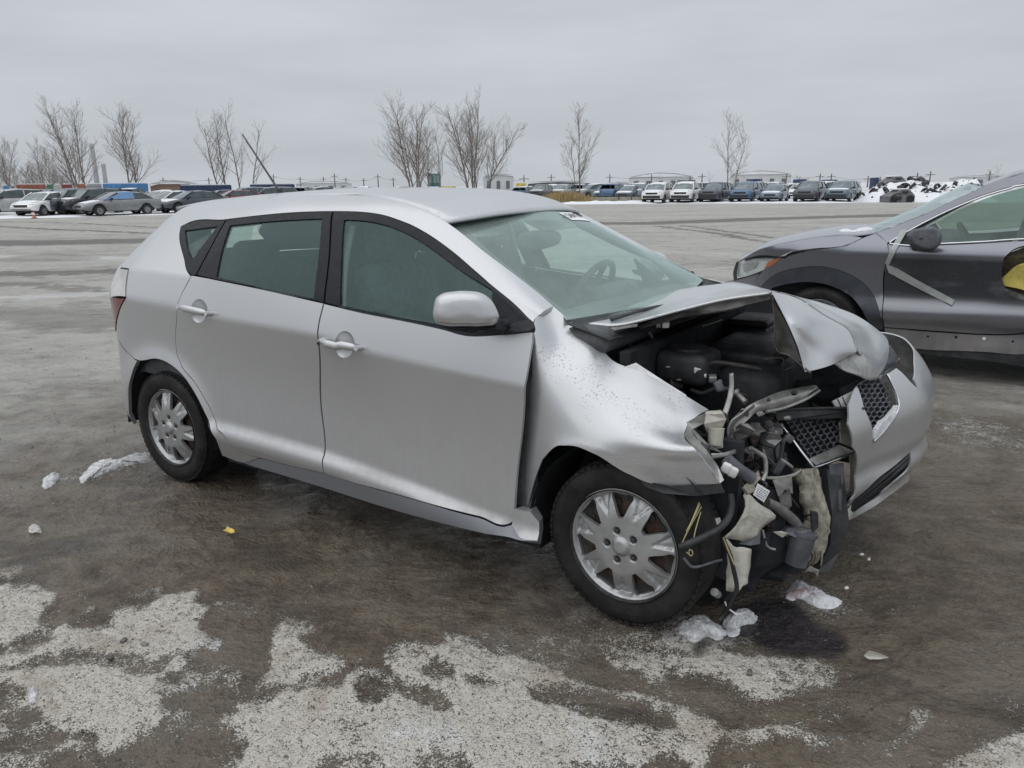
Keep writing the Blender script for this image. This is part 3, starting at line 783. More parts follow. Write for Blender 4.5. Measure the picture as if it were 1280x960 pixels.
def body(t, s):
    """side of the body: t = metres along the car (below 0 it turns round the rear corner), s = rocker 0, belt 1, cant rail 2, roof centre 3"""
    t = np.asarray(t, float); s = np.asarray(s, float)
    rear = t < XA
    th = np.clip((XA - t) / 0.62, 0, 1.0) * (pi / 2)
    fx = np.sin(th) ** (2 / REAR_N); fy = np.cos(th) ** (2 / REAR_N)
    x = np.where(rear, XA - 0.58 * fx, t)
    zB = cr1(x, [-2.1, -1.5, -1.0, -.3, .3, .93, 1.3], [1.13, 1.13, 1.12, 1.09, 1.062, 1.032, 1.0])
    yB = cr1(x, [-2.1, -1.2, -.3, .6, 1.3], [.81, .832, .842, .842, .825])
    yK = cr1(x, [-2.1, -1.5, -1.0, -.5, 0, .31, .6, .91, 1.2], [.50, .545, .58, .60, .605, .59, .635, .705, .75])
    zK = cr1(x, [-2.1, -1.85, -1.5, -1.0, -.5, -.1, .2, .31, .6, .91, 1.05, 1.3], [1.30, 1.36, 1.42, 1.452, 1.474, 1.468, 1.43, 1.395, 1.255, 1.10, 1.04, .98])
    zT = cr1(x, [-2.1, -1.85, -1.5, -1.0, -.5, 0, .12, .32, .40, .475, .75, 1.07, 1.3], [1.38, 1.43, 1.475, 1.505, 1.522, 1.516, 1.508, 1.478, 1.449, 1.416, 1.25, 1.05, 1.0])
    y = np.zeros_like(x); z = np.zeros_like(x)
    # lower side
    lo = s <= 1
    zl = 0.20 + (zB - 0.20) * np.clip(s, 0, 1)
    zc = cr1(x, [-2.1, -1.5, -1.07, -.8, -.09, .15, .87, 1.3], [1.0, .987, .97, .947, .925, .885, .838, .82])
    zb = cr1(x, [-2.1, -.9, -.2, .3, .9], [.43, .43, .415, .375, .31])       # lower body crease
    k = (zl - zc) / np.maximum(zB - zc, .05)
    ycr = .882
    up = ycr - (ycr - yB) * np.clip(k, 0, 1) ** 1.1
    md = ycr - .016 * np.sin(np.clip((zc - zl) / np.maximum(zc - zb, .05), 0, 1) * pi) ** 1.0 - .016 * np.clip((zc - zl) / np.maximum(zc - zb, .05), 0, 1)
    q = np.clip((zb - zl) / .055, 0, 1)
    dn = md + (.029 * q * q * (3 - 2 * q)) * sstep(-1.5, -.6, x) - .05 * np.clip((zb - .085 - zl) / .12, 0, 1)
    yl = np.where(zl > zc, up, dn)
    # flared wheel openings
    for wx in (-1.3, 1.3):
        r = np.hypot(x - wx, zl - .31)
        yl = yl + .020 * np.exp(-((r - .37) / .055) ** 2)
    # upper side and roof: straight tumblehome, rounded cant rail, crowned roof
    def upper(sv):
        a = np.clip(sv - 1, 0, 1); b = np.clip(sv - 2, 0, 1)
        bow = .018 * np.sin(a * pi)
        yy = np.where(sv <= 2, yB + (yK - yB) * a + bow, yK * (1 - b))
        zz = np.where(sv <= 2, zB + (zK - zB) * a, zT - (zT - zK) * (1 - b) ** 2.4)
        return yy, zz
    r0, r1 = 1.72, 2.22
    ya, za = upper(np.full_like(s, r0)); yb_, zb_ = upper(np.full_like(s, r1)); yk, zk = upper(np.full_like(s, 2.0))
    w = np.clip((s - r0) / (r1 - r0), 0, 1)
    yr = (1 - w) ** 2 * ya + 2 * w * (1 - w) * (yk + .01) + w * w * yb_
    zr = (1 - w) ** 2 * za + 2 * w * (1 - w) * (zk + .012) + w * w * zb_
    yu, zu = upper(s)
    mid = (s > r0) & (s < r1)
    yu = np.where(mid, yr, yu); zu = np.where(mid, zr, zu)
    y = np.where(lo, yl, yu); z = np.where(lo, zl, zu)
    # rear outline seen from the side
    xr = cr1(z, [.18, .30, .50, .66, .80, 1.0, 1.1, 1.25, 1.36, 1.44, 1.52], [-2.02, -2.07, -2.10, -2.09, -2.07, -2.03, -1.99, -1.85, -1.72, -1.58, -1.50])
    xx = np.where(rear, XA + (xr - XA) * fx, t)
    yy = np.where(rear, y * (.0 + fy), y)
    return np.stack([xx, -yy, z], -1)

BODY = Surf(body, (XA - .62, 1.35), (0.0, 2.9), 420, 260, (1.0, 0.62))
mirrored = []
def bpart(name, outline, m, parent=None, mir=True, **k):
    o = BODY.part(name, outline, m, parent or CAR, **k)
    if mir: mirrored.append(o)
    return o

# measured outlines (picture points)
DLO_TOP = [(226, 283), (231, 280.5), (281.7, 274.2), (335.6, 268), (380, 264.8), (413, 264), (445.6, 264.5), (480.8, 269.2), (511, 279.8), (544, 298.5), (579, 325.5), (614, 356), (642.5, 379.4), (667, 402.8)]
DLO_BOT = [(664.7, 414.5), (626, 418), (579, 418.5), (556, 412), (520.6, 404), (450, 390), (404.7, 379), (331, 362), (270, 349.5), (239.5, 344.2), (234.8, 340.7), (230, 323)]
ARCH_R = [(278, 570), (270, 549), (260.6, 525.5), (246.5, 497), (228, 469), (213.7, 456.3), (195, 448.6), (181, 450.5), (169, 460), (161, 478.6), (161, 502), (168, 530)]
B_GAP = [(404.7, 379), (398.5, 405), (398, 427), (401, 505), (406.5, 555), (405.6, 567.5), (406.5, 592)]
REAR_DOOR_EDGE = [(238.6, 345.5), (226, 370), (221, 393), (219.8, 430), (221, 443.4), (227.8, 458.7), (241.9, 476), (260.6, 506.7), (272, 537), (279.4, 543), (291, 558.3), (307.5, 567.6), (324, 572)]

# quarter panel, cant rail and A-pillar: one pressing
side = ([(558, 277.6), (530, 263.3), (506.6, 254.3), (478.4, 246.4)] + [('p', -.32, 2.17), ('p', -.7, 2.17), ('p', -1.1, 2.17), ('p', -1.5, 2.17), ('p', XA - .2, 2.17), ('p', XA - .46, 2.10), ('p', XA - .50, 1.8), ('p', XA - .46, 1.3), ('p', XA - .44, 1.0)]
        + [(161, 336), (158.7, 351), (157.5, 372.3), (147, 397), (139.3, 417)] + [(150, 428), (172.7, 450.5), (181, 450.5), (195, 448.6), (213.7, 456.3), (228, 469), (246.5, 497), (260.6, 525.5), (270, 549), (278, 570), (300, 578), (324, 572.5)]
        + REAR_DOOR_EDGE[::-1][1:] + [(234.8, 340.7), (230, 323), (224.3, 292.6)] + DLO_TOP + [(668, 400), (692, 383), (680, 372), (650, 348), (620, 325.5)])
bpart('side_panel', side, M['silver'], step=.016, th=.02, corner=.7)
bpart('rear_bumper', [(138.5, 418.5), (150, 429.5), (171.5, 451.5), (165, 468), (161, 484), (161, 502), (168, 531)] + [('p', -1.72, .08), ('p', XA - .3, .06), ('p', XA - .56, .08), ('p', XA - .57, .45), ('p', XA - .46, .66)], M['silver'], step=.028, th=.02)
# tail lamp: clear upper lens, red lower lens
tl = bpart('tail_lamp', [('p', XA - .43, .985), (161, 337), (158.7, 351), (157.5, 371), ('p', XA - .45, .80)], M['lens_clear'], step=.02, off=.004)
bpart('tail_lamp', [(157, 373), (147, 397), (139.5, 415), ('p', XA - .47, .70), ('p', XA - .45, .79)], M['lens_red'], step=.02, off=.004)

# doors (each with its own window, handle and black frame)
def dish(cu, cv, ru, rv):
    return [(cu + ru * cos(t), cv + rv * sin(t)) for t in np.linspace(0, 2 * pi, 15)[:-1]]

def handle(door, cup, a, b, keyed):
    """cupped recess with a strap handle across it"""
    ab = BODY.params(cup); c = ab.mean(0); V = []; F = []; n = 28
    L = round_loop(ab * BODY.scale, .01, 9)[:]; n = len(L); L = L / BODY.scale
    for r, d in ((1.02, 0.0015), (.97, -.001), (.8, -.007), (.5, -.012), (.2, -.014)):
        q = c + (L - c) * r; V += list(BODY.f(q) + BODY.normal(q) * d)
    F = [(i * n + j, i * n + (j + 1) % n, (i + 1) * n + (j + 1) % n, (i + 1) * n + j) for i in range(4) for j in range(n)]
    F.append(tuple(range(4 * n, 5 * n)))
    cp = link('handle_cup', mesh('handle_cup', V, F), M['silver'], door); mirrored_sub.append((cp, door))
    mb = MB(); pa, pb = BODY.params([a, b]); pts = []
    for k in range(9):
        q = (pa + (pb - pa) * k / 8)[None]; lift = .030 - .010 * abs(k / 4 - 1) ** 3
        pts.append((BODY.f(q) + BODY.normal(q) * lift)[0])
    V = []; m = 14
    for i, p in enumerate(pts):
        d = Vector(pts[min(i + 1, 8)] - pts[max(i - 1, 0)]).normalized(); o = Vector((0, -1, .12)).normalized(); w = d.cross(o).normalized()
        e = (1 - abs(i / 4 - 1) ** 6) ** .5 if 0 < i < 8 else .35
        for k in range(m):
            t = 2 * pi * k / m; V.append(Vector(p) + o * (.012 * cos(t) * e) + w * (.017 * sin(t) * e))
    F = [(i * m + k, i * m + (k + 1) % m, (i + 1) * m + (k + 1) % m, (i + 1) * m + k) for i in range(8) for k in range(m)] + [tuple(range(m))[::-1], tuple(range(8 * m, 9 * m))]
    mb.add(V, F, True)
    for i in (0, 8):
        q = (pa + (pb - pa) * (i / 8))[None]; f = BODY.f(q)[0]; mb.cyl(f, f + BODY.normal(q)[0] * .03, .012, n=10)
    h = mb.build('door_handle', M['silver'], door); mirrored_sub.append((h, door))
    if keyed:
        q = (pa + (pb - pa) * .06)[None]; f = BODY.f(q)[0]; nn = BODY.normal(q)[0]
        kb = MB().cyl(f + nn * .040, f + nn * .0455, .007, n=14).build('lock_cylinder', M['steel'], door)
mirrored_sub = []

rd_out = REAR_DOOR_EDGE + [(360, 581.5), (406, 592)] + [(405.2, 567.5), (406, 555), (400.5, 505), (397.5, 427), (398, 405), (404.2, 379)] + [(331, 362.3), (270, 349.8), (239.5, 344.5)]
cup_r = dish(249, 388.7, 10, 14.5)
rear_door = bpart('rear_door', rd_out, M['silver'], holes=[cup_r], step=.014, hstep=.01, mir=True)
handle(rear_door, cup_r, (228.3, 384.3), (264, 392.3), False)
fd_out = [(405.2, 379.5), (399, 405), (398.7, 427), (401.7, 505), (407, 555), (406.3, 567.5), (407, 593), (455, 607), (505, 620.6), (598.7, 645.6), (637, 654.5), (641.6, 652), (645.6, 598.7), (655, 505), (662.8, 442.5), (665.5, 418.5), (664.7, 414.8), (626, 418.3), (579, 418.8), (556, 412.3), (520.6, 404.3), (450, 390.3)]
cup_f = dish(431, 430.6, 12.0, 16.5)
front_door = bpart('front_door', fd_out, M['silver'], holes=[cup_f], step=.014, hstep=.01)
handle(front_door, cup_f, (405, 425), (451, 435.2), True)

rg = [(287, 281.4), (345, 275.6), (402.4, 272.7), (399, 310), (392, 373.5), (330, 360.5), (270, 346.3), (277, 312)]
fg = [(429.7, 274.4), (450, 275), (478.4, 279.8), (511, 292.7), (544, 313.7), (579, 339.5), (615.5, 361.8), (616, 408), (580, 411.5), (544, 405), (480, 393), (424.5, 381.7), (426, 330)]
qg = [(230.8, 287.8), (272.0, 282.2), (240, 325), (236.5, 318)]
# black frames round the openings
def sub(o, door): mirrored_sub.append((o, door)); return o
rf = [(282.7, 274.4), (335.6, 268.2), (380, 265), (415, 264.2), (410.5, 320), (404.2, 378.5), (331, 361.6), (270, 349.1), (245.6, 343.4), (262, 312)]
ff = [(416.6, 264.3), (445.6, 264.7), (480.8, 269.4), (511, 280), (544, 298.7), (579, 325.7), (614, 356.2), (642.5, 379.6), (666.6, 402.8), (664.5, 414), (626, 417.6), (579, 418), (556, 411.5), (520.6, 403.5), (450, 389.5), (405.8, 378.6), (412, 320)]
qf = [(226, 283.4), (231, 280.9), (281.2, 274.7), (262, 310), (244.3, 343.2), (239.5, 343.7), (235.3, 340.5), (230.3, 323), (224.8, 292.6)]
sub(BODY.part('window_frame', rf, M['black_trim'], rear_door, holes=[rg], step=.03, off=-.002, th=.02), rear_door)
sub(BODY.part('window_frame', ff, M['black_trim'], front_door, holes=[fg], step=.03, off=-.002, th=.02), front_door)
bpart('quarter_window_frame', qf, M['black_trim'], holes=[qg], step=.03, off=-.002, th=.02)
sub(BODY.part('window_glass', rg, M['glass'], rear_door, step=.06, inset=-.004, off=-.008, th=0), rear_door)
sub(BODY.part('window_glass', fg, M['glass'], front_door, step=.06, inset=-.004, off=-.008, th=0), front_door)
bpart('quarter_glass', qg, M['glass'], step=.04, inset=-.004, off=-.008, th=0)

# rocker sill below the doors
rk = [(281.7, 572.5), (324, 573.5), (360, 582.3), (406, 592.8), (455, 607.8), (505, 621.4), (598.7, 646.4), (638, 655.5), (646, 650), (650, 640), (663, 638.3), (674, 652), (672, 677), (661, 677), (600, 667), (505, 642.5), (380, 603.4), (300, 578.5)]
bpart('rocker_sill', rk, M['rocker'], step=.03, off=-.004, th=.05)
bpart('rocker_end', [(642.8, 635), (663, 638.5), (674.5, 652), (672, 676.5), (650, 673), (640, 657)], M['silver'], step=.02, off=.003, th=.05, mir=False)

# roof skin, between the two ditches
ditch = BODY.params([(558, 277.6), (530, 263.3), (506.6, 254.3), (478.4, 246.4), (441, 241.9)])[::-1]
nx, ny = 60, 25
V = []; xs = np.linspace(0, 1, nx)
for j in range(ny):
    f = -1 + 2 * j / (ny - 1)
    x1 = ditch[-1, 0] + (.470 - ditch[-1, 0]) * (1 - abs(f) ** 2.2); x = -1.62 + (x1 + 1.62) * xs
    se = np.interp(np.minimum(x, ditch[-1, 0]), [-1.7, -.45] + list(ditch[:, 0]), [2.17, 2.17] + list(ditch[:, 1])) + .004
    p = body(np.maximum(x, XA + .001), 3 - (3 - se) * abs(f)); p[:, 0] = x
    p[:, 2] -= .004 * sstep(.95, 1, xs)
    p[:, 2] -= .35 * np.maximum(0, XA - x) ** 1.6
    p[:, 1] *= -np.sign(f) if f else 0
    V += list(p)
F = [(j * nx + i, j * nx + i + 1, (j + 1) * nx + i + 1, (j + 1) * nx + i) for j in range(ny - 1) for i in range(nx - 1)]
roof = link('roof', mesh('roof', V, F), M['silver_wet'], CAR)
md = roof.modifiers.new('thickness', 'SOLIDIFY'); md.thickness = .012; md.offset = -1
# mast antenna on the rear of the roof
mb = MB(); b0 = Y(350, 240, -.05); b0[2] = 1.50
tip = at(303, 168, 'x', b0[0] - .42)
mb.cyl(b0 - [0, 0, .02], b0 + [0, 0, .02], .022, .014); mb.tube([b0, b0 * .5 + tip * .5, tip], [.0065, .004], 8, 2)
mb.build('antenna', M['black_plastic'], CAR)

# windshield
WS = Surf(patch_fn([
    [Y(560, 278.5, -.50), Y(625, 268.6, -.25), (.474, 0, 1.408), (.43, .27, 1.403), Y(705, 262.8, .46)],
    [(.56, -.60, 1.265), (.68, -.30, 1.295), (.715, 0, 1.30), (.68, .30, 1.295), (.56, .60, 1.265)],
    [Y(693, 385.5, -.655), (.985, -.36, 1.10), (1.03, 0, 1.085), (.985, .36, 1.10), (.885, .66, 1.115)],
    [(.99, -.70, 1.055), (1.06, -.37, 1.05), (1.10, 0, 1.035), (1.06, .37, 1.05), (.99, .70, 1.055)]]), (0, 1), (0, 1), 80, 120, (1.0, 1.3))
ws_out = [('p', 0, 0), ('p', 0, .25), ('p', 0, .5), ('p', 0, .75), ('p', 0, 1), ('p', .33, 1), ('p', .66, 1), ('p', 1, 1), ('p', 1, .75), ('p', 1, .5), ('p', 1, .25), ('p', 1, 0), ('p', .66, 0), ('p', .33, 0)]
ws_in = np.array([(.06, .045), (.075, .25), (.11, .5), (.075, .75), (.05, .96), (.33, .968), (.66, .97), (.88, .97), (.93, .75), (.94, .5), (.93, .25), (.88, .03), (.66, .03), (.33, .032)])
wsp = WS.part('windshield', ws_out, M['glass_ws'], CAR, step=.05, inset=0, th=0)
WS.part('windshield_border', ws_out, M['frit'], wsp, holes=[ws_in], step=.05, inset=0, off=-.004, th=0)
mb = MB()   # tinted band the mirror hangs from
WS.part('windshield_band', [('p', .04, .36), ('p', .035, .5), ('p', .04, .64), ('p', .10, .60), ('p', .13, .5), ('p', .10, .40)], M['frit'], wsp, step=.05, inset=0, off=-.006, th=0)
# paper label with a hand-written number, top corner of the windshield
st = WS.part('paper_label', [(697.5, 266.2), (720, 265.6), (726, 266.8), (739.5, 274.6), (715, 275.6)], M['sticker'], wsp, step=.03, inset=0, off=.003, th=.0008, corner=.3)
lab_c = WS.params([(717.5, 270.4)]); e0 = WS.f(lab_c)[0]; e_n = WS.normal(lab_c)[0]
ea = WS.params([(708, 266.5)]); eb = WS.params([(728, 271.0)])
cu = bpy.data.curves.new('label_text', 'FONT'); cu.body = 'CAB1625A'; cu.size = .056; cu.align_x = 'CENTER'; cu.align_y = 'CENTER'; cu.offset = .0016
tx = bpy.data.objects.new('label_text', cu); COL.objects.link(tx); cu.materials.append(M['ink'])
zx = Vector(WS.f(lab_c + [0, .03])[0] - WS.f(lab_c - [0, .03])[0]).normalized(); zn = Vector(e_n); zy = zn.cross(zx).normalized()
p = Vector(e0 + e_n * .0065)
tx.matrix_world = Matrix(((zx[0], zy[0], zn[0], p[0]), (zx[1], zy[1], zn[1], p[1]), (zx[2], zy[2], zn[2], p[2]), (0, 0, 0, 1)))
dg = bpy.context.evaluated_depsgraph_get(); tme = bpy.data.meshes.new_from_object(tx.evaluated_get(dg))
tm = tx.matrix_world.copy(); bpy.data.objects.remove(tx)
tme.transform(tm); link('label_text', tme, None, st)
# cowl and wipers
patch('cowl', [[(1.0, -.71, 1.045), (1.075, -.37, 1.042), (1.115, 0, 1.03), (1.075, .37, 1.042), (1.0, .71, 1.045)],
               [(1.16, -.70, 1.0), (1.20, -.37, .99), (1.22, 0, .985), (1.2, .37, .99), (1.16, .70, 1.0)]], M['black_plastic'], CAR, 4, 24)
for a, b, c in (((1.10, -.56, 1.045), (1.12, -.28, 1.05), (1.145, .0, 1.035)), ((1.14, .06, 1.035), (1.11, .35, 1.045), (1.04, .62, 1.05))):
    MB().tube([a, b, c], .007, 6).build('wiper_arm', M['black_plastic'], CAR)
# far A-pillar foot trim seen past the windshield
MB().slab([Y(853, 334, .70), Y(866, 343, .70), Y(885, 350, .70), Y(908, 357.5, .70), Y(895, 360, .68), Y(877, 357, .66)], .02).build('cowl_corner', M['black_plastic'], CAR)

# door mirror
mir = [(542, 382), (545, 372), (552, 367), (566, 364.3), (585, 363.6), (602, 366.5), (613, 374), (621, 387), (624, 398), (620, 404.5), (606, 407.3), (580, 407.5), (556, 406.5), (545, 403), (541.5, 395)]
nv = CP - Y(583, 387, -1.0); nv[2] = .25; nv /= np.linalg.norm(nv)
Pm = []
for u, v in round_loop(np.array(mir), 4, 9):
    d = ray(u, v); c0 = Y(583, 387, -1.0); Pm.append(CP + d * (np.dot(c0 - CP, nv) / np.dot(d, nv)))
mm = inflate(MB(), Pm, .055, .05, nv, .42, 8).build('door_mirror', M['silver'], CAR)
mb = MB(); mb.tube([Y(632, 406, -.86), Y(615, 408, -.93), Y(585, 409, -.99)], [.022, .012], 10)
mb.slab([Y(616, 362, -.80), Y(664, 404, -.80), Y(663, 413.5, -.845), Y(628, 417, -.865), Y(616, 412, -.86)], .012)
mb.slab([Y(548, 406.5, -1.0), Y(580, 410.5, -1.0), Y(620, 410, -.95), Y(634, 412, -.88), Y(625, 417, -.88), Y(590, 416, -.96), Y(560, 411.5, -1.0)], .03)
mb.build('mirror_base', M['black_trim'], mm)

fm = mirror_part(mm, CAR); fm.location = (-.17, -.02, -.02)
mirror_part(bpy.data.objects['mirror_base'], fm)
# far side: mirrored pressings
back = {}
for o in mirrored:
    if o.name.split('.')[0] in ('rocker_sill',) or True:
        back[o] = mirror_part(o, CAR)
for o, d in mirrored_sub: mirror_part(o, back[d])
# tail panel closing the rear
tp = []
for s in np.linspace(.06, 2.1, 20):
    pr = body(np.array([XA - .52]), np.array([s]))[0]
    tp.append([pr, (pr[0] - .05, pr[1] * .4, pr[2]), (pr[0] - .05, -pr[1] * .4, pr[2]), (pr[0], -pr[1], pr[2])])
tp = np.array(tp)
patch('tailgate', tp[[0, 3, 6, 9, 10]], M['silver'], CAR, 16, 12)
patch('rear_window', tp[[10, 12, 15, 17, 18, 19]], M['glass'], CAR, 16, 12, th=0)

# ------------------------------------------------------------------ wheels
def wheel_mesh():
    """cover with seven windows, folded spokes and raised lip, lying in the xz plane, outward = -y"""
    R = .213; holes = []
    for k in range(7):
        a = 2 * pi * k / 7 + radians(90 + 3)
        pts = []
        for r, w in ((.104, 4.5), (.122, 8.2), (.152, 11.2), (.177, 13.4), (.188, 12.2)): pts.append((r, radians(w)))
        h = [(r, a - w) for r, w in pts] + [(r, a + w) for r, w in pts[::-1]]
        holes.append(np.array([(r * cos(t), r * sin(t)) for r, t in h]))
    L = np.array([(R * cos(t), R * sin(t)) for t in np.linspace(0, 2 * pi, 120)[:-1]])
    HL = [round_loop(h, .006, .9) for h in holes]
    G = [(0, 0)]
    for r in np.arange(.006, R - .001, .0042):
        n = max(6, int(2 * pi * r / .0055)); G += [(r * cos(t), r * sin(t)) for t in np.arange(n) * 2 * pi / n + r * 99]
    G = np.array(G); keep = np.ones(len(G), bool)
    for h in HL:
        keep &= ~in_poly(G, h)
        keep &= np.sqrt(((G[:, None] - h[None]) ** 2).sum(-1)).min(1) > .002
    verts = []; edges = []
    for lp in [L] + HL:
        b = len(verts); n = len(lp); verts += [Vector(p) for p in lp]; edges += [(b + i, b + (i + 1) % n) for i in range(n)]
    verts += [Vector(p) for p in G[keep]]
    vo, eo, fo, *_ = geometry.delaunay_2d_cdt(verts, edges, [], 0, 1e-7)
    V2 = np.array([tuple(v) for v in vo]); cen = np.array([V2[list(f)].mean(0) for f in fo]); ok = in_poly(cen, L)
    for h in HL: ok &= ~in_poly(cen, h)
    r = np.hypot(V2[:, 0], V2[:, 1]); a = np.arctan2(V2[:, 1], V2[:, 0])
    h = cr1(r, [0, .02, .03, .036, .05, .10, .15, .186, .192, .200, .207, .213], [.016, .015, .009, .003, .003, .002, -.008, -.020, -.010, -.004, -.004, -.016])
    # folded V grooves at the spoke ends
    sp = (a - radians(93) - pi / 7) % (2 * pi / 7); sp = np.minimum(sp, 2 * pi / 7 - sp)
    half = np.radians(9.5) * np.clip((r - .105) / .075, 0, 1); inside = np.clip(1 - sp / np.maximum(half, 1e-4), 0, 1)
    fade = sstep(.105, .14, r) * (1 - sstep(.184, .192, r))
    h -= .014 * sstep(0, .30, inside) * fade * (1 - .35 * inside)
    # dished lug pockets
    for k in range(5):
        t = radians(90 + 72 * k + 20); d = np.hypot(V2[:, 0] - .056 * cos(t), V2[:, 1] - .056 * sin(t)); h -= .012 * (1 - sstep(.010, .015, d))
    P = np.stack([V2[:, 0], -h, V2[:, 1]], -1)
    F = []
    for f, o in zip(fo, ok):
        if o:
            f = list(f); A, B, C = V2[f[0]], V2[f[1]], V2[f[2]]
            if (B[0] - A[0]) * (C[1] - A[1]) - (B[1] - A[1]) * (C[0] - A[0]) < 0: f.reverse()
            F.append(f)
    cnt = {}
    for f in F:
        for i in range(3): cnt[(f[i], f[(i + 1) % 3])] = 1
    V = [p for p in P]
    for e in [e for e in cnt if (e[1], e[0]) not in cnt]:
        i = len(V); A, B = P[e[0]], P[e[1]]; V += [A, B, B + [0, .016, 0], A + [0, .016, 0]]; F.append((i + 1, i, i + 3, i + 2))
    return mesh('wheel_cover', V, F)

COVER = wheel_mesh()
mb = MB(); mb.lathe([(.206, -.090), (.215, -.094), (.245, -.102), (.277, -.097), (.288, -.082), (.297, -.064), (.301, -.04), (.301, .04), (.297, .064), (.288, .083), (.277, .099), (.25, .103), (.2, .09)], (0, 0, 0), (0, 1, 0), 96)
TYRE = mb.me('tyre')
mb = MB()
for row, yy in enumerate((-.078, -.047, -.016, .016, .047, .078)):
    for k in range(64):
        t = 2 * pi * (k + .5 * (row % 2)) / 64; r = .2925 - (.004 if abs(yy) > .07 else 0)
        mb.box((r * cos(t), yy, r * sin(t)), (.009, .026, .022), ry=-t)
TREAD = mb.me('tread')
mb = MB(); mb.lathe([(.205, -.10), (.19, -.075), (.188, .09), (.205, .10)], (0, 0, 0), (0, 1, 0), 48)
mb.lathe([(.19, -.062), (.12, -.050), (.07, -.055), (.0, -.055)], (0, 0, 0), (0, 1, 0), 48)
for k in range(14):
    t = 2 * pi * k / 14; mb.cyl((.15 * cos(t), -.062, .15 * sin(t)), (.15 * cos(t), -.05, .15 * sin(t)), .013, n=8)
RIM = mb.me('steel_rim')
mb = MB(); mb.lathe([(.178, -.056), (.10, -.0565)], (0, 0, 0), (0, 1, 0), 40)
DISC = mb.me('brake_disc')
NUT = MB(); NUT.cyl((0, 0, 0), (0, -.012, 0), .0105, .0085, n=6, smooth=False).cyl((0, -.012, 0), (0, -.015, 0), .006, .003, n=10); NUT = NUT.me('lug_nut')
for me, m in ((COVER, M['cover']), (TYRE, M['rubber']), (TREAD, M['rubber']), (RIM, M['steel']), (DISC, M['rust']), (NUT, M['steel'])): me.materials.append(m)

def wheel(x, y, steer=0.0, spin=0.0, side=-1, flat=0.0):
    w = link('wheel', RIM, None, CAR, (x, y, .313 - flat * .6))
    w.rotation_euler = (0, spin, steer if side < 0 else pi + steer)
    for nm, me, off in (('tyre', TYRE, 0), ('tread', TREAD, 0), ('brake_disc', DISC, 0), ('wheel_cover', COVER, -.094)):
        if nm == 'tyre' and flat:
            me = TYRE.copy(); co = np.empty(len(me.vertices) * 3); me.vertices.foreach_get('co', co); co = co.reshape(-1, 3)
            low = np.clip((-co[:, 2] - .21) / .11, 0, 1); co[:, 1] *= 1 + .05 * low; co[:, 2] = np.where(co[:, 2] < -.313 + flat * .6, -.313 + flat * .6 + .25 * (co[:, 2] + .313 - flat * .6), co[:, 2])
            me.vertices.foreach_set('co', co.ravel()); me.update()
        if nm == 'tread' and flat: 
            me = TREAD.copy(); co = np.empty(len(me.vertices) * 3); me.vertices.foreach_get('co', co); co = co.reshape(-1, 3)
            co[:, 2] = np.maximum(co[:, 2], -.313 + flat * .6); me.vertices.foreach_set('co', co.ravel()); me.update()
        link(nm, me, None, w, (0, off, 0))
    for k in range(5):
        t = radians(90 + 72 * k + 20); link('lug_nut', NUT, None, w, (.056 * cos(t), -.094 + .007, .056 * sin(t)))
    return w
wheel(-1.3, -.751, 0, .35); wheel(1.3, -.751, radians(-1.9), .0)
wheel(-1.3, .751, 0, .2, 1); wheel(1.25, .751, 0, .2, 1)
# dark inner wheel housings and floor pan
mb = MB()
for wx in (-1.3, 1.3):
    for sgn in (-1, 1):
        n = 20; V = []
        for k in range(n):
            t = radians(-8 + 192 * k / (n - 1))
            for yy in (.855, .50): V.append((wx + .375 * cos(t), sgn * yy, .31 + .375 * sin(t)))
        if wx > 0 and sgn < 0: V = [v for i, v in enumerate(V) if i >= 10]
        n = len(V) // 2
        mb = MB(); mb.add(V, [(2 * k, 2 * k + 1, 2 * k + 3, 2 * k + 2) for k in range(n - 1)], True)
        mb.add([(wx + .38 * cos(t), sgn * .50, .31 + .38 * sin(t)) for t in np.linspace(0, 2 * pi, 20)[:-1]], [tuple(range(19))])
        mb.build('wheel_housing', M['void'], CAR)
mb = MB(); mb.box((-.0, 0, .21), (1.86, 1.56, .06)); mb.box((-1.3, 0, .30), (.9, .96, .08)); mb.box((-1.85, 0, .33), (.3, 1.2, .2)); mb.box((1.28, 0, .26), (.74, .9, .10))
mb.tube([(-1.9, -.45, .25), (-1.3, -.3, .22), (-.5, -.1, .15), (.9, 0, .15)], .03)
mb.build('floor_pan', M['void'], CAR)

# ------------------------------------------------------------------ cabin
def trim_panel(s0, s1, t0, t1, off, m, name):
    a, b = np.meshgrid(np.linspace(t0, t1, 24), np.linspace(s0, s1, 8), indexing='ij'); ab = np.stack([a.ravel(), b.ravel()], 1)
    P = BODY.f(ab) - BODY.normal(ab) * off
    F = [(i * 8 + j, (i + 1) * 8 + j, (i + 1) * 8 + j + 1, i * 8 + j + 1) for i in range(23) for j in range(7)]
    o = link(name, mesh(name, P, F), m, CAR); mirror_part(o, CAR)
trim_panel(.05, .97, -1.0, .93, .055, M['dash'], 'door_trim')
trim_panel(.40, .97, -1.9, -1.0, .055, M['dash'], 'cargo_trim')
mb = MB()   # headliner
xs = np.linspace(-1.55, .30, 16); V = []; F = []
for i, x in enumerate(xs):
    for j, f in enumerate(np.linspace(-1, 1, 9)):
        z = float(cr1(np.array([x]), [-1.6, -1.0, -.4, .1, .40], [1.40, 1.44, 1.46, 1.45, 1.385])[0]); V.append((x, f * .56, z - .03 * f * f))
F = [(i * 9 + j, (i + 1) * 9 + j, (i + 1) * 9 + j + 1, i * 9 + j + 1) for i in range(15) for j in range(8)]
mb.add(V, F, True); mb.build('headliner', M['liner'], CAR)
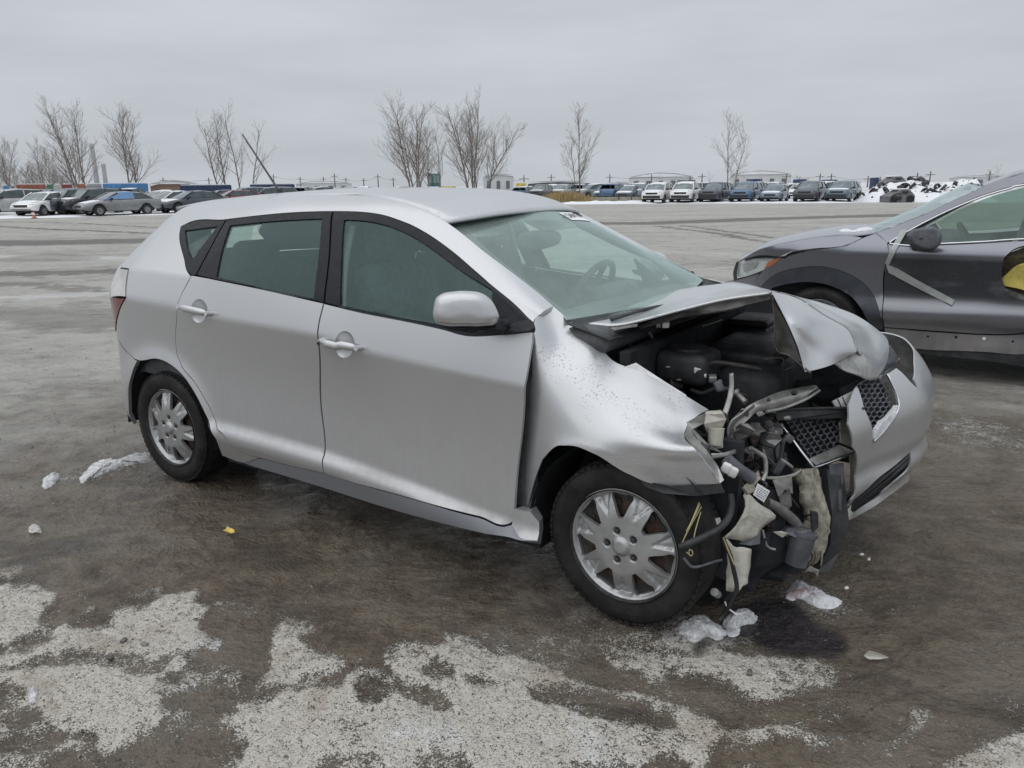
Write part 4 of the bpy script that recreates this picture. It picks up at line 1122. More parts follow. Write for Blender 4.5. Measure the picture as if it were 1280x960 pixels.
for sg in (-1, 1):
    mb = MB(); mb.tube([(-.17, sg * .755, 1.05), (-.19, sg * .67, 1.25), (-.21, sg * .575, 1.40)], [.04, .03], 8)
    mb.build('pillar_trim', M['pillar_trim'], CAR)
    MB().tube([(-1.12, sg * .66, 1.12), (-1.25, sg * .58, 1.26), (-1.38, sg * .47, 1.37)], [.07, .05], 8).build('pillar_trim', M['dash'], CAR)
    mb = MB(); mb.tube([(-.14, sg * .60, 1.36), (-.13, sg * .67, 1.2), (-.12, sg * .72, .95)], .018, 6); mb.build('seat_belt', M['pillar_trim'], CAR)
def seat(x, y, w=.48, rear=False):
    o = empty_part('seat', CAR); mb = MB()
    mb.rbox((x + .22, y, .53), (.52, w, .17), .06, ry=-.08)
    mb.build('seat_cushion', M['seat'], o)
    mb = MB(); mb.rbox((x - .06, y, .87), (.17, w, .66), .07, ry=-.24, seg=3); mb.build('seat_back', M['seat'], o)
    mb = MB(); mb.rbox((x - .155, y, 1.27), (.11, w * .56, .19), .05, ry=-.18, seg=3)
    for s in (-.06, .06): mb.cyl((x - .135, y + s, 1.15), (x - .15, y + s, 1.25), .008)
    mb.build('headrest', M['seat'], o)
def empty_part(name, parent):
    o = bpy.data.objects.new(name, None); COL.objects.link(o); o.parent = parent; o.empty_display_size = .1; return o
seat(.02, -.37); seat(.02, .37)
o = empty_part('rear_seat', CAR)
MB().rbox((-.70, 0, .55), (.5, 1.22, .16), .06).build('seat_cushion', M['seat'], o)
MB().rbox((-1.0, 0, .86), (.17, 1.24, .60), .07, ry=-.22).build('seat_back', M['seat'], o)
for y in (-.36, .36): MB().rbox((-1.09, y, 1.19), (.10, .27, .14), .045, ry=-.2).build('headrest', M['seat'], o)
mb = MB(); mb.rbox((.86, 0, .86), (.42, 1.46, .30), .08, seg=3); mb.rbox((.98, 0, .985), (.34, 1.40, .10), .04); mb.rbox((.66, .37, 1.0), (.14, .36, .12), .05, ry=-.2); mb.rbox((.45, 0, .6), (.6, .24, .3), .05)
mb.build('dashboard', M['dash'], CAR)
mb = MB(); c = Vector((.52, .37, .99)); ax = Vector((-.88, 0, .47)).normalized(); u = Vector((0, 1, 0)); w = ax.cross(u)
ring = [c + (u * cos(t) + w * sin(t)) * .185 for t in np.linspace(0, 2 * pi, 25)]
mb.tube(ring, .016, 8, 1, False); mb.rbox(c - ax * .02, (.06, .16, .12), .025, ry=-.5)
for t in (0, pi, -pi / 2): mb.cyl(c, c + (u * cos(t) + w * sin(t)) * .18, .014)
mb.cyl(c, c - ax * .25, .035); mb.build('steering_wheel', M['dash'], CAR)
# inside mirror behind the windshield
mp = []
for u, v in round_loop(np.array([(647, 301), (649, 293), (660, 289.5), (680, 288), (697, 289.5), (702, 297), (699, 304), (686, 309.5), (660, 313), (650, 311)]), 6, 9): mp.append(at(u, v, 'x', .50))
inflate(MB(), mp, .015, .02, np.array([1.0, -.2, 0]), .5, 4).build('rear_view_mirror', M['frit'], CAR)
MB().rbox((.30, -.33, 1.345), (.15, .34, .02), .009, ry=.42).build('sun_visor', M['liner'], CAR)
MB().rbox((.30, .33, 1.345), (.15, .34, .02), .009, ry=.42).build('sun_visor', M['liner'], CAR)
# ------------------------------------------------------------------ smashed front of the hatchback
def W(*pts):
    """picture points with the lateral plane each one lies in"""
    return [Y(u, v, y) for u, v, y in pts]

def plate(name, pts, m, th=.006, parent=CAR):
    return MB().slab(W(*pts), th).build(name, m, parent)

def cable(name, pts, m, r, n=8, parent=CAR):
    return MB().tube(W(*pts), r, n, 5).build(name, m, parent)

# right front wing: bent forward and open along the door
wing_fn = patch_fn([
    [Y(692, 383, -.665), Y(717, 404, -.665), Y(742, 423, -.665), Y(767, 450, -.665), Y(804, 465, -.655), Y(855, 493, -.64), Y(886, 511.6, -.63)],
    [Y(679, 392, -.72), Y(704, 425, -.73), Y(733, 447, -.745), Y(762, 474, -.745), Y(800, 491, -.735), Y(846, 514, -.72), Y(874, 528, -.71)],
    [Y(668, 401, -.80), Y(690, 452, -.81), Y(722, 480, -.825), Y(757, 506, -.825), Y(797, 522, -.815), Y(840, 538, -.80), Y(858, 546, -.79)],
    [Y(663, 450, -.825), Y(683, 492, -.85), Y(716, 519, -.875), Y(753, 538, -.88), Y(795, 550, -.888), Y(838, 559, -.885), Y(868, 560, -.875)],
    [Y(658, 540, -.80), Y(673, 545, -.85), Y(706, 545, -.892), Y(748, 557, -.90), Y(790, 573, -.892), Y(838, 580, -.875), Y(884, 580, -.862)],
    [Y(655, 590, -.80), Y(667, 592, -.84), Y(697, 556, -.895), Y(742, 566, -.905), Y(785, 591, -.882), Y(835, 606, -.852), Y(900, 603, -.838)],
    [Y(654, 640, -.79), Y(658, 638, -.82), Y(690, 566, -.895), Y(740, 575, -.905), Y(783, 601, -.880), Y(835, 617, -.846), Y(903, 613, -.832)]])
WING = Surf(wing_fn, (0, 1), (0, 1), 140, 140, (.5, 1.0))
wing_out = [(692, 383), (717, 404), (742, 422), (750, 432), (767, 450.6), (804.4, 464.7), (855, 493), (886, 511.6), (860, 529), (855.5, 545), (868, 560), (885, 580), (901, 600), (897.5, 604.5), (832.5, 607), (810, 603.8), (790, 595), (765, 581), (740, 566), (722.5, 558.8), (705, 557), (690, 561), (677.5, 575), (667.5, 602.5), (660, 631), (656, 636), (657, 600), (658, 570), (661, 511), (665, 470), (664.8, 424), (668, 401), (679, 392)]
def dent(P):
    return (.0035 * vnoise(P, 3, 9, 2) + .0035 * (np.abs(vnoise(P, 4, 5, 2)) - .3)) * sstep(1.0, 1.35, P[:, 0])
wing = WING.part('front_wing', wing_out, M['silver_wet'], CAR, step=.013, th=.004, corner=.5, bump=dent)
# turned-up front flange of the wing and its inner lip
plate('wing_flange', [(856, 545, -.79), (861, 530, -.76), (874, 549, -.74), (897, 582, -.80), (905, 600, -.84), (900, 604, -.855), (884, 580, -.85), (868, 560, -.83)], M['bare'], .004, wing)
plate('wing_lip', [(782, 458, -.655), (795, 453.4, -.64), (825, 473, -.635), (858, 494, -.625), (855, 497, -.635), (824, 478, -.645), (796, 462, -.65)], M['white_plastic'], .006, wing)
cable('wing_lip_seam', [(796, 457, -.63), (826, 475, -.625), (857, 495.5, -.615)], M['bare_dark'], .002, 5, wing)
# dark door shut seen through the open gap, with a rusty bracket
plate('door_shut', [(662, 424, -.76), (668, 424, -.76), (664, 636, -.74), (650, 640, -.76)], M['void'], .02)
plate('hinge_bracket', [(661, 610, -.76), (668, 607, -.76), (669, 618, -.76), (664, 626, -.76), (662, 634, -.76), (659, 626, -.76)], M['rust'], .012)
# plastic strip hanging under the wing edge
plate('liner_strip', [(800, 600, -.86), (835, 608, -.86), (900, 605, -.84), (905, 616, -.84), (870, 620, -.85), (830, 617, -.86), (806, 608, -.86)], M['black_plastic'], .008)

# bonnet: rear half lifted into a ridge, front half folded down over the grille
BH = CAR
hood_r = patch_fn([
    [Y(735, 404, -.63), Y(762, 394, -.42), Y(795, 380, -.15), Y(845, 362, .20), Y(915, 352.5, .60)],
    [Y(775, 405.5, -.62), Y(810, 392, -.38), Y(850, 377, -.08), Y(890, 364, .22), Y(932, 355, .60)],
    [Y(850, 386.5, -.56), Y(872, 377, -.34), Y(895, 370, -.08), Y(922, 362, .22), Y(948, 359, .60)],
    [Y(905, 373, -.48), Y(918, 368, -.28), Y(932, 364, -.05), Y(948, 361, .24), Y(960, 362, .60)],
    [Y(963, 364.5, -.42), Y(966, 364, -.25), Y(970, 364.5, -.05), Y(974, 365.5, .25), Y(976, 367, .60)]])
aa, bb = np.meshgrid(np.linspace(0, 1, 30), np.linspace(0, 1, 26), indexing='ij')
P = hood_r(aa.ravel(), bb.ravel()); P[:, 2] += .004 * vnoise(P[:, :2], 5, 3.5, 2)
o = link('bonnet', mesh('bonnet', P, [(i * 26 + j, (i + 1) * 26 + j, (i + 1) * 26 + j + 1, i * 26 + j + 1) for i in range(29) for j in range(25)]), M['silver_wet'], CAR)
md = o.modifiers.new('thickness', 'SOLIDIFY'); md.thickness = .008; md.offset = -1
bonnet = o
def crumple(P, a, b):
    P = P.copy(); n = 1.2 * np.abs(vnoise(P, 11, 5, 2)) + .9 * np.abs(vnoise(P, 12, 11, 2)) - .6
    P += (CP - P) / np.linalg.norm(CP - P, axis=1)[:, None] * (.013 * n * np.sin(np.clip(a, 0, 1) * pi) * np.sin(np.clip(b, 0, 1) * pi))[:, None]
    return P
patch('bonnet_front_fold', [
    [Y(964, 364, -.42), Y(973, 366, -.33), Y(984, 368.5, -.22), Y(1000, 374, -.10)],
    [Y(975, 385, -.43), Y(992, 388, -.37), Y(1010, 391, -.27), Y(1030, 394, -.08)],
    [Y(985, 405, -.44), Y(1002, 408, -.41), Y(1026, 410, -.25), Y(1060, 412, -.03)],
    [Y(997, 433, -.46), Y(1013, 436, -.36), Y(1040, 436, -.27), Y(1071, 437.5, -.08)],
    [Y(1006, 465, -.46), Y(1024, 461, -.38), Y(1042, 455, -.28), Y(1060, 445, -.13)]], M['silver'], bonnet, 26, 26, 0, crumple, sharp=13)
patch('bonnet_front', [
    [Y(964, 363.5, -.42), Y(984, 368, -.22), Y(1000, 373.5, -.10), Y(1030, 393.5, -.08), Y(1060, 411.5, -.03), Y(1071, 437, -.08), Y(1080, 452, -.02), Y(1087, 474, .0)],
    [Y(975, 364.5, .0), Y(996, 370.5, .08), Y(1016, 377.5, .15), Y(1050, 395, .2), Y(1077, 412, .20), Y(1091, 434, .15), Y(1096, 454, .10), Y(1092, 474, .04)],
    [Y(980, 366, .35), Y(1005, 373, .38), Y(1034, 380.5, .40), Y(1071, 394.5, .42), Y(1101, 415.5, .42), Y(1110.5, 428.5, .36), Y(1108.5, 452.5, .24), Y(1096, 473.5, .08)]],
    M['silver_wet'], bonnet, 24, 40, 0, sharp=13, noise=lambda P, a, b: P + np.array([0, 0, 1.0]) * (.022 * (np.abs(vnoise(P, 8, 4, 2)) - .3) * np.sin(a * pi))[:, None])
patch('bonnet_torn_edge', [
    [Y(1044, 455, -.26), Y(1052, 449, -.16), Y(1062, 441.5, -.09), Y(1073, 439, -.05), Y(1084, 448, -.0), Y(1089, 453, .01)],
    [Y(1050, 460, -.20), Y(1060, 458, -.15), Y(1070, 455, -.10), Y(1079, 455, -.06), Y(1087, 459, -.02), Y(1094, 461, .03)],
    [Y(1062, 465, -.18), Y(1070, 468, -.14), Y(1077, 471, -.09), Y(1083, 474.5, -.05), Y(1090, 475.5, .0), Y(1097, 472, .05)]], M['torn_paint'], bonnet, 10, 18, .004, crumple, sharp=12)
plate('bonnet_inner_frame', [(798, 406.5, -.56), (850, 388.5, -.52), (905, 375.5, -.45), (962, 366.5, -.40), (963, 374, -.40), (905, 388, -.46), (850, 396, -.54), (800, 410, -.58)], M['bare_dark'], .01, bonnet)
plate('bonnet_inner_skin', [(967, 377, -.36), (985, 408, -.36), (1002, 453, -.38), (971, 436, -.34)], M['bare_dark'], .006, bonnet)
cable('bonnet_inner_edge', [(966, 372, -.40), (968, 400, -.38), (970.5, 436, -.36), (986, 444, -.40), (1000, 455, -.44), (1013, 466, -.46)], M['bare_dark'], .0035, 6, bonnet)
# bonnet hinge arm by the cowl
patch('bonnet_hinge', [[Y(742, 421, -.64), Y(752, 413, -.63), Y(772, 407.5, -.62), Y(797, 404.5, -.60)], [Y(748, 427, -.64), Y(757, 419, -.63), Y(775, 412, -.62), Y(797, 408.5, -.60)]], M['bare'], CAR, 4, 16, .004)

# engine bay: firewall, inner wings and floor in shade, then what can be made out in it
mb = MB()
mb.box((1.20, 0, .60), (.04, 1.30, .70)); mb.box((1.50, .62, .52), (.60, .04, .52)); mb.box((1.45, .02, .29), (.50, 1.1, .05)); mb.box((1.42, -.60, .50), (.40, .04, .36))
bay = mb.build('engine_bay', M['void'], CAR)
mb = MB(); mb.rbox((1.45, .05, .62), (.36, .62, .46), .05); mb.rbox((1.44, .10, .86), (.30, .48, .06), .02)
mb.build('engine', M['black_plastic'], CAR)
mb = MB(); mb.rbox((1.33, .46, .80), (.17, .24, .20), .015); mb.rbox((1.33, .46, .915), (.18, .25, .03), .01); mb.build('battery', M['black_plastic'], CAR)
mb = MB(); mb.rbox((1.32, -.34, .86), (.20, .20, .12), .03); mb.cyl((1.32, -.34, .80), (1.32, -.34, .93), .07); mb.build('brake_reservoir', M['black_plastic'], CAR)
MB().cyl((1.32, -.58, .45), (1.30, -.56, .80), .10, .085, 20).build('strut_tower', M['steel'], CAR)
cable('intake_hose', [(806, 456, -.30), (820, 449, -.25), (838, 442, -.2), (860, 441, -.15), (880, 452, -.12), (896, 471, -.10), (905, 488, -.10)], M['grey_plastic'], .026, 12)
cable('coolant_hose', [(790, 432, -.2), (800, 447, -.22), (812, 455, -.2), (818, 466, -.2), (836, 476, -.25)], M['grey_plastic'], .018, 10)
cable('heater_pipe', [(783, 413, -.45), (786, 425, -.40), (790, 437, -.36)], M['bare'], .006)
cable('heater_pipe', [(811, 415, -.35), (817, 425, -.32), (823, 433, -.30)], M['bare'], .006)
cable('brake_line', [(832, 459, -.45), (845, 458.5, -.42), (860, 461, -.40), (862, 464, -.40)], M['bare'], .004)
cable('brake_line', [(846, 475, -.45), (856, 474.5, -.42), (862, 474, -.40)], M['bare'], .004)
cable('bonnet_cable', [(878, 407.5, -.2), (890, 404, -.2), (903, 399.5, -.2)], M['bare'], .003)
for (u, v, y, s, m) in ((873, 462, -.42, .036, 'white_plastic'), (880, 469, -.42, .016, 'white_plastic'), (890.5, 473, -.40, .028, 'bare'), (845, 476, -.4, .05, 'bare_dark'), (832, 405, -.5, .025, 'white_plastic'), (823, 406, -.5, .018, 'bare')):
    MB().rbox(Y(u, v, y), (s, s, s * .9), s * .15, rz=.5, rx=.3).build('fuse_holder', M[m], CAR)
patch('relay_box_lid', [[Y(893, 478, -.5), Y(902, 474, -.48)], [Y(898, 490, -.5), Y(906, 488, -.48)]], M['grey_plastic'], CAR, 4, 4, .02)
MB().cyl(Y(921, 492, -.42), Y(932, 503, -.44), .011, n=14).cyl(Y(918, 489, -.42), Y(921, 492, -.42), .016, n=14).build('sensor', M['bare'], CAR)
MB().slab(W((955, 468, 0.05), (1000, 475, .05), (1040, 470, .1), (1050, 480, .1), (1048, 500, .05), (1030, 498, 0), (1000, 490, 0), (960, 485, 0)), .05).build('slam_panel', M['void'], CAR)
# bonnet stay standing up
patch('bonnet_stay', [[Y(911.5, 467, -.52), Y(916.5, 466, -.52)], [Y(911, 485, -.53), Y(917, 487, -.53)], [Y(907, 503, -.55), Y(913.5, 505, -.55)], [Y(901, 520, -.58), Y(907, 524, -.58)]], M['bare'], CAR, 16, 4, .004)

# bent radiator support with punched holes
RS = Surf(patch_fn([
    [Y(911, 527, -.52), Y(926, 514, -.50), Y(941, 503.5, -.46), Y(956, 496, -.40), Y(981, 487.5, -.30), Y(1002, 483, -.24), Y(1023, 480.5, -.18)],
    [Y(915, 535, -.52), Y(930, 521, -.50), Y(945, 509, -.47), Y(957, 505, -.43), Y(982, 498, -.33), Y(1004, 490, -.27), Y(1024, 484.5, -.20)],
    [Y(919, 541, -.52), Y(934, 526, -.50), Y(948, 514, -.46), Y(958, 514, -.42), Y(981, 508.5, -.32), Y(1006, 498, -.27), Y(1024, 487, -.20)]]), (0, 1), (0, 1), 60, 120, (.2, .8))
def hole(u, v, r): return [(u + r * cos(t), v + r * .85 * sin(t)) for t in np.linspace(0, 2 * pi, 13)[:-1]]
rs_out = [(912, 527), (926, 514), (941, 504), (956, 497), (969, 491), (981, 488), (1002, 483.5), (1021, 481), (1023, 485), (1008, 496), (996, 503), (981, 508), (970, 511), (958, 513.5), (949, 513), (934, 525.5), (918, 539)]
RS.part('radiator_support', rs_out, M['bare'], CAR, holes=[hole(993, 490.5, 4.6), hole(961.5, 499.5, 3.2), hole(931, 514.5, 2.0)], step=.012, hstep=.006, th=.02, corner=.4, bump=lambda P: .004 * vnoise(P, 2, 30, 2))
cable('radiator_support_flange', [(958, 514.5, -.44), (981, 509.5, -.34), (1007, 499, -.28), (1024, 488, -.2)], M['bare'], .006, 6)
# curled inner wing end and headlamp tray
patch('inner_wing', [[Y(941, 504, -.5), Y(925, 517, -.54), Y(913, 526, -.56), Y(908, 540, -.57), Y(912, 554, -.56), Y(921, 562, -.54)],
                     [Y(944, 508, -.46), Y(931, 519, -.48), Y(919, 530, -.50), Y(916, 542, -.51), Y(919, 551, -.50), Y(924, 560, -.48)]], M['bare'], CAR, 6, 30, .005)
plate('washer_filler', [(884, 518, -.66), (905, 517, -.64), (908, 524, -.63), (903, 535, -.62), (904, 560, -.62), (895, 561, -.63), (884, 541, -.66), (880, 530, -.68)], M['cream'], .03)
MB().cyl(Y(895, 535, -.65), Y(894, 556, -.66), .028, .024, 16).build('washer_neck', M['cream'], CAR)
plate('lamp_tray', [(860, 528, -.74), (869, 523, -.73), (882, 517.5, -.70), (880, 529, -.70), (868, 537, -.73), (882, 552, -.72), (905, 567, -.68), (890, 562, -.70), (872, 548, -.75), (864, 537, -.76)], M['bare'], .01)
patch('lamp_bracket', [[Y(889, 567, -.72), Y(905, 566, -.68), Y(924, 560, -.6)], [Y(890, 574, -.72), Y(906, 571, -.68), Y(925, 566, -.6)]], M['bare'], CAR, 4, 16, .006)
plate('lamp_gasket', [(868, 552, -.77), (888, 556, -.74), (888, 568, -.74), (885, 576, -.77), (876, 566, -.79)], M['black_plastic'], .02)
MB().tube(W((908, 574, -.72), (922, 586, -.70), (940, 598, -.66)), .021, 14, 3).build('fog_lamp_body', M['grey_plastic'], CAR)
for u, v, y in ((908, 585, -.76), (916, 590, -.75)):
    MB().rbox(Y(u, v, y), (.030, .024, .034), .007, rz=.4, ry=.4).build('lamp_bulb', M['white_plastic'], CAR)
plate('lamp_mount', [(929, 608, -.70), (938, 600, -.66), (948, 588, -.6), (951, 598, -.62), (944, 606, -.66), (943, 615, -.68), (935, 617, -.70)], M['cream_dirty'], .012)
lb = plate('parts_label', [(947.5, 604.7, -.69), (962.5, 614, -.67), (955, 628, -.68), (942, 619, -.70)], M['sticker'], .006)
mb = MB(); A, B, D = Y(947.5, 604.7, -.69), Y(962.5, 614, -.67), Y(942, 619, -.70); rnd = random.Random(4)
nn = Vector(np.cross(B - A, D - A)).normalized(); nn = nn if nn.dot(Vector(CP - A)) > 0 else -nn
for i in range(5):
    x = .1
    while x < .88:
        w = rnd.choice((.03, .05, .09)); p = A + (B - A) * x + (D - A) * (.14 + .17 * i)
        q = [p, p + (B - A) * w, p + (B - A) * w + (D - A) * .07, p + (D - A) * .07]
        mb.add([Vector(k) + nn * .0012 for k in q], [(0, 1, 2, 3)]); x += w + rnd.choice((.04, .07))
k = mb.build('label_print', M['ink'], lb); k['kind'] = 'stuff'

# core: condenser, subframe and plastics in the dark behind the torn bumper
plate('radiator', [(925, 530, -.30), (1000, 512, -.05), (1010, 600, -.10), (1000, 700, -.25), (930, 690, -.40)], M['void'], .05)
plate('subframe', [(880, 700, -.45), (930, 696, -.40), (1000, 690, -.30), (1006, 706, -.34), (985, 712, -.38), (978, 722, -.42), (950, 718, -.45), (938, 735, -.50), (920, 731, -.52), (905, 750, -.55), (893, 742, -.52)], M['void'], .03)
plate('wheel_liner', [(890, 612, -.60), (935, 606, -.52), (980, 612, -.40), (985, 700, -.40), (925, 735, -.50), (895, 720, -.60)], M['void'], .02)
plate('crash_bracket', [(955, 545, -.35), (968, 540, -.3), (975, 555, -.3), (985, 575, -.3), (975, 590, -.32), (962, 580, -.35), (952, 565, -.36)], M['bare_dark'], .02)
patch('lower_tie_bar', [[Y(958, 596, -.46), Y(975, 596, -.42), Y(992, 592, -.38), (Y(1003, 586, -.34))], [Y(958, 599, -.46), Y(975, 599.5, -.42), Y(993, 595.5, -.38), Y(1003, 588.5, -.34)]], M['bare'], CAR, 4, 16, .01)
plate('tie_plate', [(966, 600, -.44), (990, 596, -.40), (991, 617, -.40), (981, 612, -.42), (974, 624, -.43)], M['bare'], .005)
plate('tie_plate', [(974, 622, -.44), (988, 612, -.42), (990, 632, -.42), (982, 640, -.43), (976, 630, -.44)], M['bare_dark'], .02)
cable('chassis_rail', [(958, 628, -.50), (974, 636, -.46), (993, 652, -.42), (1003, 668, -.40)], M['bare_dark'], .019, 10)
cable('rail_pipe', [(938, 560, -.55), (948, 566, -.52), (956, 573, -.5), (957, 590, -.5), (953, 601, -.52)], M['bare'], .008)
cable('rail_pipe', [(976, 574, -.4), (985, 580, -.38), (990, 584, -.36)], M['bare'], .006)
# grimy canister
mb = MB(); c0, c1 = Y(1004, 668, -.40), Y(994, 705, -.42); mb.cyl(c0, c1, .045, .038, 20); mb.tube([c0 + Vector(c0 - c1).normalized() * .012, c0 - Vector(c0 - c1).normalized() * .0], .050, 20, 1)
mb.build('canister', M['grey_plastic'], CAR)
plate('canister_cover', [(980, 666, -.46), (985, 660, -.45), (1005, 657, -.42), (1014, 662, -.40), (1013, 680, -.41), (1009, 684, -.42), (995, 672, -.45)], M['grey_plastic'], .03)
plate('canister_bracket', [(966, 665, -.47), (977, 664, -.46), (985, 667, -.46), (978, 672, -.46)], M['cream'], .004)
# crushed bumper foam
patch('bumper_foam', [
    [Y(1004, 588, -.34), Y(1013, 586, -.30), Y(1024, 585, -.26)], [Y(1013, 611, -.34), Y(1021, 610, -.29), Y(1029, 612, -.26)],
    [Y(1017, 634, -.34), Y(1026, 632, -.30), Y(1035, 632, -.27)], [Y(1022, 655, -.36), Y(1030, 652, -.31), Y(1038, 650, -.28)],
    [Y(1018, 672, -.37), Y(1027, 672, -.32), Y(1037, 672, -.29)], [Y(1013, 692, -.38), Y(1022, 695, -.34), Y(1030, 692, -.31)]],
    M['cream_dirty'], CAR, 40, 14, .05, lambda P, a, b: P + .012 * np.stack([vnoise(P, 21, 28, 3), vnoise(P, 22, 28, 3), vnoise(P, 23, 28, 2)], -1))
rnd = random.Random(9); mb = MB()
for k in range(5):
    u = 1012 + 3 * k * 1.2; mb.tube(W((u, 688, -.36), (u - 2 + rnd.random() * 4, 698, -.36), (u - 4 + rnd.random() * 8, 701 + rnd.random() * 9, -.36)), [.006, .002], 5, 3)
k = mb.build('foam_tatters', M['cream_dirty'], CAR); k['kind'] = 'stuff'
plate('tow_loop', [(1004, 716, -.40), (1012, 708, -.40), (1024, 714, -.39), (1022, 722, -.39), (1019, 716, -.39), (1010, 714, -.40)], M['bare'], .006)
plate('bumper_clip', [(1014, 640, -.38), (1023, 642, -.37), (1023, 660, -.37), (1016, 664, -.38)], M['black_plastic'], .02)
plate('bumper_liner', [(1034, 588, -.20), (1054, 584, -.16), (1060, 640, -.14), (1062, 655, -.14), (1050, 690, -.2), (1036, 715, -.28), (1024, 712, -.30), (1038, 680, -.26), (1040, 640, -.24), (1036, 610, -.22)], M['black_plastic'], .03)
plate('bumper_inner_panel', [(1037, 582, -.20), (1055, 580, -.17), (1054, 605, -.17), (1038, 607, -.20)], M['grey_plastic'], .012)
plate('bumper_inner_panel', [(1037, 612, -.21), (1052, 612, -.19), (1052, 640, -.19), (1040, 632, -.21)], M['grey_plastic'], .012)

# cream splash shield, torn in two
patch('splash_shield', [
    [Y(926, 621, -.62), Y(932, 617, -.60), Y(946, 628, -.56), Y(959, 638, -.52)],
    [Y(927, 638, -.64), Y(936, 634, -.60), Y(948, 642, -.57), Y(966, 648, -.52)],
    [Y(918, 660, -.68), Y(930, 654, -.62), Y(940, 656, -.59), Y(953, 658, -.55)],
    [Y(904, 672, -.72), Y(914, 674, -.68), Y(926, 676, -.62), Y(941, 669, -.58)]], M['cream'], CAR, 9, 9, .004, sharp=14, noise=lambda P, a, b: P + .028 * np.stack([np.abs(vnoise(P, 31, 12, 2)), np.abs(vnoise(P, 32, 12, 2)), 0 * a], -1))
patch('splash_shield', [
    [Y(904, 672, -.72), Y(914, 684, -.68), Y(926, 684, -.64), Y(936, 686, -.62)],
    [Y(906, 690, -.71), Y(915, 700, -.68), Y(926, 700, -.65), Y(937, 694, -.62)],
    [Y(908, 718, -.71), Y(916, 720, -.68), Y(926, 722, -.66), Y(934, 725, -.64)],
    [Y(906, 740, -.71), Y(914, 741, -.69), Y(922, 738, -.68), Y(928, 733, -.66)]], M['cream'], CAR, 9, 8, .004, sharp=14, noise=lambda P, a, b: P + .022 * np.stack([np.abs(vnoise(P, 41, 14, 2)), np.abs(vnoise(P, 42, 14, 2)), 0 * a], -1))
plate('shield_flap', [(892, 649, -.72), (900, 647, -.70), (902, 655, -.70), (899, 662, -.71), (894, 656, -.72)], M['cream'], .006)
plate('shield_flap', [(936, 662, -.58), (951, 664, -.55), (950, 680, -.56), (938, 682, -.60), (924, 680, -.62)], M['grey_plastic'], .008)
cable('hose', [(913, 618, -.70), (914, 632, -.72), (910, 648, -.76), (897, 662, -.82), (878, 672, -.86), (862, 679, -.89), (850, 684, -.90)], M['black_plastic'], .012, 10)
cable('hose', [(904, 676, -.74), (912, 692, -.73), (917, 712, -.72), (921, 735, -.70), (914, 752, -.70), (905, 768, -.70), (899, 775, -.71)], M['black_plastic'], .008)
cable('shield_wire', [(904, 672, -.745), (911, 690, -.74), (918, 706, -.73)], M['wire'], .003, 6)
cable('stay_rod', [(855, 698, -.90), (867, 709, -.88), (893, 702, -.80), (902, 700, -.77)], M['grey_plastic'], .005, 6)
cable('stay_rod', [(953, 662, -.52), (957, 679, -.52), (962, 685, -.51), (969, 687, -.50)], M['bare'], .005, 6)
for pts in (((874, 628, -.83), (866, 648, -.86), (853, 678, -.90)), ((877, 633, -.83), (864, 656, -.86), (852, 680, -.90)), ((876, 640, -.83), (870, 660, -.86), (867, 674, -.88)), ((875, 630, -.83), (868, 645, -.855), (858, 664, -.885)),
            ((858, 690, -.90), (864, 695, -.90), (866, 690, -.90), (862, 687, -.90), (861, 693, -.90))):
    cable('loose_wire', pts, M['wire'], .0018, 5)
cable('loose_wire', [(906, 752, -.70), (910, 760, -.70), (920, 768, -.69), (923, 774, -.68)], M['white_plastic'], .003, 5)
mb = MB(); mb.cyl(Y(893, 740, -.74), Y(897, 743, -.70), .014, n=12); mb.build('ball_joint', M['bare'], CAR)
rnd = random.Random(12)
for k in range(26):   # harness strands in the dark core
    u, v = rnd.uniform(905, 985), rnd.uniform(535, 660); y = -.62 + (u - 905) / 80 * .25
    cable('harness', [(u, v, y), (u + rnd.uniform(-14, 14), v + rnd.uniform(4, 16), y), (u + rnd.uniform(-16, 16), v + rnd.uniform(14, 34), y + .03)], M[rnd.choice(['black_plastic', 'grey_plastic', 'bare_dark', 'steel'])], rnd.choice((.003, .005, .008)), 6)
for k in range(22):   # broken mounts and clips
    u, v = rnd.uniform(915, 1000), rnd.uniform(530, 690); y = -.50 + (u - 915) / 85 * .2; s = rnd.uniform(.015, .04)
    MB().rbox(Y(u, v, y), (s, s * rnd.uniform(.5, 1.3), s * rnd.uniform(.5, 1.6)), s * .12, rz=rnd.random() * 3, rx=rnd.random() * 3).build('broken_mount', M[rnd.choice(['black_plastic', 'grey_plastic', 'bare_dark', 'bare', 'steel'])], CAR)

rnd = random.Random(33)
for k in range(46):   # torn and folded bits of sheet metal and plastic
    u, v = rnd.uniform(888, 972), rnd.uniform(515, 705); y = -.60 + (u - 888) / 112 * .30 + rnd.uniform(-.05, .03); s = rnd.uniform(5, 13); a0 = rnd.random() * 6
    if v > 640 and u < 940: continue
    n = rnd.choice((4, 5, 6)); pts = [(u + s * rnd.uniform(.5, 1.1) * cos(a0 + 2 * pi * i / n) * 1.2, v + s * rnd.uniform(.4, 1.1) * sin(a0 + 2 * pi * i / n), y + rnd.uniform(-.025, .025)) for i in range(n)]
    plate('torn_sheet', pts, M[rnd.choice(['bare_dark', 'bare_dark', 'steel', 'black_plastic', 'black_plastic', 'grey_plastic', 'bare', 'rust'])], rnd.uniform(.002, .008))
for k in range(14):
    u, v = rnd.uniform(900, 1000), rnd.uniform(520, 660); y = -.64 + (u - 888) / 112 * .30; p = Y(u, v, y)
    MB().cyl(p, p + Vector((rnd.uniform(-1, 1), rnd.uniform(-1, .2), rnd.uniform(-1, 1))).normalized() * rnd.uniform(.012, .03), rnd.uniform(.004, .009), n=8).build('bolt', M[rnd.choice(['bare', 'steel', 'rust'])], CAR)
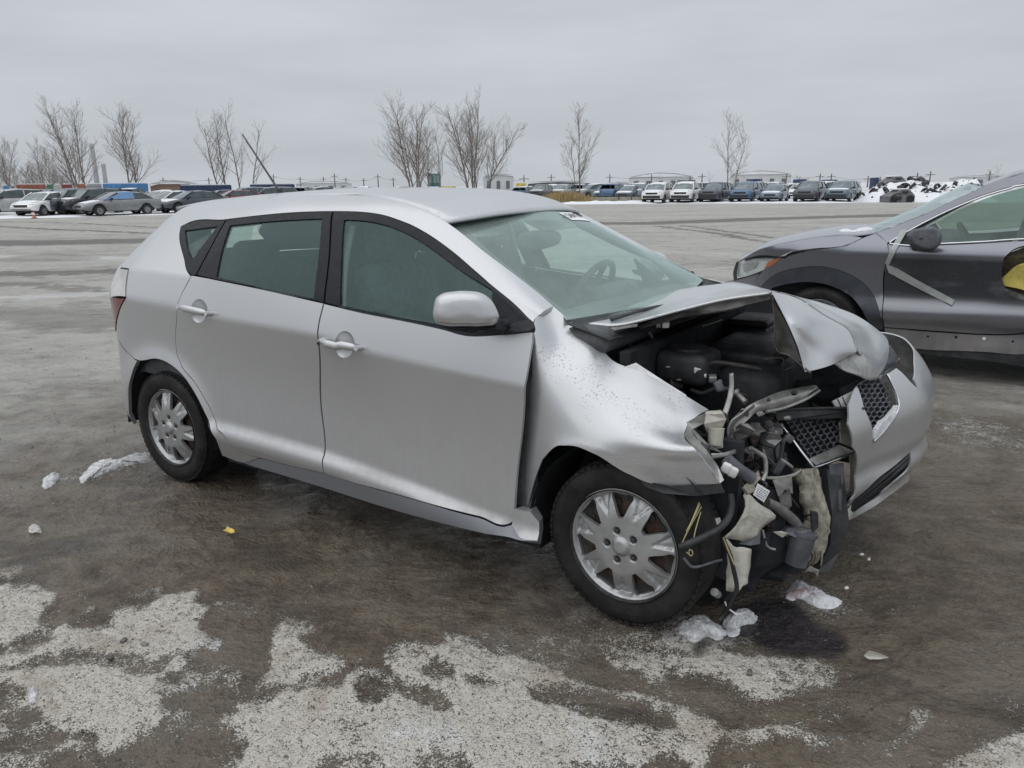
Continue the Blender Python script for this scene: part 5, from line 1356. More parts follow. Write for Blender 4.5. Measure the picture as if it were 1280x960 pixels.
for k in range(12):   # looms and clips deep in the bay
    u, v = rnd.uniform(775, 960), rnd.uniform(425, 500); y = -.35 + rnd.uniform(-.1, .25)
    if v < 425 + (u - 775) * .1: continue
    cable('wiring_loom', [(u, v, y), (u + rnd.uniform(8, 24), v + rnd.uniform(-8, 8), y), (u + rnd.uniform(24, 50), v + rnd.uniform(-8, 14), y), (u + rnd.uniform(45, 70), v + rnd.uniform(-2, 20), y + .03)], M[rnd.choice(['black_plastic', 'grey_plastic', 'steel'])], rnd.choice((.004, .007, .010)), 6)

# near half of the split grille
gv = W((976, 530, -.22), (1011.5, 577, -.24), (1021, 583, -.22), (1064, 566, -.10), (1068, 561, -.09))
MB().tube(gv, .007, 8, 3).build('grille_trim', M['chrome'], CAR)
plate('grille_ledge', [(1011, 574, -.23), (1049, 556, -.12), (1064, 562, -.10), (1060, 567, -.10), (1021, 582, -.22)], M['bare'], .01)
def honeycomb(outline, depth_y, m, name, cu, cv, step):
    """a net of hexagonal openings clipped to the outline"""
    poly = np.array([p[:2] for p in outline]); mb = MB()
    lo, hi = poly.min(0), poly.max(0); nx, ny = int((hi[0] - lo[0]) / step) + 3, int((hi[1] - lo[1]) / (step * .8)) + 3
    A = np.array([[p[0], p[1], 1] for p in outline]); co, *_ = np.linalg.lstsq(A, np.array([p[2] for p in outline]), rcond=None)
    def pos(u, v): return Y(u, v, co[0] * u + co[1] * v + co[2])
    for j in range(ny):
        for i in range(nx):
            u = lo[0] + (i + .5 * (j % 2)) * step; v = lo[1] + j * step * .8 + (u - lo[0]) * cu
            hx = [(u + .5 * step * cos(t), v + .5 * step * sin(t)) for t in np.arange(6) * pi / 3 + pi / 6]
            for k in (0, 1, 2):
                a, b = np.array(hx[k]), np.array(hx[(k + 1) % 6])
                if in_poly(np.array([(a + b) / 2]), poly)[0]: mb.cyl(pos(*a), pos(*b), .0036, n=5, cap=False)
    o = mb.build(name, m, CAR); o['kind'] = 'stuff'; return o
honeycomb([(984, 526, -.22), (1049.5, 525, -.12), (1049.5, 554, -.12), (1012, 573, -.22)], 0, M['grey_plastic'], 'grille_mesh', -.25, 0, 8.2)
plate('grille_backing', [(980, 524, -.18), (1050, 523, -.08), (1051, 556, -.08), (1011, 576, -.18)], M['void'], .02)
patch('grille_side', [[Y(1049, 527, -.12), Y(1056, 524, -.10), Y(1062, 524, -.09)], [Y(1050, 553, -.12), Y(1058, 557, -.10), Y(1066, 560, -.09)]], M['bare'], CAR, 6, 6, .006)
MB().slab(W((968, 514, -.33), (1000, 511.5, -.26), (1050, 510.5, -.16), (1079, 511.5, -.10), (1082, 521.5, -.10), (1050, 522.5, -.16), (1000, 524, -.26), (972, 526, -.33)), .025).tube(W((968, 513.5, -.335), (1000, 511, -.265), (1050, 510, -.165), (1079, 511, -.105)), .006, 6, 3).build('rubber_seal', M['black_plastic'], CAR)
plate('grille_clip_plate', [(1041, 501, -.14), (1067, 488, -.06), (1078, 510, -.07), (1046, 510, -.15)], M['white_plastic'], .008)
for a in ((1047, 499), (1053, 496.5)): cable('plate_slot', [(a[0], a[1], -.15), (a[0] + 5, a[1] + 11, -.15)], M['ink'], .0025, 5)

# bumper cover: near half torn away, far half still wrapped round the corner
def bumper(a, z):
    a = np.asarray(a, float); z = np.asarray(z, float)
    x = cr1(a, [-.3, -.15, 0, .2, .4, .55, .7, .82, .92, 1.1, 1.4], [1.86, 1.905, 1.945, 2.02, 2.065, 2.072, 2.045, 1.97, 1.85, 1.66, 1.36])
    y = cr1(a, [-.3, -.15, 0, .2, .4, .55, .7, .82, .92, 1.1, 1.4], [-.3, -.15, 0, .2, .4, .545, .68, .79, .845, .875, .885])
    dx = cr1(z, [.16, .20, .228, .252, .285, .33, .40, .52, .63, .70, .76, .80, .87], [-.17, -.115, -.060, -.045, -.056, -.030, .008, .006, .012, -.004, -.035, -.065, -.13])
    k = 1 - sstep(.75, 1.05, a)
    sh = .012 * np.exp(-((z - .46) / .03) ** 2) * k
    return np.stack([x + (dx - sh) * (1 - .35 * sstep(.8, 1.1, a)), y + dx * .4 * sstep(.6, 1.0, a), z], -1)
BUMP = Surf(bumper, (-.3, 1.4), (.16, .88), 260, 140, (1, 1), (.2, .5))
G_FAR = [(1071, 482), (1090, 473), (1108, 468), (1113, 477), (1122.6, 507), (1106, 535), (1091, 551), (1080, 511)]
L_INT = [(1068, 624), (1085, 610), (1118, 582), (1138, 565), (1138.5, 578), (1134, 588), (1100, 619), (1067, 641)]
b_out = [(1066, 489), (1071, 481), (1090, 472), (1108, 467), (1120, 459.5), (1127, 465), (1138, 477), (1147, 485.5), (1142, 474), (1143, 452), (1143, 440)] + [('p', .82, .855), ('p', .95, .845), ('p', 1.3, .80), ('p', 1.3, .5), ('p', 1.25, .24), ('p', .9, .22), ('p', .7, .215)] + [(1130, 606), (1110, 621), (1085, 638), (1063, 653), (1060, 650), (1063, 626), (1069, 594), (1070, 566), (1066, 560), (1060, 530), (1060, 505)]
bc = BUMP.part('front_bumper', b_out, M['silver'], CAR, holes=[G_FAR, L_INT], step=.022, hstep=.012, th=.006, corner=.5)
BUMP.part('bumper_inside', b_out, M['torn_paint'], bc, holes=[G_FAR, L_INT], step=.04, off=-.007, th=0, corner=.5)
# torn cream edge of the cover
cable('torn_edge', [(1069, 567, -.02), (1068, 594, -.02), (1063, 626, -.04), (1059, 652, -.06), (1052, 676, -.10)], M['cream'], .006, 6, bc)
plate('torn_edge', [(1062, 568, -.05), (1071, 564, .0), (1069, 592, -.02), (1065, 622, -.04), (1059, 650, -.06), (1052, 678, -.1), (1054, 640, -.08), (1053, 615, -.08), (1062, 612, -.05), (1064, 590, -.04)], M['cream'], .004, bc)
# far grille behind its opening, lower intake with slats
ab = BUMP.params(G_FAR); cg = BUMP.f(ab); cgN = BUMP.normal(ab)
cc_ = cg.mean(0); mb = MB(); mb.slab([Vector(cc_ + (p - cc_) * 1.2 - n * .05) for p, n in zip(cg, cgN)], .01); mb.build('grille_backing', M['void'], bc)
gp = np.array([p for p in G_FAR]); mb = MB(); st = 8.6
for j in range(14):
    for i in range(12):
        u = 1066 + (i + .5 * (j % 2)) * st * .85; v = 462 + j * st * .72
        hx = [(u + .48 * st * .85 * cos(t), v + .48 * st * sin(t)) for t in np.arange(6) * pi / 3 + pi / 6]
        for k in (0, 1, 2):
            a, b = hx[k], hx[(k + 1) % 6]
            if in_poly(np.array([[(a[0] + b[0]) / 2, (a[1] + b[1]) / 2]]), gp)[0]:
                q = BUMP.params([a, b]); pp = BUMP.f(q) - BUMP.normal(q) * .022; mb.cyl(pp[0], pp[1], .0036, n=5, cap=False)
k = mb.build('grille_mesh', M['grey_plastic'], bc); k['kind'] = 'stuff'
lip = [(1108, 468), (1113, 477), (1123, 507), (1106, 535.5), (1091, 551.5)]
q = BUMP.params(lip); MB().tube(list(BUMP.f(q) + BUMP.normal(q) * .003), .0055, 8, 4).build('grille_trim', M['chrome'], bc)
BUMP.part('snow_on_grille', [(1096, 536), (1108, 522), (1121, 506), (1118, 518), (1106, 534), (1092, 549)], M['snow'], bc, step=.012, off=.006, th=.02, corner=2, bump=lambda P: .006 * vnoise(P, 5, 60, 2))
qi = BUMP.params(L_INT); pi_ = BUMP.f(qi) - BUMP.normal(qi) * .05
pc_ = pi_.mean(0); MB().slab([Vector(pc_ + (p - pc_) * 1.25) for p in pi_ + BUMP.normal(qi) * .030], .01).build('intake_backing', M['void'], bc)
for k, (f) in enumerate((.30, .62)):
    top = [(1068, 624), (1085, 610), (1118, 582), (1138, 565)]; bot = [(1067, 641), (1085, 630), (1116, 605), (1136, 584)]
    q = BUMP.params([(a[0] + (b[0] - a[0]) * f, a[1] + (b[1] - a[1]) * f) for a, b in zip(top, bot)])
    MB().tube(list(BUMP.f(q) - BUMP.normal(q) * .008), .008, 6, 4).build('intake_slat', M['black_plastic'], bc)
# remains of the far headlamp and wing edge
plate('headlamp_remains', [(1108, 440, .50), (1113, 431, .55), (1125, 450, .58), (1119, 456, .52), (1107, 466, .42), (1102, 474, .35), (1108, 455, .42)], M['grey_plastic'], .05)
cable('headlamp_rim', [(1124, 449, .58), (1115, 457, .50), (1104, 468, .40), (1097, 475, .30)], M['bare'], .006, 6)
cable('headlamp_rim', [(1107, 432, .50), (1116, 444, .56), (1125, 455, .58)], M['amber'], .004, 6)
# far wing, mostly hidden by the bonnet
patch('front_wing', [[(1.0, .70, 1.06), (1.2, .72, 1.02), (1.5, .74, .96), (1.8, .74, .84)], [(.95, .82, .98), (1.2, .84, .93), (1.5, .85, .87), (1.8, .83, .78)],
                     [(.93, .86, .80), (1.2, .88, .74), (1.5, .88, .73), (1.8, .85, .66)], [(.90, .85, .45), (1.0, .87, .62), (1.5, .88, .66), (1.68, .86, .45)]], M['silver'], CAR, 16, 20, .004)
# ------------------------------------------------------------------ dark grey damaged SUV parked beyond the hatchback
SUV = empty('damaged_suv', 'dark grey SUV with dented door, grey tape at its mirror and yellow padding', 'car')
SY, SW = 3.74, 1.84                       # near side plane, width
XW = float(at(1026, 345, 'y', SY)[0])     # front wheel centre

def suv_side(x, z):
    x = np.asarray(x, float); z = np.asarray(z, float)
    off = cr1(z, [.10, .22, .34, .42, .47, .54, .62, .78, .93, .985, 1.03, 1.10, 1.62, 1.75], [.07, .055, .05, .03, -.03, -.028, .008, -.004, -.035, -.05, -.03, .03, .27, .40])
    nose = np.clip((XW - .35 - x) / .62, 0, 1.2); off = off + .42 * nose ** 2.4
    dent = np.exp(-(((x - XW - 1.35) / .42) ** 2)) * np.exp(-((z - .42) / .10) ** 2)
    d2 = np.exp(-(((x - XW - 1.0) / .35) ** 2)) * np.exp(-((z - .70) / .14) ** 2)
    off = off + .055 * dent + .022 * d2
    rear = np.clip((x - XW - 3.1) / .6, 0, 1); off = off + .30 * rear ** 2.5
    return np.stack([x, SY + off, z], -1)
SS = Surf(suv_side, (XW - 1.05, XW + 3.7), (.08, 1.76), 320, 160, (1, 1))
suv_near = []
def spart(name, outline, m, parent=None, mir=True, **k):
    o = SS.part(name, outline, m, parent or SUV, **k)
    if mir: suv_near.append(o)
    return o
def suv_mirror(o, parent=None):
    me = o.data.copy(); co = np.empty(len(me.vertices) * 3); me.vertices.foreach_get('co', co); co = co.reshape(-1, 3)
    co[:, 1] = 2 * SY + SW - co[:, 1]; me.vertices.foreach_set('co', co.ravel()); me.flip_normals(); me.update()
    return link(o.name.split('.')[0], me, None, parent or SUV)
GPm = M['grey_paint']
ARCH_O = [(950.5, 358.5), (968, 343.6), (998, 334.7), (1026, 333), (1057, 340.6), (1084, 358.5), (1096, 379), (1104, 404)]
ARCH_I = [(965, 360), (989, 354), (1019, 353), (1048, 361), (1069, 376), (1081, 394), (1086, 412)]
xr1 = XW + 2.9
# front wing
spart('front_wing', [(951, 340.5), (978, 322), (989, 315.4), (1019, 311), (1057, 306.8), (1078, 297.5), (1095, 291.5), (1109, 303), (1112, 318), (1106.5, 332), (1103.5, 380), (1104, 402)] + ARCH_O[::-1][1:] + [(944, 352)], GPm, step=.05, th=.02)
spart('wheel_arch_trim', ARCH_O + [(1104, 412)] + ARCH_I[::-1] + [(958, 372), (950, 366)], plain('arch_plastic', (.042, .047, .060), .5, 0, .2, 6, .001), step=.04, off=.006, th=.03)
spart('bumper_corner', [(917, 349.5), (950, 341), (944, 352), (950, 358.5), (950, 366), ('p', XW - .62, .55), ('p', XW - .95, .45), ('p', XW - 1.0, .6)], GPm, step=.05, th=.02)
hl = spart('headlamp', [(918.5, 341), (922, 327.5), (931, 324.2), (955, 321.8), (977.5, 320.6), (966, 331), (951, 339.6), (930, 346), (919, 347)], M['lens'], step=.03, off=.004, th=0)
SS.part('lamp_housing', [(919, 341), (922, 328), (931, 324.6), (955, 322.2), (977, 321), (966, 331), (951, 339), (930, 345.5), (919.5, 346.5)], M['white_plastic'], hl, step=.03, off=-.02, th=0)
SS.part('lamp_reflector', [(927, 330), (948, 327), (944, 335), (928, 340)], M['chrome'], hl, step=.03, off=-.012, th=0)
SS.part('turn_signal', [(960, 327), (977, 321.2), (966, 331), (955, 336)], M['amber'], hl, step=.02, off=.001, th=0)
SS.part('lamp_bezel', [(917, 342), (921, 327), (924, 327), (921, 341), (921, 348), (950, 340.5), (950, 342), (918, 351)], M['black_plastic'], hl, step=.02, off=.006, th=.01)
# front door: crushed low, torn open at the back
hole_px = [(1255, 322), (1266, 312), (1285, 306), (1310, 306), (1325, 330), (1318, 362), (1290, 376), (1270, 369), (1256, 360), (1252, 346)]
door = spart('front_door', [(1107, 333), (1111, 318), (1110, 305), (1140, 308), (1176, 306.5), (1230, 304), (1280, 300.5), ('p', XW + 1.62, 1.115), ('p', XW + 1.60, .75), ('p', XW + 1.58, .44)] + [(1255, 417.5), (1180, 414.5), (1105, 408.5), (1104, 380)], paint('banded_grey_paint', (0.215, 0.222, 0.255), dirt_amt=0.35, metal=.6, rough=.27, coat=.8, dark_band=(.62, .95)), holes=[hole_px], step=.035, th=.02, mir=False, bump=lambda P: .022 * (np.abs(vnoise(P * [1, 1, 1.6], 3, 2.6, 2)) - .25) * sstep(.95, .60, P[:, 2]))
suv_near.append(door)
SS.part('door_padding', [(1252, 350), (1262, 341), (1270, 335), (1290, 330), (1318, 330), (1318, 366), (1290, 368), (1278, 363.5), (1255, 359)], M['yellow'], door, step=.03, off=-.03, th=.03, bump=lambda P: .02 * vnoise(P, 5, 7, 3))
SS.part('door_cavity', [(1245, 318), (1266, 306), (1290, 300), (1340, 300), (1340, 372), (1290, 382), (1250, 368)], plain('rusty_felt', (.075, .062, .04), .9, 0, .5, 12, .006), door, step=.05, off=-.075, th=0)
SS.part('torn_edge', [(1258, 361), (1272, 366), (1290, 374), (1288, 377), (1268, 372), (1256, 364)], M['bare_dark'], door, step=.02, off=.006, th=.01)
# rear door, quarter, roof
spart('rear_door', [('p', XW + 1.63, 1.115), ('p', XW + 2.50, 1.16), ('p', XW + 2.30, .80), ('p', XW + 2.18, .45), ('p', XW + 1.59, .44), ('p', XW + 1.61, .75)], GPm, step=.07, th=.02)
spart('rear_quarter', [('p', XW + 2.51, 1.16), ('p', XW + 3.3, 1.20), ('p', XW + 3.62, 1.15), ('p', XW + 3.66, .5), ('p', XW + 3.12, .45), ('p', XW + 3.0, .70), ('p', XW + 2.66, .83), ('p', XW + 2.34, .70), ('p', XW + 2.31, .80)], GPm, step=.07, th=.02)
CH = [(1112, 304), (1121, 297.5), (1136, 289), (1160, 276), (1192.5, 260.5), (1230, 245.5), (1262, 236), (1280, 231.5)]
A_TOP = [(1095, 291), (1121, 281.5), (1161, 265.5), (1190, 251), (1227, 234.5), (1255, 224), (1280, 216.5)]
spart('roof_side', A_TOP + [('p', XW + 1.8, 1.655), ('p', XW + 2.9, 1.64), ('p', XW + 3.45, 1.58), ('p', XW + 3.6, 1.2), ('p', XW + 3.3, 1.2), ('p', XW + 2.9, 1.55), ('p', XW + 1.8, 1.575)] + [(x + 1.5, y - 2.5) for x, y in CH[::-1]] + [(1109, 303.5)], GPm, step=.05, th=.03)
q = SS.params(CH + [('p', XW + 1.9, 1.565), ('p', XW + 2.8, 1.54), ('p', XW + 3.2, 1.25)]); MB().tube(list(SS.f(q) + SS.normal(q) * .004), .008, 8, 4).build('chrome_strip', M['chrome'], SUV)
q = SS.params([(1112, 305), (1140, 307.5), (1176, 305.2), (1230, 302.6), (1280, 299.2), ('p', XW + 1.9, 1.13), ('p', XW + 3.2, 1.2)]); MB().tube(list(SS.f(q) + SS.normal(q) * .004), .008, 8, 4).build('chrome_strip', M['chrome'], SUV)
wg = spart('window_glass', [(1140, 289.5), (1160, 278), (1192.5, 262.5), (1230, 247.5), (1280, 233.5), ('p', XW + 1.75, 1.56), ('p', XW + 1.72, 1.125)] + [(1280, 298), (1230, 301.5), (1176, 304), (1150, 305)], glass('suv_glass', (.50, .62, .56), .12, (.30, .38, .35)), step=.12, off=-.012, th=0)
spart('rear_window_glass', [('p', XW + 1.82, 1.57), ('p', XW + 2.85, 1.54), ('p', XW + 3.2, 1.24), ('p', XW + 1.80, 1.13)], M['glass'], step=.12, off=-.012, th=0)
spart('door_pillar', [('p', XW + 1.70, 1.12), ('p', XW + 1.75, 1.57), ('p', XW + 1.83, 1.57), ('p', XW + 1.81, 1.12)], M['black_trim'], step=.06, off=-.004, th=.03)
spart('mirror_triangle', [(1113, 304), (1121, 298), (1139, 290), (1146, 305.5), (1130, 306.5)], M['black_trim'], step=.04, off=-.004, th=.01)
# bared sill with clip holes, dark floor below
sill_o = [(1105, 410), (1180, 416), (1255, 419), ('p', XW + 1.6, .425), ('p', XW + 2.2, .43), ('p', XW + 2.25, .30), ('p', XW + 1.6, .29), (1280, 443), (1230, 440), (1155, 437), (1110, 432)]
def disc(u, v, r): return [(u + r * cos(t), v + r * sin(t)) for t in np.linspace(0, 2 * pi, 9)[:-1]]
sm = paint('bare_sill', (.115, .113, .133), dirt_amt=.8, metal=.3, rough=.5)
sill = spart('sill', sill_o, sm, holes=[disc(1160, 420.5, 1.5), disc(1195, 421.5, 1.8), disc(1266, 427, 1.5)], step=.04, hstep=.01, th=.03, bump=lambda P: .024 * vnoise(P, 9, 4.5, 3))
q = SS.params([(1230, 423.5)]); MB().cyl(SS.f(q)[0], SS.f(q)[0] + SS.normal(q)[0] * .012, .012, n=10).build('sill_clip', M['white_plastic'], sill)
spart('underfloor_edge', [(1110, 431), (1155, 436.5), (1230, 439.5), (1280, 442.5), ('p', XW + 1.6, .295), ('p', XW + 2.25, .30), ('p', XW + 2.25, .17), (1280, 460), (1235, 452.5), (1157, 443.5), (1112, 437)], M['black_plastic'], step=.05, off=-.02, th=.05, bump=lambda P: .012 * vnoise(P, 10, 9, 3))
# grey tape, folded round the mirror foot and down the door
q = [(1126, 287.5), (1135, 287.5), (1123, 309), (1111.5, 331), (1106, 328.5), (1115, 309)]
SS.part('tape', q, M['tape'], SUV, step=.03, off=.012, th=.003, corner=.4)
SS.part('tape', [(1107.5, 329.5), (1112.5, 331), (1150, 351), (1194, 375), (1190, 383), (1150, 361.5), (1111, 340.5)], M['tape'], SUV, step=.03, off=.013, th=.003, corner=.4)
# door mirror
mo = [(1133, 294), (1138, 288.5), (1148, 285.6), (1171, 285), (1174.5, 288), (1175, 306), (1170, 310.5), (1150, 310), (1140, 304)]
c0 = at(1155, 297, 'y', SY - .16); nv = CP - c0; nv[2] = .2; nv /= np.linalg.norm(nv)
Pm = [CP + ray(u, v) * (np.dot(c0 - CP, nv) / np.dot(ray(u, v), nv)) for u, v in round_loop(np.array(mo), 4, .9)]
mir2 = inflate(MB(), Pm, .055, .05, nv, .22, 9).build('door_mirror', M['grey_plastic'], SUV)
MB().slab([at(u, v, 'y', SY - .06) for u, v in ((1136, 303), (1150, 309.5), (1168, 310.5), (1160, 315), (1140, 312))], .09).build('mirror_base', M['black_plastic'], mir2)
MB().slab([c0 + nv * .066 + Vector(a) for a in ((-.03, 0, -.012), (.085, .05, -.012), (.085, .05, -.002), (-.03, 0, -.002))], .004).build('mirror_signal', M['steel'], mir2)
# bonnet, windshield, roof across the car
def cross(px, inset, rise, n=9):
    q = SS.params(px); P = SS.f(q); rows = []
    for p in P:
        rows.append([(p[0] - rise[0] * (1 - abs(f) ** 2), (p[1] + inset) + (SW - 2 * (p[1] - SY) - 2 * inset) * (f + 1) / 2, p[2] + rise[1] * (1 - abs(f) ** 2.2)) for f in np.linspace(-1, 1, n)])
    return rows
patch('bonnet', cross([(922, 327), (931, 322), (951, 311), (989, 302), (1037, 294.6), (1072, 294), (1095, 291)], .02, (.10, .035)), GPm, SUV, 40, 30, .01)
patch('bonnet_edge', [[r[0], (r[0][0], r[0][1] + .01, r[0][2] - .02)] for r in [[tuple(p)] for p in SS.f(SS.params([(931, 323.5), (951, 319), (978, 320.5), (989, 315.4), (1019, 311), (1057, 306.8), (1078, 297.5)]))]], M['black_trim'], SUV, 20, 3, .004)
bside = SS.part('bonnet_side', [(928, 323.8), (951, 311.2), (989, 302.2), (1037, 295), (1072, 295.5), (1078, 297), (1057, 306.2), (1019, 310.4), (989, 314.8), (977, 320)], GPm, SUV, step=.04, off=-.004, th=.02)
suv_near.append(bside)
ws2 = patch('windshield', cross([(1095, 290.8), (1121, 281), (1161, 265), (1190, 250.6), (1227, 234)], .05, (.14, .03)), glass('suv_windshield', (.85, .88, .88), .34, (.56, .58, .59), var=.1), SUV, 20, 20, 0)
q = SS.params(A_TOP[:5]); 
patch('roof', cross([(1227, 234), (1255, 223.6), (1280, 216), ('p', XW + 1.8, 1.66), ('p', XW + 2.9, 1.645), ('p', XW + 3.45, 1.585)], .02, (.0, .04)), GPm, SUV, 30, 16, .01)
MB().box((XW - .62, SY + SW / 2, .55), (.10, 1.1, .30)).build('front_bumper', M['black_plastic'], SUV)
MB().box((XW + 3.58, SY + SW / 2, .80), (.08, 1.4, .8)).build('tailgate', GPm, SUV)
for o in suv_near: suv_mirror(o)
for dx in (0, 2.66):
    for sy, sd in ((SY + .12, -1), (SY + SW - .12, 1)):
        w = link('wheel', RIM, None, SUV, (XW + dx, sy, .345)); w.rotation_euler = (0, .3, 0 if sd < 0 else pi); w.scale = (1.10, 1.10, 1.10)
        link('tyre', TYRE, None, w); link('tread', TREAD, None, w); link('wheel_cover', COVER, M['cover'], w, (0, -.094, 0))
mb = MB(); mb.box((XW + 1.33, SY + SW / 2, .30), (1.8, 1.62, .16)); mb.box((XW, SY + SW / 2, .55), (1.3, 1.3, .5)); mb.box((XW + 2.8, SY + SW / 2, .55), (1.4, 1.1, .4)); mb.build('floor_pan', M['void'], SUV)
for wx in (0, 2.66): MB().cyl((XW + wx, SY + .22, .40), (XW + wx, SY + .34, .40), .44, n=28).build('wheel_housing', M['void'], SUV)
for s0 in (.50, SW - .50):
    o = empty_part('seat', SUV)
    MB().rbox((XW + 1.62, SY + s0, .95), (.18, .50, .72), .07, ry=.22).rbox((XW + 1.4, SY + s0, .66), (.5, .5, .16), .06).build('seat_back', M['seat'], o)
    MB().rbox((XW + 1.72, SY + s0, 1.36), (.13, .28, .19), .05, ry=.15).build('headrest', M['grey_plastic'], o)
MB().rbox((XW + .70, SY + SW / 2, .98), (.5, 1.5, .22), .08).build('dashboard', M['dash'], SUV)
c = Vector((XW + 1.02, SY + .46, 1.03)); ax = Vector((.85, 0, .5)).normalized(); u = Vector((0, 1, 0)); w_ = ax.cross(u)
MB().tube([c + (u * cos(t) + w_ * sin(t)) * .19 for t in np.linspace(0, 2 * pi, 25)], .016, 8, 1, False).build('steering_wheel', M['dash'], SUV)
MB().rbox((XW + 1.45, SY + SW - .55, 1.22), (.20, .42, .5), .09, ry=.2).build('seat_bolster', M['grey_plastic'], SUV)
# snow lying at the foot of the windshield
pts = [(1034, 294), (1044, 290.0), (1058, 286), (1066, 288), (1075, 285.5), (1090, 285), (1097, 290), (1085, 295), (1060, 296)]
sb = inflate(MB(), [at(u, v, 'y', SY + .35) for u, v in round_loop(np.array(pts), 4, 9)], .10, .25, None, .6, 5); sn = sb.build('snow_drift', M['snow'], None)
tag(sn, 'small drift of snow lying on the bonnet of the dark grey SUV', 'snow')
# ------------------------------------------------------------------ parked cars across the yard
def far_mat(name, col, metal=.3, rough=.35):
    return plain(name, col, rough, metal, .10, 3.0, 0, .5)
FP = {k: far_mat('far_paint_' + k, c) for k, c in dict(
    silver=(.42, .42, .42), white=(.72, .72, .71), black=(.03, .032, .037), grey=(.24, .245, .25), dark=(.06, .07, .085), blue=(.07, .13, .22), bluegrey=(.16, .20, .25), red=(.20, .04, .05), navy=(.03, .045, .10), teal=(.10, .16, .19), cyan=(.17, .32, .55)).items()}
FG = plain('far_glass', (.055, .075, .085), .12, 0, .3, 2.0, 0, .4)
FGL = plain('far_windshield', (.11, .145, .16), .15, 0, .35, 2.0, 0, .4)
FT = plain('far_tyre', (.02, .02, .02), .8); FR = plain('far_rim', (.30, .30, .31), .4, .6, .2); FL = plain('far_lamp', (.62, .64, .66), .2, .2, .15)
FB = plain('far_black', (.02, .02, .022), .5)
SPEC = {  # length, width, profile of body side (x from front, z), greenhouse (x,z), wheel x, wheel radius
 'sedan': (4.8, 1.85, [(0, .35), (.02, .62), (.25, .74), (1.45, .95), (4.05, 1.0), (4.70, .98), (4.80, .60), (4.72, .32)], [(1.25, .93), (2.15, 1.40), (2.9, 1.45), (3.55, 1.38), (4.25, 1.0)], (.92, 3.80), .33),
 'suv': (4.65, 1.88, [(0, .42), (.02, .80), (.18, .97), (1.15, 1.08), (4.45, 1.13), (4.62, 1.0), (4.65, .62), (4.55, .40)], [(1.0, 1.06), (1.75, 1.58), (2.6, 1.68), (4.0, 1.62), (4.52, 1.12)], (.90, 3.60), .36),
 'pickup': (5.6, 2.0, [(0, .50), (.02, .95), (.15, 1.12), (1.45, 1.18), (3.6, 1.20), (5.55, 1.20), (5.6, .75), (5.5, .52)], [(1.35, 1.16), (1.95, 1.78), (2.6, 1.86), (3.35, 1.82), (3.65, 1.2)], (1.0, 4.45), .40),
 'hatch': (4.2, 1.78, [(0, .36), (.02, .65), (.22, .80), (1.1, .96), (3.95, 1.02), (4.15, .95), (4.2, .55), (4.1, .33)], [(.95, .94), (1.85, 1.42), (2.5, 1.48), (3.5, 1.42), (4.05, 1.02)], (.85, 3.40), .32)}
FMESH = {}
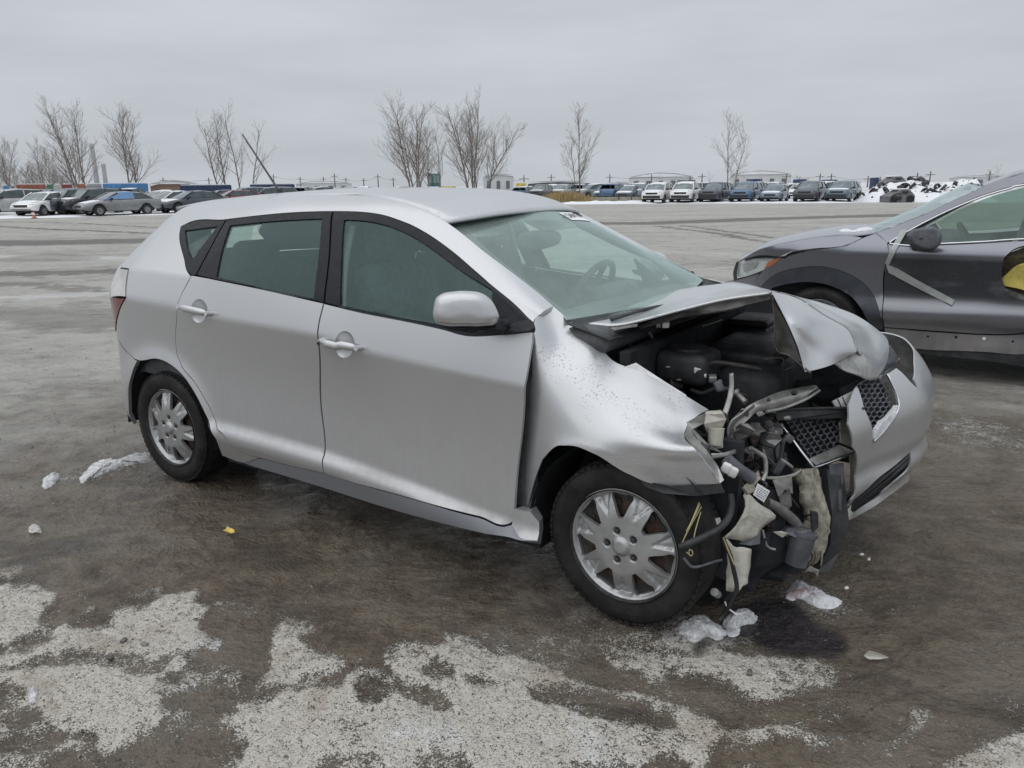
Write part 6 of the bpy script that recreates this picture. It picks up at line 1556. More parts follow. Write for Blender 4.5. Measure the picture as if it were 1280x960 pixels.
def far_meshes(kind):
    """body shell, glass, lamps, grille, wheels, snow caps for one body style; nose at x=0, facing -x"""
    if kind in FMESH: return FMESH[kind]
    Ln, Wd, side, gh, wx, wr = SPEC[kind]; hw = Wd / 2; D = {}
    xs_top = np.array([p[0] for p in side[1:6]]); zs_top = np.array([p[1] for p in side[1:6]])
    st = np.concatenate([[0, .04, .12, .25], np.linspace(.45, Ln - .45, 22), [Ln - .25, Ln - .12, Ln - .04, Ln]])
    V = []; ring = 13
    for x in st:
        zt = float(np.interp(x, xs_top, zs_top)); e = min(x, Ln - x)
        w = hw * (1 - .16 * max(0, 1 - e / .5) ** 2.2); zb = .30 + .10 * max(0, 1 - e / .6)
        cut = 0
        for k in wx:
            d = abs(x - k)
            if d < wr + .07: cut = max(cut, math.sqrt((wr + .07) ** 2 - d * d) + wr)
        zlow = max(zb, cut); zlow = min(zlow, zt - .12); crown = .03
        pts = [(-w * .93, zlow), (-w, zlow + (zt - zlow) * .25), (-w * 1.0, zlow + (zt - zlow) * .6), (-w * .965, zt - .035), (-w * .90, zt), (-w * .5, zt + crown), (0, zt + crown * 1.3)]
        pts = pts + [(-y, z) for y, z in pts[:-1][::-1]]
        V += [(x, y, z) for y, z in pts]
    ns = len(st)
    F = [(i * ring + j, i * ring + j + 1, (i + 1) * ring + j + 1, (i + 1) * ring + j) for i in range(ns - 1) for j in range(ring - 1)]
    F += [tuple(range(ring)), tuple(range((ns - 1) * ring, ns * ring))[::-1]]
    mb = MB(); mb.add(V, F, True)
    # roof and pillars
    gx = np.array([p[0] for p in gh]); gz = np.array([p[1] for p in gh]); belt = lambda x: float(np.interp(x, xs_top, zs_top))
    roof = [(gx[1], gz[1]), (gx[2], gz[2]), (gx[3], gz[3])]; V = []
    for x, z in [(gx[1] - .10, gz[1] - .06)] + roof + [(gx[3] + .12, gz[3] - .08)]:
        for f in (-1, -.8, 0, .8, 1): V.append((x, f * hw * .74, z - (.05 if abs(f) == 1 else 0) + (.02 if f == 0 else 0)))
    mb.add(V, [(i * 5 + j, i * 5 + j + 1, (i + 1) * 5 + j + 1, (i + 1) * 5 + j) for i in range(4) for j in range(4)], True)
    for sg in (-1, 1):
        for (xa, za, xb, zb) in ((gx[0], gz[0], gx[1], gz[1]), (gx[4], gz[4], gx[3], gz[3]), ((gx[1] + gx[3]) / 2, belt(2.6), (gx[1] + gx[3]) / 2 + .02, gz[2] - .04)):
            mb.tube([(xa, sg * hw * .90, za), ((xa + xb) / 2, sg * hw * .83, (za + zb) / 2 + .02), (xb, sg * hw * .735, zb)], .045, 6, 2)
    D['body'] = mb.me('body')
    for nm, quad in (('windshield', [(gx[0] + .04, hw * .84, gz[0] + .02), (gx[1] + .02, hw * .69, gz[1] - .02)]), ('rear_window', [(gx[4] - .04, hw * .84, gz[4] + .02), (gx[3], hw * .69, gz[3] - .02)])):
        (xa, ya, za), (xb, yb, zb) = quad; sgn = -1 if nm == 'windshield' else 1; V = []
        for k in range(5):
            f = k / 4
            for g in np.linspace(-1, 1, 7): V.append((xa + (xb - xa) * f + sgn * .10 * (1 - g * g), g * (ya + (yb - ya) * f), za + (zb - za) * f + .02 * math.sin(f * pi)))
        m2 = MB(); m2.add(V, [(i * 7 + j, i * 7 + j + 1, (i + 1) * 7 + j + 1, (i + 1) * 7 + j) for i in range(4) for j in range(6)], True); D[nm] = m2.me(nm)
    m2 = MB()
    for sg in (-1, 1):
        V = []
        for x in np.linspace(gx[0] + .12, gx[4] - .10, 12):
            zt = float(np.interp(x, gx, gz)) - .05; zb = belt(x) + .02; zt = max(zt, zb + .01)
            tf = lambda z: hw * (.90 - .165 * (z - zb) / max(.1, gz[2] - zb))
            V += [(x, sg * tf(zb), zb), (x, sg * tf(zt), zt)]
        m2.add(V, [(2 * k, 2 * k + 1, 2 * k + 3, 2 * k + 2) for k in range(11)], True)
    D['side_windows'] = m2.me('side_windows')
    zt = side[2][1]; m2 = MB()
    D['headlamp'] = []
    for sg in (-1, 1):
        q = MB(); q.slab([(.06, sg * hw * .62, zt - .07), (.10, sg * hw * .86, zt - .05), (.42, sg * hw * .97, zt - .03), (.40, sg * hw * .97, zt - .13), (.08, sg * hw * .84, zt - .18), (.02, sg * hw * .62, zt - .17)], .03, (-.8, sg * .5, 0)); D['headlamp'].append(q.me('headlamp'))
    m2 = MB(); m2.slab([(-.012, -hw * .55, zt - .09), (-.012, hw * .55, zt - .09), (-.012, hw * .5, zt - .24), (-.012, -hw * .5, zt - .24)], .02, (-1, 0, 0)); D['grille'] = m2.me('grille')
    m2 = MB(); m2.slab([(-.012, -hw * .8, zt - .34), (-.012, hw * .8, zt - .34), (-.012, hw * .75, .42), (-.012, -hw * .75, .42)], .02, (-1, 0, 0)); D['air_intake'] = m2.me('air_intake')
    tm = MB(); tm.lathe([(.6 * wr, -.10), (.95 * wr, -.11), (wr, -.07), (wr, .07), (.95 * wr, .11), (.6 * wr, .10)], (0, 0, 0), (0, 1, 0), 24); D['tyre'] = tm.me('tyre')
    rm = MB(); rm.lathe([(.64 * wr, -.09), (.58 * wr, -.085), (.55 * wr, -.05)], (0, 0, 0), (0, 1, 0), 24)
    for k in range(5):
        t = 2 * pi * k / 5; rm.slab([(.10 * wr * cos(t + d) + r_ * wr * cos(t), -.075, .10 * wr * sin(t + d) + r_ * wr * sin(t)) for r_, d in ((0, pi / 2), (.54, pi / 2), (.54, -pi / 2), (0, -pi / 2))], .02, (0, -1, 0))
    rm.lathe([(.52 * wr, -.045), (.01, -.045)], (0, 0, 0), (0, 1, 0), 20); D['rim'] = rm.me('rim')
    D['underbody'] = MB().box((Ln / 2, 0, .42), (Ln - 1.0, Wd - .30, .34)).me('underbody')
    def cap(x0, x1, wf, dz):
        V = []; nx = 8
        for i in range(nx):
            x = x0 + (x1 - x0) * i / (nx - 1)
            for g in np.linspace(-1, 1, 7):
                z = max(float(np.interp(x, xs_top, zs_top)) + .03, float(np.interp(x, gx, gz)) if gx[1] - .05 <= x <= gx[3] + .05 else 0)
                e = (1 - abs(g) ** 4) * (1 - abs(2 * i / (nx - 1) - 1) ** 6); V.append((x, g * wf * hw, z + dz * e - .004))
        return MB().add(V, [(i * 7 + j, i * 7 + j + 1, (i + 1) * 7 + j + 1, (i + 1) * 7 + j) for i in range(nx - 1) for j in range(6)], True)
    D['snow_hood'] = cap(.25, gx[0] - .1, .80, .05).me('snow_hood'); D['snow_roof'] = cap(gx[1] + .02, gx[3] - .02, .68, .05).me('snow_roof')
    mm = MB()
    for sg in (-1, 1): mm.rbox((gx[0] + .42, sg * (hw + .08), gz[0] + .10), (.12, .20, .14), .04)
    D['mirrors'] = [MB().rbox((gx[0] + .42, sg * (hw + .06), gz[0] + .08), (.12, .22, .15), .04).me('side_mirror') for sg in (-1, 1)]
    for k, m in (('windshield', FGL), ('rear_window', FG), ('side_windows', FG), ('grille', FB), ('air_intake', FB), ('tyre', FT), ('rim', FR), ('underbody', FB), ('snow_hood', M['snow']), ('snow_roof', M['snow'])): D[k].materials.append(m)
    for q in D['headlamp']: q.materials.append(FL)
    FMESH[kind] = D; return D

def far_car(kind, paint_k, u, dist, heading, label, group, cat='car', snow='hr', lod=0, scale=1.0, rimdark=False, z=0.0):
    """heading: bearing of the nose, relative to pointing at the camera; u: picture column of the car's middle"""
    D = far_meshes(kind); Ln = SPEC[kind][0]; wx, wr = SPEC[kind][4:]
    p = gpos(u, dist); th = bearing(u) + heading           # +x of the mesh runs away from the nose
    t = empty('parked_' + {'suv': 'suv', 'sedan': 'car', 'hatch': 'car', 'pickup': 'pickup'}[kind], label, cat, (p[0] - cos(th) * Ln / 2 * scale, p[1] - sin(th) * Ln / 2 * scale, z), th, group)
    t.scale = (scale,) * 3
    key = (kind, paint_k)
    if key not in FMESH:
        me = D['body'].copy(); me.materials.clear(); me.materials.append(FP[paint_k]); FMESH[key] = me
    link('body', FMESH[key], None, t)
    link('windshield', D['windshield'], None, t); link('side_windows', D['side_windows'], None, t); link('underbody', D['underbody'], None, t)
    for q in D['headlamp']: link('headlamp', q, None, t)
    link('grille', D['grille'], None, t)
    if not lod: link('air_intake', D['air_intake'], None, t); link('rear_window', D['rear_window'], None, t)
    if not lod:
        for q in D['mirrors']:
            if not q.materials: q.materials.append(FB)
            link('side_mirror', q, None, t)
    W_ = SPEC[kind][1] / 2
    for x in wx:
        for sg in (-1, 1):
            w = link('wheel', D['tyre'], None, t, (x, sg * (W_ - .11), wr)); w.rotation_euler = (0, 0, 0 if sg < 0 else pi)
            if not lod: link('rim', D['rim'], None, w)
    if 'h' in snow: link('snow_cap', D['snow_hood'], None, t)
    if 'r' in snow: link('snow_cap', D['snow_roof'], None, t)
    return t

GL = 'cars parked in the left row'; GRW = 'cars parked in the right row'; GB = 'cars parked further back'
ld = radians(-62)     # left row: nose to the left, side on
far_car('suv', 'silver', 10, 61, radians(-66), 'silver grey SUV at the left edge, first of the left row', GL, snow='h')
far_car('hatch', 'white', 54, 58.5, radians(-40), 'white car with a black twin-slot grille beside the silver SUV', GL, snow='h')
far_car('suv', 'dark', 85, 59.5, radians(-48), 'dark SUV with a smashed open nose beside the white car', GL, snow='h')
far_car('suv', 'black', 112, 59, radians(-54), 'black SUV with a white bumper bar behind the grey saloon', GL, snow='h')
bm = far_car('sedan', 'grey', 145, 56.0, radians(-68), 'grey saloon with blue sheet over its window, nearest in the left row', GL, snow='h')
far_car('sedan', 'silver', 196, 64, radians(-60), 'silver saloon with snow on its bonnet behind the grey saloon', GL, snow='hr')
far_car('sedan', 'white', 214, 62, radians(-58), 'pale saloon with snowy bonnet behind the dark saloon', GL, snow='h')
far_car('sedan', 'dark', 238, 58, radians(-60), 'dark saloon with snowy bonnet nearest the silver hatchback roof', GL, snow='h')
far_car('hatch', 'navy', 276, 75, radians(-70), 'dark blue car with a pale roof behind the hatchback roof', GL, snow='')
far_car('sedan', 'red', 292, 70, radians(-70), 'dark red saloon behind the hatchback roof', GL, snow='')
far_car('suv', 'bluegrey', 310, 72, radians(-75), 'blue grey estate car with dark windows by the antenna', GL, snow='')
far_car('suv', 'grey', 338, 72, radians(-75), 'grey SUV with blue sheet on its side, by the antenna', GL, snow='')
# blue sheet and broken noses
bx = bm
MB().slab([(2.05, -.86, 1.0), (2.25, -.78, 1.38), (2.7, -.74, 1.43), (3.05, -.76, 1.38), (3.1, -.87, 1.0)], .03, (0, -1, .3)).slab([(1.2, -.88, .97), (2.05, -.88, .98), (2.22, -.80, 1.34), (2.0, -.82, 1.24)], .02, (0, -1, .3)).build('blue_sheet', FP['cyan'], bx)
# right row, noses to the camera
rows = [(822, 'suv', 'white', 'white SUV, first of the two white ones in the right row', 'hr'), (858, 'suv', 'white', 'white SUV with a black grille between the other white SUV and the dark pickup', 'hr'),
        (896, 'pickup', 'dark', 'dark blue pickup with a chrome bumper right of the white SUVs', ''), (932, 'suv', 'blue', 'blue SUV right of the dark pickup', ''),
        (970, 'hatch', 'bluegrey', 'pale blue grey car between the blue and the dark SUV', 'h'), (1012, 'suv', 'dark', 'dark SUV with a badge, second from the right end of the row', ''), (1052, 'suv', 'teal', 'grey green SUV with white bonnet edge at the right end of the row', 'h')]
for u, k, c, lb, sn in rows:
    far_car(k, c, u + (u * 7 % 5 - 2) * .6, 69.5 + (u % 3) * .3, radians(-13 + (u * 3 % 7 - 3)), lb, GRW, snow=sn, scale=(1.0 if k != 'pickup' else .92) * (.96 + .02 * (u % 5)))
# further rows
rnd = random.Random(21)
cols = ['white', 'silver', 'blue', 'dark', 'grey', 'bluegrey', 'teal', 'black', 'white', 'cyan']
names = {'white': 'white', 'silver': 'silver', 'blue': 'blue', 'dark': 'dark', 'grey': 'grey', 'bluegrey': 'blue grey', 'teal': 'grey green', 'black': 'black', 'cyan': 'bright blue'}
ORD = ['first', 'second', 'third', 'fourth', 'fifth', 'sixth', 'seventh', 'eighth', 'ninth', 'tenth', 'eleventh', 'twelfth', 'thirteenth', 'fourteenth', 'fifteenth', 'sixteenth', 'seventeenth', 'eighteenth']
back_list = [(655, 95, 'blue'), (668, 100, 'white'), (676, 92, 'black'), (690, 104, 'white'), (703, 96, 'silver'), (714, 104, 'grey'), (728, 100, 'bluegrey'), (739, 108, 'white'), (744, 92, 'grey'), (757, 88, 'teal'), (768, 86, 'blue'), (778, 92, 'white'), (786, 84, 'dark'), (799, 86, 'bluegrey'),
             (812, 96, 'white'), (830, 98, 'dark'), (846, 96, 'silver'), (868, 97, 'white'), (884, 102, 'silver'), (905, 97, 'white'), (924, 104, 'grey'), (944, 92, 'dark'), (952, 108, 'white'), (966, 96, 'white'), (986, 90, 'white'), (998, 104, 'dark'), (1002, 86, 'white'), (1036, 86, 'white'), (1030, 100, 'teal'), (1060, 92, 'silver'),
             (350, 104, 'grey'), (366, 110, 'white'), (380, 106, 'dark'), (398, 112, 'grey'), (415, 118, 'white'), (436, 116, 'silver'), (455, 120, 'white'), (474, 118, 'grey'), (498, 122, 'white'),
             (60, 84, 'dark'), (110, 86, 'silver'), (165, 84, 'navy'), (205, 82, 'dark')]
for i, (u, d, c) in enumerate(back_list):
    k = rnd.choice(['suv', 'sedan', 'hatch', 'suv'])
    pos_ = ('behind the left row' if u < 260 else 'behind the hatchback roof' if u < 560 else 'behind the dry grass' if u < 800 else 'behind the right row')
    nb = back_list[i - 1][2] if i and abs(back_list[i - 1][0] - u) < 40 else None
    nx_ = back_list[i + 1][2] if i + 1 < len(back_list) and abs(back_list[i + 1][0] - u) < 40 else None
    row_ = sorted(q[0] for q in back_list if (q[0] < 260) == (u < 260) and (260 <= q[0] < 560) == (260 <= u < 560) and (560 <= q[0] < 800) == (560 <= u < 800))
    lb = 'distant %s %s %s, %s from the left there' % (names.get(c, 'dark blue'), {'suv': 'SUV', 'sedan': 'saloon', 'hatch': 'small car'}[k], pos_, ORD[row_.index(u)])
    if 0: lb += ', just right of a %s one' % names.get(nb, 'dark blue')
    if 0: lb += ' and left of a %s one' % names.get(nx_, 'dark blue')
    far_car(k, c, u, d, radians(rnd.choice([-15, -15, -60, 160])), lb, GB, snow=rnd.choice(['hr', 'h', 'r', 'hr']), lod=1)

# ------------------------------------------------------------------ bare trees
BARK = plain('bark', (.20, .175, .155), .9, 0, .25, 3); TWIG = plain('twigs', (.31, .275, .24), .9, 0, .2, 3)
def tree(u, dist, base_v, top_v, stems, label, seed, spread=.30, lean=0.0, dens=1.0, thick=1.0, name='bare_tree', group='bare trees on the skyline'):
    rd = random.Random(seed); H = (base_v - top_v) * dist / CAM_F * .80
    p = gpos(u, dist); t = empty(name, label, 'tree', tuple(p), 0, group); sd = Vector((sin(CAM_YAW), -cos(CAM_YAW), 0)); fd = Vector((cos(CAM_YAW), sin(CAM_YAW), 0))
    tr = MB(); tw = MB()
    def grow(mb, P, d, L, r, lvl):
        n = 5 if lvl == 0 else 4 if lvl == 1 else 3
        pts = [P.copy()]; q = P.copy(); dd = d.copy()
        for k in range(n):
            dd = (dd + Vector((rd.uniform(-1, 1), rd.uniform(-1, 1), rd.uniform(-.3, 1) + .25)) * (.13 if lvl == 0 else .20)).normalized(); q = q + dd * (L / n); pts.append(q.copy())
        (tr if lvl < 2 else tw).tube([tuple(x) for x in pts], [r, r * .25 if lvl == 0 else r * .4], 5 if lvl == 0 else 4 if lvl == 1 else 3, 1, False)
        if lvl >= 3: return
        cnt = int((16, 7, 4)[lvl] * dens) + rd.randint(0, 2)
        for k in range(cnt):
            f = (.16 if lvl == 0 else .18) + (.84 if lvl == 0 else .8) * (k + rd.random()) / cnt
            i = min(n - 1, int(f * n)); b = pts[i].lerp(pts[i + 1], f * n - i); a = rd.uniform(0, 2 * pi)
            ax = (pts[i + 1] - pts[i]).normalized(); o = ax.orthogonal().normalized(); o = o * cos(a) + ax.cross(o) * sin(a)
            ang = rd.uniform(.45, .95) if lvl == 0 else rd.uniform(.4, .9)
            nd = (ax * cos(ang) + o * sin(ang)).normalized(); nd.z = max(nd.z, .12)
            ll = L * ((.47 * (1 - .62 * f) + .05) if lvl == 0 else .52 * (1 - .45 * f)) * rd.uniform(.7, 1.2)
            grow(mb, b, nd.normalized(), ll, max(.0075, r * (.40 if lvl == 0 else .45) * (1 - .5 * f)), lvl + 1)
    for s in range(stems):
        off = 0 if stems == 1 else (s / (stems - 1) - .5) * 2
        d = (Vector((0, 0, 1)) + sd * (off * spread + lean + rd.uniform(-.06, .06)) + fd * rd.uniform(-.2, .2)).normalized()
        grow(tr, Vector((0, 0, 0)) + sd * off * .28, d, H * (rd.uniform(.86, 1.02) if stems > 1 else 1.0), H * .0115 * thick, 0)
    tr.build('trunk', BARK, t); tw.build('crown', TWIG, t)
tree(104, 95, 236, 117, 3, 'broad bare tree leaning left at the far left, nearer the chimney', 1, .16, -.18, 1.0)
tree(166, 92, 236, 109, 2, 'bare tree right of the chimney, above the blue container', 2, .10, -.08, 1.15)
tree(280, 95, 234, 117, 2, 'bare tree left of the slim pair, left of the antenna', 3, .12, -.13, .9)
tree(303, 96, 234, 122, 1, 'slim bare tree just left of the antenna', 4, .1, .0, .75); tree(312, 97, 234, 132, 1, 'slim short bare tree crossed by the antenna', 5, .1, .06, .7)
tree(520, 88, 240, 109, 4, 'bare many-stemmed tree at the left of the middle clump', 6, .13, -.06, 1.0)
tree(532, 92, 240, 128, 2, 'bare thin tree between the two big ones of the middle clump', 7, .10, .04, .9); tree(551, 96, 240, 140, 1, 'bare thin tree behind the green tractor cab', 8, .1, .0, .9)
tree(590, 88, 242, 109, 4, 'tallest bare tree of the middle clump, four dark stems', 9, .14, -.05, 1.0); tree(600, 90, 242, 120, 2, 'bare tree with wide arching stems at the right of the middle clump', 10, .20, .12, 1.0); tree(610, 92, 242, 150, 1, 'small brown tree at the right foot of the middle clump', 11, .1, .1, .9)
tree(725, 80, 251, 132, 1, 'tall slim bare tree standing in the dry grass', 12, .1, .0, 1.0, .9); tree(719, 80, 251, 170, 1, 'short slim bare tree beside the tall one in the dry grass', 13, .1, -.04, 1.0, .8)
tree(909, 95, 236, 128, 1, 'tall slim bare tree behind the dark pickup', 14, .1, .0, .9, .8); tree(915, 95, 236, 146, 1, 'slim bare tree leaning right behind the blue SUV', 15, .1, .13, .8, .8)
tree(1003, 140, 231, 209, 2, 'small bare bush-like tree behind the dark SUV', 16, .2, .0, .9); tree(948, 150, 231, 217, 1, 'tiny bare tree behind the blue SUV', 17, .2, 0, .8); tree(1245, 160, 228, 200, 2, 'faint bare tree above the grey SUV roof', 18, .1, -.1, .6, .8)
tree(886, 140, 231, 205, 1, 'faint thin tree behind the dark pickup bed', 19, .2, 0, .5, .7)
rb = random.Random(5)
for i, (u, tv) in enumerate(((-12, 170), (8, 168), (16, 190), (30, 196), (44, 200), (56, 174), (66, 196), (74, 205), (88, 196))):
    tree(u, 100 + 4 * (i % 3), 236, tv - 8, 3, ('brown brush at the left edge, tallest clump', 'tall brown brush clump at the far left', 'low brown brush next to the tall clump', 'brown brush behind the silver SUV', 'low brown brush behind the white car', 'narrow brown tree rising from the brush', 'brown brush right of the narrow tree', 'lowest brown brush under the leaning tree', 'brown sapling in front of the leaning tree')[i], 30 + i, .16, 0, .9, .8, 'brush', 'brown brush at the far left')

# ------------------------------------------------------------------ containers, sheds, poles and the rest of the skyline
def hz(v, u, dist):
    """height above ground of picture row v at that column and range"""
    d = ray(u, v); return CP[2] + d[2] / np.linalg.norm(d[:2]) * dist
CONT = {'rust': (.33, .13, .09), 'green': (.10, .22, .14), 'white': (.55, .55, .53), 'red': (.28, .08, .07), 'orange': (.38, .17, .09), 'grey': (.40, .41, .42), 'blue': (.10, .25, .48), 'navy': (.03, .045, .10)}
CM = {k: plain('container_' + k, c, .7, 0, .25, .8) for k, c in CONT.items()}
def container(u0, u1, v0, dist, col, label, logo=False, group='shipping containers behind the left row'):
    a, b = gpos(u0, dist), gpos(u1, dist); h = hz(v0, (u0 + u1) / 2, dist); c = (a + b) / 2; L = np.linalg.norm(b - a); rz = math.atan2(*(b - a)[1::-1])
    t = empty('shipping_container', label, 'container', tuple(c), rz, group); mb = MB(); mb.box((0, 1.2, h / 2), (L - .1, 2.4, h))
    mb.build('body', CM[col], t); n = max(4, int(L / .5)); MEr = MB().box((0, 0, h / 2), (.20, .06, h * .86)).me('rib'); MEr.materials.append(CM[col])
    for k in range(n): link('rib', MEr, None, t, (-L / 2 + L * (k + .5) / n, -.03, 0))
    MB().box((0, 1.2, h + .04), (L - .3, 2.2, .08)).build('snow_cap', M['snow'], t)
    if logo:
        for x in (-L * .18, L * .12, L * .34): MB().rbox((x, -.07, h * .55), (.5, .03, .5), .01).build('emblem', M['white_plastic'], t)
for u0, u1, v0, d, c, lb in ((4, 12, 232, 88, 'blue', 'small blue container at the far left'), (13, 20, 231, 88, 'white', 'small cream container at the far left'), (20, 58, 230.5, 90, 'rust', 'long rust red container behind the silver SUV'), (58, 67, 230.5, 90, 'green', 'green container behind the white car'), (67, 77, 230.5, 90, 'white', 'white container right of the green one'), (77, 91, 230.5, 90, 'red', 'dark red container under the leaning tree'),
                          (97, 108, 230, 90, 'orange', 'orange container left of the chimney'), (108, 128, 230, 90, 'grey', 'pale grey container under the chimney'), (128, 186, 229.5, 88, 'blue', 'long blue container under the second tree')):
    container(u0, u1, v0, d, c, lb)
container(224, 290, 231.5, 90, 'navy', 'long dark trailer behind the dark saloon'); container(312, 369, 230.5, 86, 'navy', 'dark blue container with white emblems by the antenna', True)
ROOFW = plain('snowy_roof', (.70, .71, .73), .8, 0, .08, .3); WALLB = plain('brown_wall', (.23, .15, .11), .8, 0, .2, .5); WALLW = plain('pale_wall', (.52, .53, .53), .8, 0, .08, .4); DKW = plain('dark_wall', (.13, .14, .155), .8, 0, .15, .4)
def shed(u0, u1, ve, vr, dist, wall, label, win=0):
    a, b = gpos(u0, dist), gpos(u1, dist); c = (a + b) / 2; L = np.linalg.norm(b - a); rz = math.atan2(*(b - a)[1::-1]); um = (u0 + u1) / 2
    he, hr = hz(ve, um, dist), hz(vr, um, dist); D_ = L * .5
    t = empty('warehouse', label, 'building', tuple(c), rz); MB().box((0, D_ / 2, he / 2), (L, D_, he)).build('wall', wall, t)
    V = []
    for x, z in ((-L / 2 - .3, he), (-L * .25, he + (hr - he) * .72), (0, hr), (L * .25, he + (hr - he) * .72), (L / 2 + .3, he)):
        V += [(x, -.3, z), (x, D_ + .3, z), (x, -.3, z - .35 if z == he else z - .3), (x, D_ + .3, z - .3)]
    F = []
    for i in range(4): F += [(4 * i, 4 * i + 4, 4 * i + 5, 4 * i + 1), (4 * i, 4 * i + 2, 4 * i + 6, 4 * i + 4)]
    F.append((0, 4, 8, 12, 16)[::-1]); MB().add(V, F).build('roof', ROOFW, t)
    for k in range(win): MB().box((-L / 2 + L * (k + .6) / (win + .2), -.06, he * .45), (L / win * .35, .1, he * .45)).build('door', DKW, t)
shed(188, 246, 230, 225, 120, WALLB, 'brown shed with a snowy gable roof behind the left row', 4)
shed(786, 866, 221, 215.5, 280, WALLW, 'wide pale warehouse with snowy roof behind the white SUVs', 5); shed(912, 988, 218, 213, 290, WALLW, 'pale warehouse with snowy roof right of the slim tree', 5)
shed(604, 642, 219, 217, 190, WALLW, 'white block building right of the middle tree clump', 3); shed(370, 440, 229, 226, 330, WALLW, 'low pale warehouse with snowy roof behind the hatchback roof', 4)
shed(660, 738, 227.5, 225.8, 170, DKW, 'long low dark building behind the dry grass', 6); shed(762, 790, 228.5, 227, 200, WALLW, 'small pale building left of the wide warehouse', 2)
shed(1185, 1262, 221, 219, 330, WALLW, 'pale hall above the grey SUV roof', 3); shed(1040, 1075, 227, 225.5, 300, WALLW, 'low pale hall left of the snow heap', 2)
POLE = plain('pole_wood', (.15, .14, .135), .9, 0, .2, 2)
pole_list = [(343, 218, 300), (376, 221, 330), (405, 221, 340), (419, 217, 300), (433, 222, 340), (455, 223, 350), (473, 218, 320), (492, 222, 340), (636, 219, 200), (655, 219, 200), (689, 218, 260), (762, 218, 260), (814, 218, 260), (862, 220, 260), (877, 217, 260), (982, 217, 260), (1024, 217, 260), (1038, 217, 260), (1084, 220, 260), (1099, 221, 260), (1145, 216, 230), (1161, 214, 240), (1235, 214, 280), (205, 222, 300), (262, 222, 300)]
prev = None
for i, (u, v, d) in enumerate(pole_list):
    p = gpos(u, d); h = hz(v, u, d); t = empty('utility_pole', '', 'pole', tuple(p), CAM_YAW - pi / 2, 'utility poles along the horizon')
    side_ = 'behind the hatchback roof' if u < 520 else 'right of the middle trees' if u < 780 else 'behind the right row' if u < 1070 else 'behind the snow heap and grey SUV'
    ns = [x for x in pole_list]; cls = lambda q: 0 if q < 330 else 1 if q < 520 else 2 if q < 780 else 3 if q < 1070 else 4
    side_ = 'over the left row' if u < 330 else side_; t['label'] = 'thin utility pole ' + side_ + ', ' + ORD[sorted(x[0] for x in ns if cls(x[0]) == cls(u)).index(u)] + ' from the left'
    w = .14 * d / 260 * 1.6
    MB().cyl((0, 0, 0), (0, 0, h), w, w * .7, 6).build('post', POLE, t); MB().box((0, 0, h - .9), (2.6, .15, .16)).build('crossarm', POLE, t)
    q = np.array([p[0], p[1], h - .8])
    if prev is not None and abs(prev[1] - u) < 60 and abs(prev[2] - d) < 60:
        mid = (prev[0] + q) / 2 - [0, 0, .5]; loc = np.array([p[0], p[1], 0])
        Rz = Matrix.Rotation(-(CAM_YAW - pi / 2), 3, 'Z'); MB().tube([tuple(Rz @ Vector(k - loc)) for k in (prev[0], mid, q)], .045, 4, 4).build('wire', POLE, t)
    prev = (q, u, d)
# chimney stacks beyond the leaning tree
for u, v, w, lb in ((122, 180, .9, 'tall grey chimney between the two left trees'), (133, 205, .8, 'short dark chimney beside the tall one')):
    d = 170; p = gpos(u, d); o = MB().cyl((0, 0, 0), (0, 0, hz(v, u, d)), w * .55, w * .42, 14).lathe([(w * .5, hz(v, u, d) - .5), (w * .5, hz(v, u, d) + .05), (w * .3, hz(v, u, d) + .05)], (0, 0, 0), (0, 0, 1), 14).build('chimney', plain('chimney_grey', (.34, .34, .35), .8, 0, .15, .5)); o.location = p; tag(o, lb, 'chimney')
# wheel loader with a green cab
d = 100; p = gpos(546, d); t = empty('wheel_loader', 'yellow wheel loader with a green glazed cab among the middle trees', 'loader', tuple(p), CAM_YAW - pi / 2)
YEL = plain('machine_yellow', (.55, .40, .08), .6, 0, .2, 2); z0 = hz(233, 546, d); zt = hz(217, 546, d)
CABM = plain('cab_green', (.06, .16, .14), .5, 0, .2, 2); wcab = 17 * d / CAM_F
cb = MB().rbox((-.2, 0, (z0 + zt) / 2), (wcab * .78, 1.4, zt - z0), .1).build('cab', CABM, t)
for x in (-.62, .0, .40): MB().box((x - .12, -.73, (z0 + zt) / 2 + .1), (.36, .06, (zt - z0) * .6)).build('cab_window', plain('cab_glass', (.22, .30, .30), .2), cb)
MB().rbox((1.4, 0, z0 * .5 + .3), (1.9, 1.3, 1.0), .15).build('engine_cover', YEL, t); MB().rbox((-1.4, 0, .9), (1.2, 1.2, .7), .1).build('front_frame', YEL, t)
for x in (-1.3, 1.2):
    for y in (-.9, .9): MB().cyl((x, y - .25, .7), (x, y + .25, .7), .7, n=20).build('wheel', FT, t)
MB().box((-.85, 0, zt - .1), (.2, 2.2, .35)).build('work_lamp_bar', FB, t)
# yellow and blue machinery boxes right of the clump
for u, v0, v1, w, c, lb, nm in ((651, 229, 237, 12, YEL, 'yellow machine box behind the first distant cars', 'machine_box'), (1092, 222, 231, 5, CM['navy'], 'dark portable cabin behind the snow heap', 'portable_cabin'), (943, 223.5, 229, 8, CM['navy'], 'dark trailer box behind the blue SUV', 'trailer_box')):
    d = 125; p = gpos(u, d); h = hz(v0, u, d); t = empty(nm, lb, 'box', tuple(p), CAM_YAW - pi / 2); L = w * d / CAM_F
    MB().rbox((0, 0, h / 2), (L, 1.6, h), .06).build('body', c, t); MB().box((0, 0, h + .05), (L * .9, 1.4, .1)).build('snow_cap', M['snow'], t); MB().box((L * .2, -.82, h * .45), (L * .2, .05, h * .7)).build('door', FB, t)
